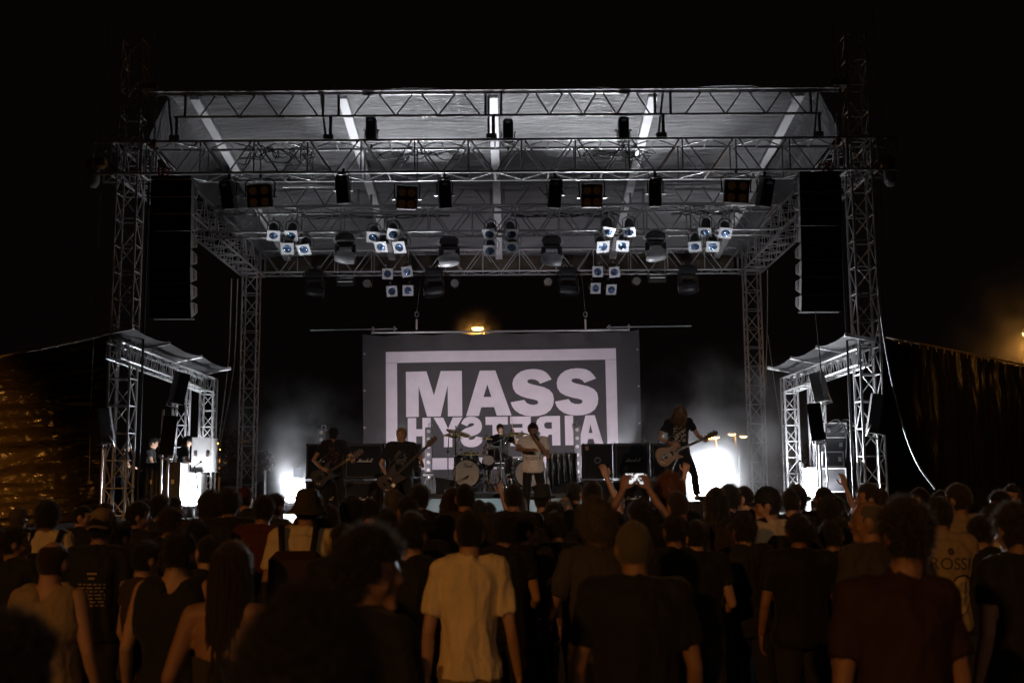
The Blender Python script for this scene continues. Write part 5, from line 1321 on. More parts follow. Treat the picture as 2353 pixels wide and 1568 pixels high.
BASE = dict(hipL=(-.09, 0, .93), hipR=(.09, 0, .93), kneeL=(-.10, .02, .50), kneeR=(.10, .02, .50), ankL=(-.11, -.02, .085), ankR=(.11, -.02, .085), toeL=(-.13, .15, .03), toeR=(.13, .15, .03),
            shL=(-.170, -.01, 1.435), shR=(.170, -.01, 1.435), elL=(-.222, -.03, 1.15), elR=(.222, -.03, 1.15), wrL=(-.228, .06, .91), wrR=(.228, .06, .91),
            hdL=(-.02, .25, -1), hdR=(.02, .25, -1), hbL=(-1, 0, 0), hbR=(1, 0, 0), curlL=.45, curlR=.45, neck=(0, -.005, 1.485), head=(0, .015, 1.615), hyaw=0, hpitch=0, hroll=0, build=1.0, hem=.86, sleeve=.55, shirt='tee', female=False, shorts=False, fold=.012, voxel=.0125, hands=True)
_PCACHE = {}
def person_meshes(key, **kw):
    if key in _PCACHE: return _PCACHE[key]
    P = dict(BASE); P.update(kw)
    g = {k: Vector(v) for k, v in P.items() if isinstance(v, tuple)}
    B = P['build']; hd = g['head']; HM = Euler((R(P['hpitch']), R(P['hroll']), R(P['hyaw']))).to_matrix()
    hipc = (g['hipL'] + g['hipR']) / 2; shc = (g['shL'] + g['shR']) / 2
    hx = (g['hipR'] - g['hipL']).normalized(); sx = (g['shR'] - g['shL']).normalized(); sp = (shc - hipc)
    shw = (g['shR'] - g['shL']).length / 2
    def torso(extra, z0=-.10, z1=1.02, flare=0.0):
        rings = []
        prof = [(-.14, .150, .105), (-.04, .165, .115), (.08, .160, .112), (.28, .142, .100), (.5, .152, .108), (.72, .172, .112), (.88, .178, .10), (.97, .160, .084), (1.04, .128, .072), (1.10, .088, .064)]
        if P['female']: prof = [(-.14, .158, .112), (-.04, .170, .118), (.08, .160, .110), (.30, .125, .092), (.5, .138, .104), (.70, .155, .115), (.88, .160, .094), (.97, .142, .076), (1.04, .110, .062), (1.10, .074, .056)]
        for t, a, b in prof:
            if t < z0 - 1e-6 or t > z1 + 1e-6: continue
            c = hipc + sp * t + (g['neck'] - shc) * max(0, (t - .9)) * .5
            x = hx.lerp(sx, min(1, max(0, t))).normalized(); y = sp.normalized().cross(x)
            e = extra + flare * max(0, (.45 - t)) + (.010 if extra > .01 and t > .85 else 0)
            rings.append((c, x * ((a * (shw / .178) ** .7) * B + e), y * (b * B + e)))
        return rings
    body = MB()
    ring_loft(body, torso(0), 20)
    for s in 'LR':
        hip, kn, an, to = g['hip' + s], g['knee' + s], g['ank' + s], g['toe' + s]
        limb(body, [hip, hip.lerp(kn, .5), kn, kn.lerp(an, .35), an], [.085 * B, .072 * B, .052, .053, .036])
        limb(body, [an + Vv(0, 0, -.03), an.lerp(to, .5) + Vv(0, 0, -.02), to], [.036, .036, .028])
        sh, el, wr = g['sh' + s], g['el' + s], g['wr' + s]
        limb(body, [shc.lerp(g['neck'], .3), sh], [.06, .052 * B]); limb(body, [sh, sh.lerp(el, .5), el, el.lerp(wr, .35), wr], [.052 * B, .045 * B, .037, .038, .026])
    limb(body, [shc.lerp(g['neck'], .3), g['neck'], hd + HM @ Vv(0, -.02, -.07)], [.068, .062, .058])
    head_geo(body, hd, HM)
    bm_ = remesh(body, P['voxel'], 2)
    if P['hands']:
        h = MB()
        for s in 'LR':
            hand_geo(h, g['wr' + s], g['hd' + s], g['hb' + s], P['curl' + s], 1 if s == 'L' else -1)
        hm = h.mesh('h')
        bm = bmesh.new(); bm.from_mesh(bm_); bm.from_mesh(hm); bm.to_mesh(bm_); bm.free(); bpy.data.meshes.remove(hm)
        bm_.polygons.foreach_set('use_smooth', [True] * len(bm_.polygons))
    bm_.name = 'body_' + key
    out = {'body': bm_, 'head': Matrix.Translation(hd) @ HM.to_4x4(), 'g': g}
    # shirt
    if P['shirt']:
        sh_ = MB(); hemt = (P['hem'] - hipc.z) / sp.z if sp.z > .3 else -.1
        ring_loft(sh_, torso(.016, max(-.14, hemt), 1.06 if P['shirt'] != 'tank' else 1.0, .03), 22)
        if P['shirt'] != 'tank': limb(sh_, [shc.lerp(g['neck'], .05), shc.lerp(g['neck'], .62)], [.088, .076])
        for s in 'LR':
            a, el = g['sh' + s], g['el' + s]
            if P['shirt'] == 'tank': o_ = (a - shc) * .58; limb(sh_, [shc + o_ * .95 + Vv(0, -.01, -.16), shc + o_ + Vv(0, -.01, -.03), shc + o_ + Vv(0, 0, .022)], [.122, .104, .058]); continue
            limb(sh_, [shc.lerp(g['neck'], .28), a], [.078, .068 * B])
            L = P['sleeve']; sl = MB()
            if L <= 1:
                e = a.lerp(el, L); limb(sh_, [a, a.lerp(e, .5)], [.060 * B, .058 * B]); sh_.tube([a.lerp(e, .4), e], [.058 * B, .062 * B], 14)
            else:
                limb(sh_, [a, el, el.lerp(g['wr' + s], min(1, L - 1) * .95)], [.066 * B, .055, .045])
        if P['shirt'] == 'collar':
            nk = g['neck']; sh_.lathe([(.068, -.03), (.075, 0.0), (.080, .035), (.070, .036), (.060, 0)], nk + Vv(0, -.005, -.02), Rx(-8), 18)
        m = remesh(sh_, P['voxel'], 3, P['fold'], 6.5, sum(map(ord, key)) % 17, (1.5, 1.5, .55)); m.name = 'shirt_' + key; out['shirt'] = m
    # trousers
    t = MB(); ring_loft(t, torso(.006, -.14, .29), 20)
    for s in 'LR':
        hip, kn, an = g['hip' + s], g['knee' + s], g['ank' + s]
        if P['shorts']: limb(t, [hip, hip.lerp(kn, .5)], [.097 * B, .09 * B]); t.tube([hip.lerp(kn, .4), hip.lerp(kn, 1.02)], [.09 * B, .088], 14)
        else: limb(t, [hip, hip.lerp(kn, .5), kn, kn.lerp(an, .4)], [.095 * B, .084 * B, .068, .066]); t.tube([kn.lerp(an, .3), an + (kn - an) * .08], [.066, .062], 14)
    m = remesh(t, P['voxel'] * 1.15, 2, .006, 7, 3.0); m.name = 'trousers_' + key; out['trousers'] = m
    sh = MB()
    for s in 'LR':
        an, to = g['ank' + s], g['toe' + s]; limb(sh, [an + Vv(0, -.02, -.035), an.lerp(to, .5) + Vv(0, 0, -.02), to], [.044, .043, .036], 10)
    m = sh.mesh('shoes_' + key); out['shoes'] = m
    _PCACHE[key] = out
    return out

# ---------------------------------------------------------------- hair and hats, in head space (facing +y)
def sphere_dir(rr):
    z = rr.uniform(-1, 1); a = rr.uniform(0, 2 * PI); s = math.sqrt(1 - z * z); return Vector((s * math.cos(a), s * math.sin(a), z))
def hairline(d, kind):
    x, y, z = d
    if kind == 'low': return z > (-.78 if y < -.2 else (-.40 if y < -.05 else (-.08 if y < .35 else .42)))
    if kind == 'receding': return z < .72 and z > (-.55 if y < -.1 else .0) and y < .3
    return z > (-.66 if y < -.25 else (-.25 if y < -.08 else (.0 if y < .35 else .45)))
_HC = {}
def hair_mesh(kind):
    if kind in _HC: return _HC[kind]
    rr = random.Random(sum(ord(c) for c in kind)); mb = MB(); k0 = kind.split('_')[0]
    def shell(scale, line, lump=0.0, nu=40, nv=28, drop=0):
        idx = {}; vs = []; fs = []
        for j in range(nv + 1):
            for i in range(nu):
                t = PI * j / nv; a = 2 * PI * i / nu; d = Vector((math.sin(t) * math.cos(a), math.sin(t) * math.sin(a), math.cos(t)))
                p = head_shape(d); s = scale + lump * noise.noise(d * 3.2 + Vector((len(kind), 1, 2))) + lump * .6 * noise.noise(d * 8)
                edge = 1.0
                vs.append((p * s, d))
        for j in range(nv):
            for i in range(nu):
                q = [j * nu + i, (j + 1) * nu + i, (j + 1) * nu + (i + 1) % nu, j * nu + (i + 1) % nu]
                if sum(hairline(vs[k][1], line) for k in q) >= 2: fs.append(q)
        mb.add([v[0] for v in vs], fs, True)
    def blades(n, line, l0, l1, scale, out=1.0, down=.5, curl=0.0, w=.0016):
        c = 0
        while c < n:
            d = sphere_dir(rr)
            if not hairline(d, line): continue
            c += 1; p = head_shape(d) * scale; L = rr.uniform(l0, l1)
            dr = (d * out + Vector((rr.gauss(0, .35), rr.gauss(0, .35), rr.gauss(0, .35) - down))).normalized()
            t = dr.cross(sphere_dir(rr)).normalized() * w
            if curl:
                m_ = p + dr * L * .5 + sphere_dir(rr) * curl; e = p + dr * L + sphere_dir(rr) * curl * 1.4
                mb.add([p - t, p + t, m_ - t, m_ + t, e], [(0, 1, 3, 2), (2, 3, 4)])
            else: mb.add([p - t, p + t, p + dr * L], [(0, 1, 2)])
    if k0 == 'short': shell(1.045, 'n', .035); blades(3200, 'n', .012, .030, 1.03, .75, .35, w=.0011)
    elif k0 == 'crop': shell(1.025, 'n', .015); blades(2800, 'n', .006, .015, 1.015, .9, .15, w=.0009)
    elif k0 == 'buzz': shell(1.012, 'n', .0); blades(2600, 'n', .003, .007, 1.008, 1, 0, w=.0008)
    elif k0 == 'thick': shell(1.11, 'low', .05); blades(4000, 'low', .016, .045, 1.08, .7, .3, w=.0011)
    elif k0 == 'bald': shell(1.012, 'receding', 0); blades(500, 'receding', .004, .012, 1.01, .7, .5)
    elif k0 == 'curly': shell(1.20, 'low', .11); blades(6000, 'low', .02, .05, 1.14, .9, .0, .012, .0008)
    elif k0 == 'big': shell(1.34, 'low', .12); blades(13000, 'low', .02, .055, 1.27, .9, .0, .012, .0005)
    elif k0 == 'frizzy': shell(1.16, 'low', .08); blades(5000, 'low', .02, .055, 1.12, 1, -.1, .012, .0008)
    elif k0 in ('long', 'longcurly', 'bob'):
        Lh = {'long': .52, 'longcurly': .34, 'bob': .19}[k0]; cu = .012 if k0 == 'longcurly' else .003
        shell(1.09, 'low', .03)
        for j in range(300 if k0 != 'bob' else 190):
            a = rr.uniform(PI * .93, PI * 2.07); r = 1 + rr.uniform(-.05, .12)
            top = Vector((.080 * math.cos(a) * r, .100 * math.sin(a) * r, rr.uniform(.02, .07))); L = Lh * rr.uniform(.82, 1.05)
            pts = [top]
            for q in range(1, 6):
                f = q / 5; sp_ = 1 + .30 * f if k0 != 'bob' else 1 + .15 * f - .1 * f * f
                pts.append(Vector((top.x * sp_ + rr.gauss(0, cu), min(top.y, .02) * (1 + .12 * f) - .015 * f + rr.gauss(0, cu), top.z - L * f)))
            mb.tube(pts, [.006, .0075, .0075, .007, .0055, .002], 5, caps=False)
        blades(900, 'low', .015, .05, 1.08, .5, .7)
    elif k0 == 'dreads':
        shell(1.1, 'low', .06)
        for j in range(95):
            a = rr.uniform(0, 2 * PI); r = 1.08; z = rr.uniform(.02, .105)
            kk = math.sqrt(max(.02, 1 - (z / .122) ** 2)); top = Vector((.076 * math.cos(a) * r * kk, .097 * math.sin(a) * r * kk, z)); L = rr.uniform(.20, .36)
            o = Vector((math.cos(a), math.sin(a), 0)) * rr.uniform(.01, .05)
            pts = [top, top + o + Vv(0, .01, -.02 - .02 * rr.random())]
            for q in range(1, 5): pts.append(pts[1] + o * .2 * q + Vv(rr.gauss(0, .012), .012 * q + rr.gauss(0, .012), -L * q / 4))
            mb.tube(pts, [.010, .011, .010, .009, .008, .004], 6, caps=False)
        blades(500, 'low', .02, .05, 1.1, 1, .1)
    elif k0 == 'cap':        # baseball cap, brim to the front (+y)
        mb.lathe([(.0, .139), (.03, .137), (.07, .112), (.092, .065), (.095, .025), (.093, .018)], (0, -.004, 0), Matrix.Diagonal((.93, 1.1, 1)), 28)
        mb.grid(lambda a, b: (lerp(-.075, .075, a) * (1 - .25 * b * b), .085 + .085 * b * math.sqrt(max(0, 1 - (2 * a - 1) ** 2 * .9)), .03 - .018 * b - .02 * (2 * a - 1) ** 2), 14, 5)
        mb.ball((0, 0, .139), (.008, .008, .005))
        if kind.endswith('hair'): pass
    elif k0 == 'bucket':
        mb.lathe([(0, .148), (.055, .146), (.08, .132), (.092, .06), (.098, .035), (.135, -.005), (.15, -.022), (.147, -.026), (.1, .028)], (0, -.004, 0), Matrix.Diagonal((.97, 1.12, 1)), 32)
    elif k0 == 'trilby':
        mb.lathe([(0, .125), (.02, .135), (.05, .155), (.075, .145), (.09, .05), (.093, .03), (.13, .02), (.145, .035), (.142, .038), (.095, .024)], (0, -.004, 0), Matrix.Diagonal((.95, 1.12, 1)), 32)
    me = mb.mesh('hair_' + kind, None, normals=k0 in ('cap', 'bucket', 'trilby')); _HC[kind] = me
    return me
HAT_CLOTH = {}
def set_mat(o, m):
    if len(o.data.materials) == 0: o.data.materials.append(m)
    o.material_slots[0].link = 'OBJECT'; o.material_slots[0].material = m

def person(label, meshes, loc, rz, scale, shirt=C_BLACK, trousers=C_DENIM, skin=SKIN, hair='short', hairm=HAIR_DARK, group='concert crowd in front of the stage', hat=None, hatm=None, eyes=False, tilt=None):
    T = thing('person', label, 'person', loc, group, rz)
    if tilt: T.rotation_euler = (R(tilt[0]), R(tilt[1]), rz)
    sc = scale if hasattr(scale, '__len__') else (scale,) * 3
    T.scale = sc
    def part(n, me, m, M=None):
        o = put(n, me, T, M); set_mat(o, m); return o
    b = part('body', meshes['body'], skin)
    if 'shirt' in meshes: part('shirt', meshes['shirt'], shirt)
    part('trousers', meshes['trousers'], trousers); part('shoes', meshes['shoes'], RUBBER)
    HMx = meshes['head']
    if hair: part('hair', hair_mesh(hair), hairm, HMx)
    if hat: part('hat', hair_mesh(hat.replace('back', '')), hatm or C_BROWN, HMx @ Matrix.Rotation(PI, 4, 'Z') if 'back' in hat else HMx)
    if eyes:
        for s in (-1, 1):
            put('eye', _EYE, T, HMx @ Matrix.Translation((s * .031, .080, .016)))
    return T
_EYE = MB().ball((0, 0, 0), (.012, .008, .008)).mesh('eye', EYE)

def back_decal(T, meshes, prims, m, name='shirt_print', front=False, lift=.004):
    """flat print laid on the back (or chest) of a shirt: prims = MB in the xz plane in the person's own space"""
    me = meshes['shirt']; bvh = BVHTree.FromPolygons([v.co for v in me.vertices], [tuple(p.vertices) for p in me.polygons])
    vs = []
    for x, y, z in prims.v:
        o = Vector((x, 1.0 if front else -1.0, z)); hit = bvh.ray_cast(o, Vector((0, -1 if front else 1, 0)))
        yy = hit[0].y if hit[0] is not None else 0.0
        vs.append((x, yy + (lift if front else -lift), z))
    prims.v = vs
    return put(name, prims.mesh(name, m, normals=False), T)
def rects(rs, nx=4, nz=2):
    mb = MB()
    for x0, z0, x1, z1 in rs: mb.grid(lambda a, b: (lerp(x0, x1, a), 0, lerp(z0, z1, b)), nx, nz)
    return mb
def text_prims(s, size, cx, cz, mirror=False, offset=0.0):
    vs, fs = text_mesh(s, size, offset); mb = MB(); mb.add([((-1 if mirror else 1) * v.x + cx, 0, v.y + cz) for v in vs], fs)
    # split long triangles a little so that the print follows the cloth
    me = mb.mesh('t'); bm = bmesh.new(); bm.from_mesh(me); bmesh.ops.triangulate(bm, faces=bm.faces[:]); bmesh.ops.subdivide_edges(bm, edges=[e for e in bm.edges if e.calc_length() > .03], cuts=2); bmesh.ops.triangulate(bm, faces=bm.faces[:]); bm.verts.index_update()
    out = MB(); out.add([v.co.copy() for v in bm.verts], [[v.index for v in f.verts] for f in bm.faces]); bm.free(); return out
# ================================================================ THE BAND
BAND = 'musicians playing on the stage'
def band(label, u, vtop, y, meshes, scale, rz=180, z0=DECK, **kw):
    p = at(u, vtop, y); return person(label, meshes, (p.x, y, z0), R(rz), scale, group=BAND, **kw)
WOOD = mat('guitar_neck', (.10, .055, .03), .4); FRET = mat('fretboard', (.03, .02, .015), .5)
def guitar(label, name, C, Hd, body_m, scale=1.0, kind='lp', nrm=(0, -1, -.12), pick=BLACK_GLOSS, cat='guitar'):
    """C centre of the body, Hd tip of the headstock"""
    C, Hd = Vector(C), Vector(Hd); D = (Hd - C).normalized(); N = Vector(nrm); N = (N - D * N.dot(D)).normalized(); U = N.cross(D)
    if U.z < 0: U = -U
    T = thing(name, label, cat, C, 'guitars of the band', world=True)
    L = (Hd - C).length; k = scale
    if kind == 'lp': out = [(-.22, .0), (-.215, .07), (-.19, .125), (-.14, .160), (-.08, .165), (-.02, .145), (.03, .118), (.08, .112), (.13, .125), (.165, .125), (.185, .09), (.175, .05), (.18, .02), (.18, -.03), (.15, -.055), (.165, -.085), (.20, -.11), (.215, -.135), (.20, -.14), (.15, -.13), (.09, -.12), (.03, -.125), (-.03, -.15), (-.09, -.165), (-.15, -.155), (-.195, -.12), (-.217, -.065)]
    elif kind == 'st': out = [(-.21, 0), (-.215, .08), (-.18, .145), (-.12, .165), (-.05, .14), (.0, .115), (.06, .115), (.12, .14), (.19, .16), (.25, .165), (.24, .14), (.19, .105), (.165, .05), (.165, -.04), (.19, -.10), (.23, -.135), (.21, -.15), (.15, -.14), (.07, -.12), (.01, -.12), (-.06, -.145), (-.13, -.165), (-.19, -.13), (-.215, -.06)]
    P = lambda s, t, n=0: C + D * (s * k) + U * (t * k) + N * n
    th = .024; m = len(out); bd = MB(); sm = []
    for n_ in (-th, -th * .7, th * .7, th):
        ins = .94 if abs(n_) == th else 1.0; sm += [P(s * ins, t * ins, n_) for s, t in out]
    bd.add(sm, [(q * m + i, q * m + (i + 1) % m, (q + 1) * m + (i + 1) % m, (q + 1) * m + i) for q in range(3) for i in range(m)] + [tuple(range(m)), tuple(range(4 * m - 1, 3 * m - 1, -1))])
    bd.build('body', body_m, T)
    hs = L - .20 * k
    R3 = Matrix((D, U, N)).transposed()
    a, b = C + D * (.10 * k), C + D * hs
    MB().bbox((a + b) / 2 + N * .022, ((b - a).length, .048, .022), .006, R3).build('neck', WOOD, T)
    MB().bbox((a + b) / 2 + N * .035, ((b - a).length, .044, .006), .001, R3).build('fretboard', FRET, T)
    hd = MB(); hp = [(hs, .022), (hs + .05, .04), (L, .036), (L + .01, 0), (L, -.036), (hs + .05, -.04), (hs, -.022)]
    vs = [C + D * s + U * (t * min(1.2, k)) + N * n_ for n_ in (.008, .028) for s, t in hp]; q = len(hp)
    hd.add(vs, [(i, (i + 1) % q, q + (i + 1) % q, q + i) for i in range(q)] + [tuple(range(q)), tuple(range(2 * q - 1, q - 1, -1))]); hd.build('headstock', WOOD, T)
    npg = 3 if name == 'guitar' else 2
    for i in range(npg):
        for s in (-1, 1):
            if name != 'guitar' and s < 0: continue
            for z in ([0] if name == 'guitar' else [0, .04]):
                c = C + D * (hs + .06 + i * .05 + z * .8) + U * (s * .052) + N * .016; MB().bbox(c, (.018, .034, .02), .005, R3).build('tuning_peg', CHROME, T)
    for s in ((.06, -.06) if name == 'guitar' else (-.02,)): MB().bbox(P(s, 0, .03), (.04 * k, .08 * k, .014), .004, R3).build('pickup', BLACK_GLOSS, T)
    MB().bbox(P(-.12, 0, .03), (.025 * k, .09 * k, .014), .004, R3).build('bridge', CHROME, T)
    for s, t in ((-.13, -.09), (-.16, -.06)): MB().cyl(P(s, t, .02), P(s, t, .04), .012, n=10).build('knob', GOLD, T)
    st = MB()
    for i in range(4): st.cyl(P(-.12, -.015 + .01 * i, .037), C + D * hs + U * (-.015 + .01 * i) + N * .039, .0012, n=4, caps=False)
    tag(st.build('strings', CHROME, T), kind='stuff')
    return T
def strap(T, pts): MB().tube(pts, .016, 6).build('strap', BLACK, T)

def W3(base, rz, s, p):
    """a point of a person's own space in the world"""
    return Vector(base) + Matrix.Rotation(R(rz), 3, 'Z') @ (Vector(p) * s)

# guitarist at the left, cap, head down
M1 = person_meshes('guitarist', head=(0, .07, 1.60), hpitch=-28, neck=(0, .01, 1.48), elR=(.36, -.06, 1.14), wrR=(.20, .24, .99), hdR=(-.9, .25, -.35), hbR=(.1, .9, .4), curlR=.8, elL=(-.36, -.02, 1.10), wrL=(-.35, .26, 1.12), hdL=(-.2, .3, 1), hbL=(-.3, -.9, .2), curlL=1.0,
                   kneeL=(-.16, .08, .5), ankL=(-.20, .03, .085), toeL=(-.28, .18, .03), kneeR=(.13, .04, .5), ankR=(.17, -.04, .085), toeR=(.22, .12, .03), hem=.88)
b1_ = at(767, 980, 19.6); B1 = (b1_.x, 19.6, DECK)
g1 = band('guitarist in a black cap and black t-shirt looking down, left of the stage', 767, 980, 19.6, M1, .985, 188, shirt=C_BLACK, trousers=C_BLACK, hair='short', hat='cap', hatm=C_BLACK, eyes=True)
bl = MB()
for i in range(26): 
    rr = random.Random(i); x = rr.gauss(0, .05); z = 1.22 + rr.gauss(0, .08); bl.add([(x - .02, 0, z), (x + .02, 0, z + .01), (x + .005, 0, z + .035)], [(0, 1, 2)])
back_decal(g1, M1, bl, mat('faded_red_print', (.12, .03, .02), .8), front=True)
G1 = guitar('dark electric guitar held by the guitarist in the black cap', 'guitar', W3(B1, 188, .985, (.17, .21, .86)), W3(B1, 188, .985, (-.52, .34, 1.30)), mat('guitar_blue_grey', (.03, .036, .042), .5), 1.0, 'st')
strap(G1, [W3(B1, 188, .985, q) for q in ((.30, .18, .82), (.2, .155, 1.15), (.0, .15, 1.30), (-.12, .12, 1.42), (-.14, .0, 1.49))])

# bassist, blond, broad
M2 = person_meshes('bassist', build=1.22, head=(0, .03, 1.63), hyaw=-52, hpitch=-2, shL=(-.205, -.01, 1.42), shR=(.205, -.01, 1.42), elR=(.38, -.02, 1.10), wrR=(.24, .24, .86), hdR=(-.8, .3, -.5), hbR=(.2, .9, .3), curlR=.8, elL=(-.40, .04, 1.05), wrL=(-.37, .27, 1.16), hdL=(-.1, .25, 1), hbL=(-.4, -.9, .2), curlL=1.1, hem=.80, sleeve=.72,
                   kneeL=(-.17, .05, .5), ankL=(-.2, 0, .085), toeL=(-.26, .15, .03), kneeR=(.15, .03, .5), ankR=(.18, 0, .085), toeR=(.22, .15, .03))
b2_ = at(922, 985, 19.4); B2 = (b2_.x, 19.4, DECK)
g2 = band('blond bassist in a black t-shirt with a pale print, looking to the side', 922, 985, 19.4, M2, .955, 182, shirt=C_BLACK, trousers=C_BLACK, hair='short_blond', hairm=HAIR_BLOND, eyes=True)
sk_ = MB()                       # pale worn print: a large faded round shape
for i in range(70):
    rr = random.Random(100 + i); a = rr.uniform(0, 2 * PI); q = .13 * rr.random() ** .5; x = q * math.cos(a) * .85; z = 1.20 + q * math.sin(a)
    if (abs(abs(x) - .045) < .026 and abs(z - 1.21) < .028): continue
    sk_.add([(x - .016, 0, z - .01), (x + .016, 0, z - .012), (x + .012, 0, z + .016), (x - .014, 0, z + .013)], [(0, 1, 2, 3)])
back_decal(g2, M2, sk_, mat('faded_grey_print', (.085, .075, .065), .8), front=True)
G2 = guitar('dark electric bass held by the blond bassist', 'bass_guitar', W3(B2, 182, .955, (.17, .24, .80)), W3(B2, 182, .955, (-.66, .36, 1.56)), mat('bass_dark', (.03, .016, .010), .5), 1.12, 'st', cat='bass guitar')
MB().bbox(W3(B2, 182, .955, (.12, .28, .70)), (.06, .004, .06), .001, Ry(40)).build('sticker', GOLD, G2)
strap(G2, [W3(B2, 182, .955, q) for q in ((.30, .22, .72), (.2, .17, 1.1), (.02, .165, 1.25), (-.12, .13, 1.40), (-.14, .0, 1.49))])

# singer
M3 = person_meshes('singer', head=(0, .10, 1.585), hpitch=-18, hyaw=-8, neck=(0, .03, 1.465), shL=(-.19, .02, 1.41), shR=(.19, .03, 1.41), elR=(.27, .17, 1.25), wrR=(.06, .38, 1.235), hdR=(-.75, .65, .05), hbR=(.3, .4, .85), curlR=.5, elL=(-.26, .16, 1.12), wrL=(-.085, .27, 1.375), hdL=(.45, -.1, .85), hbL=(-.6, .75, .2), curlL=1.15,
                   kneeL=(-.15, .1, .5), ankL=(-.17, .0, .085), toeL=(-.22, .15, .03), kneeR=(.12, .02, .5), ankR=(.14, -.1, .085), toeR=(.18, .05, .03), hem=.82, sleeve=.62, fold=.014)
b3_ = at(1224, 975, 19.3); B3 = (b3_.x, 19.3, DECK)
g3 = band('singer in a white t-shirt holding a microphone and pointing forward', 1224, 975, 19.3, M3, 1.02, 180, shirt=C_WHITE, trousers=C_BLACK, skin=SKIN_TAN, hair='short_singer', hairm=HAIR_DARK, eyes=True)
bx_ = rects([(-.12, 1.075, .12, 1.085), (-.12, 1.16, .12, 1.168), (-.12, 1.075, -.112, 1.168), (.112, 1.075, .12, 1.168)])
back_decal(g3, M3, bx_, C_BLACK, front=True)
back_decal(g3, M3, text_prims('HYSTERIA', .055, 0, 1.108, mirror=True), C_BLACK, front=True)
mp_, mq = W3(B3, 180, 1.02, (-.095, .30, 1.40)), W3(B3, 180, 1.02, (-.01, .235, 1.535))
mic = thing('microphone', 'black handheld microphone at the singer mouth', 'microphone', mp_, world=True)
MB().tube([mp_, lerp(mp_, mq, .75)], [.014, .02], 10).build('handle', BLACK, mic); MB().ball(mq, .028).build('grille_ball', STEEL, mic)

# guitarist at the right: dreadlocks, bent, legs apart, on a low box
BXH = .36
M4 = person_meshes('leaner', head=(0, .16, 1.53), hpitch=-48, neck=(0, .055, 1.42), shL=(-.195, .03, 1.38), shR=(.195, .03, 1.36), hipL=(-.10, -.02, .86), hipR=(.10, -.02, .86), elR=(.33, -.02, 1.08), wrR=(.16, .27, .98), hdR=(-.9, .3, -.3), hbR=(.1, .9, .4), curlR=.8, elL=(-.36, .0, 1.13), wrL=(-.42, .25, 1.03), hdL=(-.2, .4, .9), hbL=(-.5, -.8, .2), curlL=1.1,
                   kneeL=(-.25, .08, .47), ankL=(-.32, -.02, .085), toeL=(-.44, .1, .03), kneeR=(.22, .1, .47), ankR=(.30, -.02, .085), toeR=(.40, .1, .03), hem=.80)
b4_ = at(1556, 935, 19.6); B4 = (b4_.x, 19.6, DECK + BXH)
g4 = band('guitarist with long dreadlocks over his face, legs apart in front of the blazing light', 1556, 935, 19.6, M4, 1.02, 186, DECK + BXH, shirt=C_BLACK, trousers=C_BLACK, hair='dreads', hairm=mat('hair_dreads', (.16, .09, .045), .5))
pr_ = MB()
for i in range(60):
    rr = random.Random(300 + i); x = rr.choice((-.09, -.05, -.02, .03, .06, .10)) + rr.gauss(0, .008); z = rr.uniform(1.0, 1.27); h = rr.uniform(.015, .05); w = rr.uniform(.008, .022)
    pr_.add([(x - w, 0, z), (x + w, 0, z + .004), (x + w * .8, 0, z + h), (x - w * .9, 0, z + h * .8)], [(0, 1, 2, 3)])
back_decal(g4, M4, pr_, mat('pale_print', (.36, .31, .25), .8), front=True)
G4 = guitar('cream single cutaway electric guitar held by the guitarist with dreadlocks', 'guitar', W3(B4, 186, 1.02, (.24, .24, .80)), W3(B4, 186, 1.02, (-.60, .34, 1.18)), mat('guitar_cream', (.30, .20, .12), .45), 1.05, 'lp')
MB().bbox(W3(B4, 186, 1.02, (.33, .29, .77)), (.16, .006, .035), .002, Ry(-30)).build('pick_guard', BLACK_GLOSS, G4)
strap(G4, [W3(B4, 186, 1.02, q) for q in ((.36, .2, .76), (.2, .2, 1.1), (.0, .19, 1.22), (-.12, .17, 1.34), (-.15, .05, 1.43))])
ego = thing('stage_box', 'low black box on the stage edge under the right guitarist', 'box', (B4[0], 19.6, DECK), world=True)
MB().bbox((B4[0], 19.6, DECK + BXH / 2), (1.0, .6, BXH - .004), .015).build('box_body', TOLEX, ego)
for sx in (-1, 1): MB().bbox((B4[0] + sx * .5, 19.6, DECK + .2), (.012, .16, .05), .004).build('handle', BLACK_PLASTIC, ego)

# drummer, seated
M5 = person_meshes('drummer', hipL=(-.10, 0, .60), hipR=(.10, 0, .60), kneeL=(-.26, .40, .58), kneeR=(.26, .40, .58), ankL=(-.24, .46, .12), ankR=(.24, .46, .12), toeL=(-.26, .62, .05), toeR=(.26, .62, .05), shL=(-.19, .09, 1.10), shR=(.18, .10, 1.07), neck=(-.01, .11, 1.15), head=(.0, .17, 1.275), hpitch=-18, hyaw=-14,
                   elL=(-.38, .17, .90), wrL=(-.32, .32, 1.16), hdL=(.1, .1, 1), hbL=(-.8, -.5, .1), curlL=1.1, elR=(.36, .10, .86), wrR=(.36, .34, .78), hdR=(-.1, .9, -.2), hbR=(.2, .2, .9), curlR=1.1, hem=.58, shirt='tee')
b5_ = at(1150, 973, 25.1); s5 = 1.0; z5 = b5_.z - 1.40; B5 = (b5_.x, 25.1, z5)
g5 = band('drummer in a black t-shirt behind the kit, one drumstick raised', 1150, 973, 25.1, M5, s5, 176, z5, shirt=C_BLACK, trousers=C_BLACK, skin=SKIN, hair='crop', hairm=HAIR_BROWN, eyes=True)
th_ = thing('drum_throne', 'round black drum stool under the drummer', 'stool', (b5_.x, 25.15, rt), world=True)
MB().lathe([(0, z5 + .5), (.17, z5 + .49), (.18, z5 + .45), (.17, z5 + .41), (0, z5 + .41)], (b5_.x, 25.15, 0), n=20).build('seat', TOLEX, th_)
bar('post', (b5_.x, 25.15, rt), (b5_.x, 25.15, z5 + .41), .02, CHROME, th_)
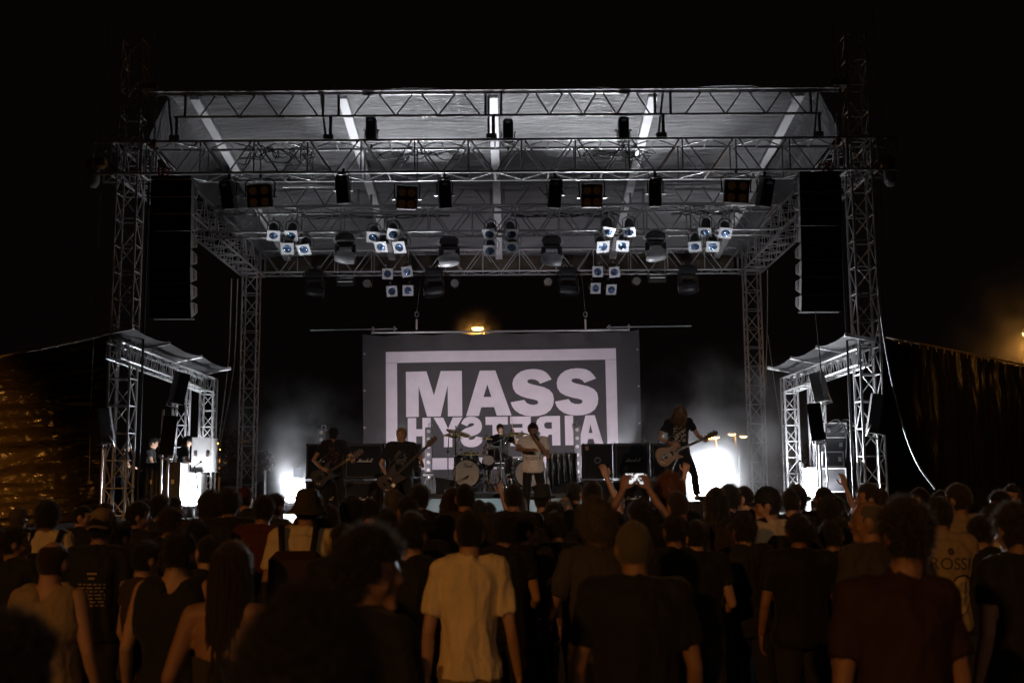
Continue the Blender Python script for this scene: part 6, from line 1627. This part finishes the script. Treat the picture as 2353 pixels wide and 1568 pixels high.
for k in range(3): bar('leg', (b5_.x, 25.15, rt + .2), (b5_.x + .25 * math.cos(k * 2.1), 25.15 + .25 * math.sin(k * 2.1), rt), .012, CHROME, th_)
STICK = mat('drumstick_wood', (.6, .42, .22), .5)
for lab, a, b in (('drumstick raised upright in the left hand of the drummer', (-.30, .34, 1.17), (-.28, .36, 1.55)), ('drumstick held low in the right hand of the drummer', (.37, .36, .80), (.22, .62, .90))):
    T = thing('drumstick', lab, 'drumstick', W3(B5, 176, s5, a), 'drumsticks of the drummer', world=True); MB().tube([W3(B5, 176, s5, a), W3(B5, 176, s5, b)], [.009, .006], 8).build('stick', STICK, T)

# crew in the left booth
MC = person_meshes('crew', elL=(-.24, .08, 1.17), wrL=(-.14, .32, 1.10), elR=(.24, .08, 1.17), wrR=(.14, .32, 1.10), hdL=(.1, 1, -.2), hdR=(-.1, 1, -.2), hbL=(-.3, .2, .9), hbR=(.3, .2, .9), head=(0, .06, 1.62), hpitch=-22)
for lab, u, v, y, rz, hat, sh in (('crew member in a black cap behind the pale case in the left booth', 424, 992, 24.3, -70, 'cap', C_BLACK), ('crew member bending over the desk in the left booth', 347, 1004, 24.4, -80, None, C_BLACK), ('crew member half hidden by the front left tower', 285, 1012, 24.4, -60, None, C_BROWN)):
    p = at(u, v, y); person(lab, MC, (p.x, y, DECK if p.z - DECK > 1.4 else p.z - 1.7), R(rz), min(1.0, (p.z - DECK) / 1.757) if p.z - DECK > 1.4 else .97, shirt=sh, trousers=C_BLACK, hair='short', hat=hat, hatm=C_BLACK, group='crew in the left monitor booth')

# ================================================================ THE CROWD
ST = person_meshes('stand')
POSE = {
 's': ST,
 'sl': person_meshes('stand_left', hyaw=55, shL=(-.168, -.04, 1.435), shR=(.17, .02, 1.435)),
 'sr': person_meshes('stand_right', hyaw=-60, shL=(-.17, .02, 1.435), shR=(.168, -.04, 1.435)),
 'u': person_meshes('look_up', hpitch=9, elL=(-.27, .02, 1.16), wrL=(-.12, .22, 1.05), elR=(.27, .02, 1.16), wrR=(.12, .22, 1.05), hdL=(1, .3, 0), hdR=(-1, .3, 0), hbL=(0, .9, .4), hbR=(0, .9, .4)),
 'n': person_meshes('look_down', hpitch=-12, hroll=6, elR=(.26, .0, 1.15), wrR=(.2, .26, 1.08), hdR=(-.1, 1, .1), hbR=(1, 0, .2)),
 'b': person_meshes('broad', build=1.1, shL=(-.185, -.01, 1.43), shR=(.185, -.01, 1.43), elL=(-.255, -.02, 1.14), elR=(.255, -.02, 1.14), wrL=(-.265, .1, .92), wrR=(.265, .1, .92), sleeve=.7),
 'f': person_meshes('woman', female=True, build=.92, shL=(-.155, -.01, 1.42), shR=(.155, -.01, 1.42), elL=(-.21, -.02, 1.14), elR=(.21, -.02, 1.14), wrL=(-.2, .1, .92), wrR=(.2, .1, .92), sleeve=.35),
 't': person_meshes('tank', shirt='tank', build=1.08, elL=(-.255, -.02, 1.15), elR=(.25, -.02, 1.15), wrL=(-.31, .12, .95), wrR=(.265, .08, .92)),
 'r': person_meshes('raise', elR=(.24, .10, 1.62), wrR=(.15, .14, 1.86), hdR=(-.1, .1, 1), hbR=(.2, -.9, .1), curlR=.5, shR=(.175, 0, 1.46)),
}
POSE.update({'S0': ST,
 'y1': person_meshes('glance_left', hyaw=24, hroll=5, shL=(-.17, -.03, 1.425), shR=(.168, .015, 1.445), elR=(.235, .0, 1.15), wrR=(.16, .2, 1.04), hdR=(-.5, .8, .2), hbR=(.6, .3, .6)),
 'y2': person_meshes('glance_right', hyaw=-26, hroll=-6, shL=(-.168, .02, 1.445), shR=(.17, -.03, 1.425), elL=(-.24, .02, 1.16), wrL=(-.14, .22, 1.1), hdL=(.5, .8, .3), hbL=(-.6, .3, .6), hipL=(-.085, 0, .92), hipR=(.095, 0, .94)),
 'y3': person_meshes('folded', hpitch=-6, hroll=-3, hyaw=8, elL=(-.235, .07, 1.16), wrL=(.03, .20, 1.17), elR=(.235, .07, 1.16), wrR=(-.03, .23, 1.14), hdL=(1, -.1, 0), hdR=(-1, -.1, 0), hbL=(0, 1, .2), hbR=(0, 1, .2))})
def fit(v, h):
    h *= 1.17
    y = 1.85 / (h / 348 + (v - 1095) / 2500); s = h * y / 612
    if s > 1.12: s = 1.12
    if s < .84: s = .84
    den = (v - 1095) / 2500
    if abs(den) > .004: y = (1.85 - 1.757 * s) / den if (1.85 - 1.757 * s) / den > 0 else y
    y2 = 612 * s / h                      # keep the head size when the two disagree
    y = .5 * y + .5 * y2 if .6 < y / y2 < 1.6 else y2
    return y
RC = random.Random(23)
def crowd(label, u, v, h, pose='s', shirt=C_BLACK, hair='short', hairm=HAIR_DARK, rz=None, y=None, hat=None, hatm=None, trousers=None, skin=None, eyes=False, wide=.94, meshes=None):
    if pose == 's' and meshes is None: pose = RC.choice(('s', 'y1', 'y2', 'y3', 'y1', 'y2'))
    y = y or fit(v, h); p = at(u, v, y); ms = meshes or POSE[pose]; topz = (ms['head'] @ Vector((0, 0, .122))).z + (.012 if hair else 0)
    if pose == 'r' or pose == 'p': pass
    s = p.z / topz; rz = RC.uniform(-14, 14) if rz is None else rz
    hx = Matrix.Rotation(R(rz), 3, 'Z') @ (ms['head'].to_translation() * s)
    sw = s * wide * (1.0 if s > .93 else .95 / max(s, .9))
    return person(label, ms, (p.x - hx.x, y - hx.y, 0), R(rz), (sw, sw, s), shirt=shirt, trousers=trousers or RC.choice((C_DENIM, C_BLACK, C_OLIVE, C_CHAR)), skin=skin or RC.choice((SKIN, SKIN_TAN)), hair=hair, hairm=hairm, hat=hat, hatm=hatm, eyes=eyes, tilt=(RC.uniform(-2, 2.5), RC.uniform(-2.5, 2.5)) if y > 6.2 else None)
# far rows at the left
crowd('person with grey hair at the far left edge, far from the stage lights', 48, 1164, 42, 's', C_BLACK, 'short', HAIR_GREY)
w1 = crowd('dark haired person with a backpack over a pale shirt, far left', 121, 1149, 60, 's', C_CREAM, 'thick')
crowd('person at the left whose face profile is rim lit, behind the backpack wearer', 172, 1158, 45, 'sr', C_BLACK, 'crop', rz=-25)
TP = crowd('person in a backwards tan cap and black tour t-shirt with rows of print', 222, 1167, 72, 'S0', C_BLACK, 'short', hat='capback', hatm=C_TAN, rz=4)
crowd('person at the foot of the front left tower, face turned to the light', 256, 1151, 42, 'sr', C_CHAR, 'crop', rz=-20)
crowd('dark haired person with a rim lit cheek right of the front left tower', 318, 1150, 56, 'sr', C_BLACK, 'short', rz=-8)
crowd('person whose forehead catches the light in front of the left booth desk', 337, 1142, 40, 'sr', C_CHAR, 'crop')
crowd('person with round dark hair below the left booth', 369, 1136, 48, 's', C_NAVY, 'thick')
crowd('person turned right below the bright case of the left booth', 402, 1140, 42, 'sr', C_BLACK, 'short')
crowd('person with full brown hair in the row behind the left booth heads', 393, 1166, 55, 's', C_BLACK, 'thick', HAIR_BROWN)
crowd('person in a dark red shirt directly in front of the left booth leg', 458, 1132, 52, 's', C_RED, 'thick')
crowd('person with lit frizzy hair right of the left booth leg', 498, 1131, 55, 's', C_BLACK, 'frizzy', HAIR_BROWN)
crowd('tall person in black left of the left amplifiers, hair dark and round', 541, 1120, 58, 's', C_BLACK, 'thick')
crowd('person in a dark red baseball cap left of the left stack', 579, 1118, 44, 's', C_CHAR, 'short', hat='cap', hatm=C_RED)
crowd('person in a red shirt, its back lit orange, left of the bucket hat', 589, 1134, 60, 'b', C_RED, 'short', rz=-12)
crowd('person in a tan shirt with white rim light along the head', 619, 1131, 52, 's', C_TAN, 'short')
HB = crowd('person in a bucket hat with a dark backpack over a cream t-shirt', 690, 1126, 72, 'b', C_CREAM, 'crop', hat='bucket', hatm=C_OLIVE, rz=6)
crowd('short person with dark hair left of the bucket hat shoulder', 654, 1190, 42, 'f', C_BLACK, 'short')
crowd('dark person behind the bucket hat, in front of the left stack', 724, 1130, 45, 's', C_BLACK, 'short')
crowd('short person with bushy hair right of the bucket hat', 762, 1166, 46, 'f', C_BLACK, 'curly', HAIR_BROWN)
crowd('man in a tan t-shirt with dark hair in front of the left cabinet stack', 802, 1135, 66, 'b', C_TAN, 'short', rz=3)
crowd('person in dark red seen between tan t-shirt man and grey haired man', 838, 1142, 50, 's', C_RED, 'short')
crowd('grey haired person in a tan shirt in front of the bassist', 895, 1122, 52, 's', C_TAN, 'short', HAIR_GREY)
crowd('person with round dark hair just behind the grey haired person', 930, 1137, 60, 's', C_BLACK, 'short')
crowd('person with short dark hair left of the drum riser, shoulders in black', 961, 1113, 52, 's', C_BLACK, 'thick', rz=8)
crowd('person with long wavy hair in front of the drum riser', 1025, 1117, 55, 'f', C_BLACK, 'longcurly', HAIR_BROWN)
crowd('tall man with short dark hair in front of the left bass drum', 1073, 1107, 60, 'b', C_BROWN, 'crop', rz=4)
crowd('person in a blue hood raising a hand in front of the riser panels', 1112, 1146, 40, 's', C_NAVY, 'bob', HAIR_DARK)
crowd('broad man in a dark checked shirt in front of the singer', 1184, 1107, 58, 'b', C_CHAR, 'crop', rz=-3)
crowd('person in a small trilby hat below the singer', 1230, 1116, 52, 's', C_BLACK, 'crop', hat='trilby', hatm=C_CHAR)
crowd('person in bright pink glimpsed left of the trilby hat', 1206, 1138, 34, 'f', C_PINK, 'long', HAIR_BROWN, y=13.5)
crowd('bald headed person right of the singer legs', 1302, 1138, 42, 'sr', C_BLACK, 'bald', HAIR_GREY)
crowd('person left of the crop haired man, in front of the bass cabinets', 1322, 1106, 46, 's', C_BLACK, 'short')
crowd('crop haired man in black in front of the right bass cabinets', 1352, 1099, 60, 'b', C_BLACK, 'crop', rz=-6)
crowd('person with shoulder length hair below the right cabinet stack', 1388, 1141, 44, 'f', C_BLACK, 'bob', HAIR_BROWN)
crowd('person with glasses and grey hair under the raised arms', 1418, 1131, 42, 'sr', C_CHAR, 'short', HAIR_GREY)
crowd('person with frizzy rim lit hair under the right guitarist', 1535, 1092, 66, 's', C_BLACK, 'frizzy', mat('hair_auburn', (.16, .06, .025), .45))
crowd('man in a grey t-shirt with big rim lit ears below the guitarist', 1563, 1122, 66, 's', C_GREY, 'buzz', HAIR_BROWN, rz=2)
crowd('person with round shoulder length hair in front of the blazing floor light', 1645, 1116, 66, 'b', C_BROWN, 'bob')
crowd('person partly hidden behind the round haired head, right of the blaze', 1665, 1112, 55, 's', C_BLACK, 'thick')
crowd('person in a knit cap beside a bright spark of light', 1715, 1112, 50, 'sl', C_BLACK, 'buzz', hat=None)
WB = crowd('man in a cap with brim to the left wearing a white t-shirt and black backpack', 1771, 1117, 66, 'sl', C_CREAM, 'short', hat='cap', hatm=C_BLACK, rz=20)
crowd('left one of two dark heads side by side before the right booth leg', 1812, 1119, 54, 's', C_BLACK, 'short')
crowd('right one of two dark heads side by side before the right booth leg', 1841, 1114, 54, 's', C_BLACK, 'thick')
crowd('person with a rim lit profile right of the bottle pack', 1899, 1115, 48, 'sl', C_BLACK, 'crop')
crowd('person with wide dark hair in front of the raised hand', 1914, 1137, 62, 'b', C_BLACK, 'thick')
crowd('person in profile facing left in front of the right booth cases', 1966, 1107, 62, 'sl', C_BLACK, 'short', HAIR_BROWN, rz=30)
crowd('person with lit short hair at the foot of the front right tower', 2012, 1118, 44, 'sl', C_BLACK, 'crop', HAIR_BROWN)
crowd('bald man with glasses looking left in a grey t-shirt', 1992, 1145, 84, 'sl', C_GREY, 'bald', HAIR_GREY, rz=15)
crowd('person with rim lit forehead below the end of the pale cable', 2117, 1117, 48, 'sl', C_BLACK, 'crop')
crowd('person in a black t-shirt with rim lit brow at the right', 2168, 1125, 60, 'sl', C_BLACK, 'short', rz=18)
crowd('man in a tan t-shirt with neat short hair at the right', 2209, 1109, 65, 's', C_SAND, 'short', HAIR_BROWN, rz=10)
crowd('person with rim lit profile near the right edge', 2289, 1127, 50, 'sl', C_BLACK, 'thick', rz=22)
crowd('person walking away from the stage with a lit face at the right edge', 2327, 1111, 48, 's', C_WHITE, 'short', rz=165, eyes=True)
crowd('person in a white t-shirt with dark hair near the right edge', 2264, 1155, 66, 's', C_CREAM, 'thick')
# middle and near rows
crowd('bald man in a sand coloured tank top at the left', 124, 1238, 84, 't', C_SAND, 'bald', HAIR_BROWN, rz=-8)
crowd('person with an earring behind the dark tank top, left', 338, 1240, 70, 'f', C_BROWN, 'short', rz=-40)
crowd('dark haired man in a black tank top with bare arms at the left', 411, 1213, 90, 't', C_BLACK, 'short', HAIR_DARK, rz=-6)
LW = crowd('woman with very long dark hair and a bare back, lower left', 534, 1238, 118, 'f', C_CREAM, 'long', HAIR_BROWN, rz=-6, y=4.5, meshes=person_meshes('bareback', female=True, build=1.0, shirt=None, shL=(-.165, -.01, 1.42), shR=(.165, -.01, 1.42), elL=(-.26, -.03, 1.16), elR=(.22, -.02, 1.14), wrL=(-.30, .10, .95), wrR=(.2, .1, .92)))
crowd('man with curly dark hair turning to the right, face in half profile', 850, 1222, 128, 'sr', C_BLACK, 'curly', HAIR_DARK, rz=-30, y=3.4)
crowd('man in a black shirt beside the light shirt man, head dark and round', 948, 1174, 88, 's', C_BLACK, 'short', rz=6)
crowd('person in a cream shirt hidden behind the black shirt man', 905, 1165, 62, 'b', C_CREAM, 'short')
crowd('person with dark hair between the black shirt and the light shirt', 990, 1173, 58, 's', C_BLACK, 'thick')
YM = crowd('man in a pale collared short sleeved shirt standing in the middle foreground', 1078, 1166, 92, 's', cloth('pale_linen', (.74, .60, .38)), 'crop', HAIR_DARK, rz=2, wide=.87, trousers=C_TAN, meshes=person_meshes('pale_shirt', shirt='collar', fold=.016, voxel=.010, sleeve=.72, hem=.90, elL=(-.238, -.03, 1.14), elR=(.245, -.03, 1.14), wrL=(-.25, .04, .90), wrR=(.29, .04, .90), build=1.0))
GT = crowd('person with fluffy grey hair in a dark t-shirt holding a cup', 1369, 1152, 86, 'n', C_GREY, 'frizzy', HAIR_GREY, rz=8, meshes=person_meshes('cup', elL=(-.30, -.04, 1.15), wrL=(-.30, .20, 1.02), hdL=(.15, 1, .1), hbL=(-1, 0, .2), curlL=1.0, sleeve=.66))
BM = crowd('man with shaved head in a wide black t-shirt, right of centre', 1455, 1188, 112, 'b', C_BLACK, 'buzz', HAIR_GREY, rz=-3)
crowd('big dark haired man in a dark red t-shirt at the right foreground', 2078, 1143, 138, 'b', mat('cloth_maroon', (.035, .012, .01), .85, bump=.25, bscale=55), 'thick', HAIR_DARK, rz=10, y=3.9, meshes=person_meshes('leaning_broad', build=1.06, head=(.06, .015, 1.635), neck=(.03, -.005, 1.49), shL=(-.178, -.01, 1.43), shR=(.178, -.01, 1.42), elL=(-.24, -.02, 1.14), elR=(.235, -.02, 1.14), sleeve=.7))
JM = crowd('person in a pale jersey with name and number on the back, right', 2146, 1140, 70, 'b', C_SAND, 'short', HAIR_DARK, rz=-4, y=7.4)
CM = crowd('man in a black shirt holding a cup at the right edge', 2324, 1156, 100, 'n', C_BLACK, 'thick', HAIR_DARK, rz=14, meshes=POSE['n'])
crowd('head with big curly dark hair very close to the camera, lower centre', 705, 1412, 330, 's', C_BLACK, 'big', HAIR_DARK, y=1.75, rz=0)
crowd('dark head cut off by the lower left corner', 12, 1432, 230, 's', C_BLACK, 'curly', HAIR_DARK, y=2.1, rz=0)
crowd('man in dark clothes between the grey haired person and the dark checked shirt', 1290, 1172, 60, 's', C_BLACK, 'short')
crowd('man in a black t-shirt in the row behind the white backpack wearer', 1830, 1178, 78, 'b', C_BLACK, 'short', HAIR_DARK, y=7.0)
crowd('person in dark clothes left of the big dark haired man', 1945, 1186, 70, 's', C_BLACK, 'thick', HAIR_DARK, y=7.6)
crowd('person in black in the second row at the far left edge', 8, 1180, 80, 's', C_BLACK, 'short', HAIR_DARK, y=7.2)
crowd('person in black below the tan cap at the left', 265, 1215, 74, 's', C_BLACK, 'short', HAIR_DARK, y=7.4)
crowd('person in dark clothes in front of the red shirt', 470, 1190, 62, 's', C_BLACK, 'thick', HAIR_DARK, y=8.2)
crowd('dark person between the checked shirt and the trilby hat', 1262, 1150, 56, 's', C_BLACK, 'short', HAIR_DARK)
for k, (lab, u, v, h, ps, c, hr) in enumerate([
    ('dark head just right of the bucket hat man, low in the third row', 745, 1186, 62, 's', C_BLACK, 'short'), ('person in black left of the curly man in profile, third row', 800, 1196, 66, 's', C_BLACK, 'crop'),
    ('person in black right of the pale collared shirt, third row', 1165, 1176, 66, 's', C_BLACK, 'thick'), ('person in dark clothes right of the checked shirt, third row', 1225, 1180, 62, 'sr', C_CHAR, 'short'),
    ('person in black behind the shaved head man, right of him', 1545, 1178, 68, 's', C_BLACK, 'short'), ('person in black below the round haired head', 1610, 1190, 66, 's', C_BLACK, 'crop'),
    ('person in black below the cap with brim, third row', 1725, 1176, 64, 's', C_CHAR, 'thick'), ('person in black behind the bald man with glasses', 1900, 1190, 64, 's', C_BLACK, 'short'),
    ('dark person between the tan cap and the black tank top', 300, 1196, 64, 's', C_BLACK, 'short'), ('dark person left of the bald man in the tank top', 60, 1206, 64, 'sr', C_BLACK, 'short'),
    ('dark person low between the black tank top and the long haired woman', 455, 1226, 70, 's', C_BLACK, 'crop'), ('dark person right of the jersey with the number', 2235, 1180, 64, 's', C_BLACK, 'short')]):
    crowd(lab, u, v, h, ps, c, hr)
# people with raised arms
PH = person_meshes('phone', shL=(-.18, .03, 1.47), shR=(.18, .03, 1.47), elL=(-.25, .26, 1.57), elR=(.25, .26, 1.57), wrL=(-.105, .33, 1.80), wrR=(.105, .33, 1.80), hdL=(.25, .1, 1), hdR=(-.25, .1, 1), hbL=(-.55, -.8, .1), hbR=(.55, -.8, .1), curlL=.75, curlR=.75, hpitch=8, sleeve=.45)
PHO = crowd('person holding up a phone with both hands, right of centre', 1471, 1142, 66, 's', C_BLACK, 'short', HAIR_DARK, rz=0, meshes=PH)
PT = person_meshes('pointing', shR=(.175, .03, 1.46), elR=(.20, .12, 1.72), wrR=(.10, .16, 1.96), hdR=(-.15, .1, 1), hbR=(.1, -.9, .1), curlR=.35, head=(0, .015, 1.63))
crowd('person stretching one bare arm up towards the right guitarist', 1462, 1150, 50, 's', C_BLACK, 'short', HAIR_DARK, rz=14, meshes=person_meshes('reach', shL=(-.175, .03, 1.46), elL=(-.17, .10, 1.74), wrL=(-.27, .14, 1.98), hdL=(-.3, .1, 1), hbL=(.1, -.9, .1), curlL=.5), y=10.2)
crowd('person throwing a fist up at the guitar of the right guitarist', 1512, 1140, 44, 's', C_BLACK, 'short', HAIR_DARK, rz=-4, meshes=person_meshes('fist', shR=(.175, .03, 1.46), elR=(.17, .10, 1.74), wrR=(.24, .14, 2.0), hdR=(.2, .1, 1), hbR=(.1, -.9, .1), curlR=1.15), y=11.0)
crowd('person raising an open hand in front of the right booth cases', 1918, 1140, 46, 's', C_CHAR, 'short', HAIR_DARK, rz=4, meshes=POSE['r'], y=11.4)
crowd('person raising a hand in front of the riser panels, seen small', 1114, 1152, 40, 's', C_NAVY, 'short', HAIR_DARK, rz=0, meshes=POSE['r'], y=12.6)

# things held and carried
def world_of(T, p): 
    return Vector(T.location) + T.rotation_euler.to_matrix() @ Vector((p[0] * T.scale[0], p[1] * T.scale[1], p[2] * T.scale[2]))
def backpack(label, T, m, w=.30, h=.44, z=1.18, trim=BLACK):
    K = thing('backpack', label, 'backpack', T.location, 'backpacks worn in the crowd', T.rotation_euler.z); K.scale = T.scale
    MB().bbox((0, -.22, z), (w, .18, h), .05).build('bag', m, K); MB().bbox((0, -.32, z - .07), (w * .75, .06, h * .45), .025).build('pocket', m, K)
    for s in (-1, 1): MB().tube([(s * .10, -.14, z + h * .42), (s * .12, -.05, 1.515), (s * .125, .05, 1.49), (s * .13, .13, 1.36), (s * .14, .12, 1.15), (s * .15, -.1, z - h * .4)], .022, 8).build('shoulder_strap', trim, K)
backpack('dark red backpack on the person in the bucket hat', HB, mat('backpack_red', (.03, .008, .008), .7), .36, .46, 1.14)
backpack('black backpack on the dark haired person far left', w1, C_BLACK, .26, .36, 1.18)
backpack('black backpack on the man in the cap and white t-shirt', WB, C_BLACK, .34, .5, 1.16)
mj = POSE['b']
back_decal(JM, mj, text_prims('ROSSI', .115, .02, 1.30, offset=.0), mat('jersey_print_dark', (.05, .035, .02), .8))
back_decal(JM, mj, text_prims('9', .40, .11, 1.08), mat('jersey_print_dark', (.05, .035, .02), .8), lift=.004)
back_decal(JM, mj, text_prims('9', .36, .11, 1.08), mat('jersey_print_light', (.5, .38, .2), .8), lift=.007)
rg = MB(); rg.lathe([(.004, 0), (.024, 0)], (0, 0, 0), Rx(90), 18); rg.v = [(x + .02, 0, z + 1.385) for x, y, z in rg.v]
back_decal(JM, mj, rg, mat('jersey_print_dark', (.05, .035, .02), .8))
rr = random.Random(4); rows = [(-.03, 1.33, .035, 1.342), (-.02, 1.30, .02, 1.312)]
for k in range(7):
    z = 1.265 - k * .022; x = -.09
    while x < .085:
        w = rr.uniform(.015, .05); rows.append((x, z, min(x + w, .09), z + .008)); x += w + .012
back_decal(TP, ST, rects(rows, 2, 1), mat('tour_print', (.36, .26, .16), .8))
# strapless top of the long haired woman
tp = MB(); g_ = person_meshes('bareback')['g']
tpm = MB(); tpm.lathe([(.150, 1.08), (.158, 1.16), (.162, 1.24), (.158, 1.255)], (0, .0, 0), Matrix.Diagonal((1, .72, 1)), 30)
put('strapless_top', tpm.mesh('strapless_top', C_OLIVE), LW)
# the phone
pa = world_of(PHO, (0, .37, 1.885)); ph = thing('phone', 'phone held up sideways, its bright screen filming the stage', 'phone', pa, None, world=True)
M_ = Rx(-4)
MB().bbox(pa, (.175, .010, .088), .006, M_).build('case', BLACK_PLASTIC, ph)
def screen_material():
    m = bpy.data.materials.new('phone_picture'); m.use_nodes = True; nt = m.node_tree; b = nt.nodes['Principled BSDF']; L = nt.links.new
    b.inputs['Base Color'].default_value = (.02, .02, .02, 1); b.inputs['Roughness'].default_value = .1
    tc = nt.nodes.new('ShaderNodeTexCoord'); mp = nt.nodes.new('ShaderNodeMapping'); mp.inputs['Scale'].default_value = (60, 60, 45); L(tc.outputs['Object'], mp.inputs['Vector'])
    n = nt.nodes.new('ShaderNodeTexNoise'); n.inputs['Scale'].default_value = .9; n.inputs['Detail'].default_value = 5; L(mp.outputs[0], n.inputs['Vector'])
    cr = nt.nodes.new('ShaderNodeValToRGB'); e = cr.color_ramp.elements; e[0].position = .43; e[0].color = (.03, .025, .03, 1); e[1].position = .52; e[1].color = (.95, .93, .95, 1)
    L(n.outputs['Fac'], cr.inputs[0]); L(cr.outputs[0], b.inputs['Emission Color']); b.inputs['Emission Strength'].default_value = 1.0
    return m
MB().bbox(pa + Vector((-.004, -.0062, 0)), (.135, .002, .078), .0005, M_).build('screen', screen_material(), ph)
ic = MB()
for k in range(3): ic.bbox(pa + Vector((.075, -.0062, -.025 + k * .025)), (.010, .002, .012), .0005, M_)
ic.build('camera_button', mat('phone_icons', (.5, .7, 1), emit=(.6, .8, 1), estr=.8), ph)
# cups
for T, q, lab in ((GT, (-.275, .305, 1.03), 'clear plastic cup in the hand of the person with fluffy grey hair'), (CM, (.18, .34, 1.10), 'clear plastic cup in the hand of the man at the right edge')):
    p = world_of(T, q); K = thing('plastic_cup', lab, 'cup', p, 'cups held in the crowd'); MB().lathe([(0, -.06), (.030, -.06), (.038, .06), (.036, .06), (.029, -.05)], n=16).build('cup', bottle_m, K)
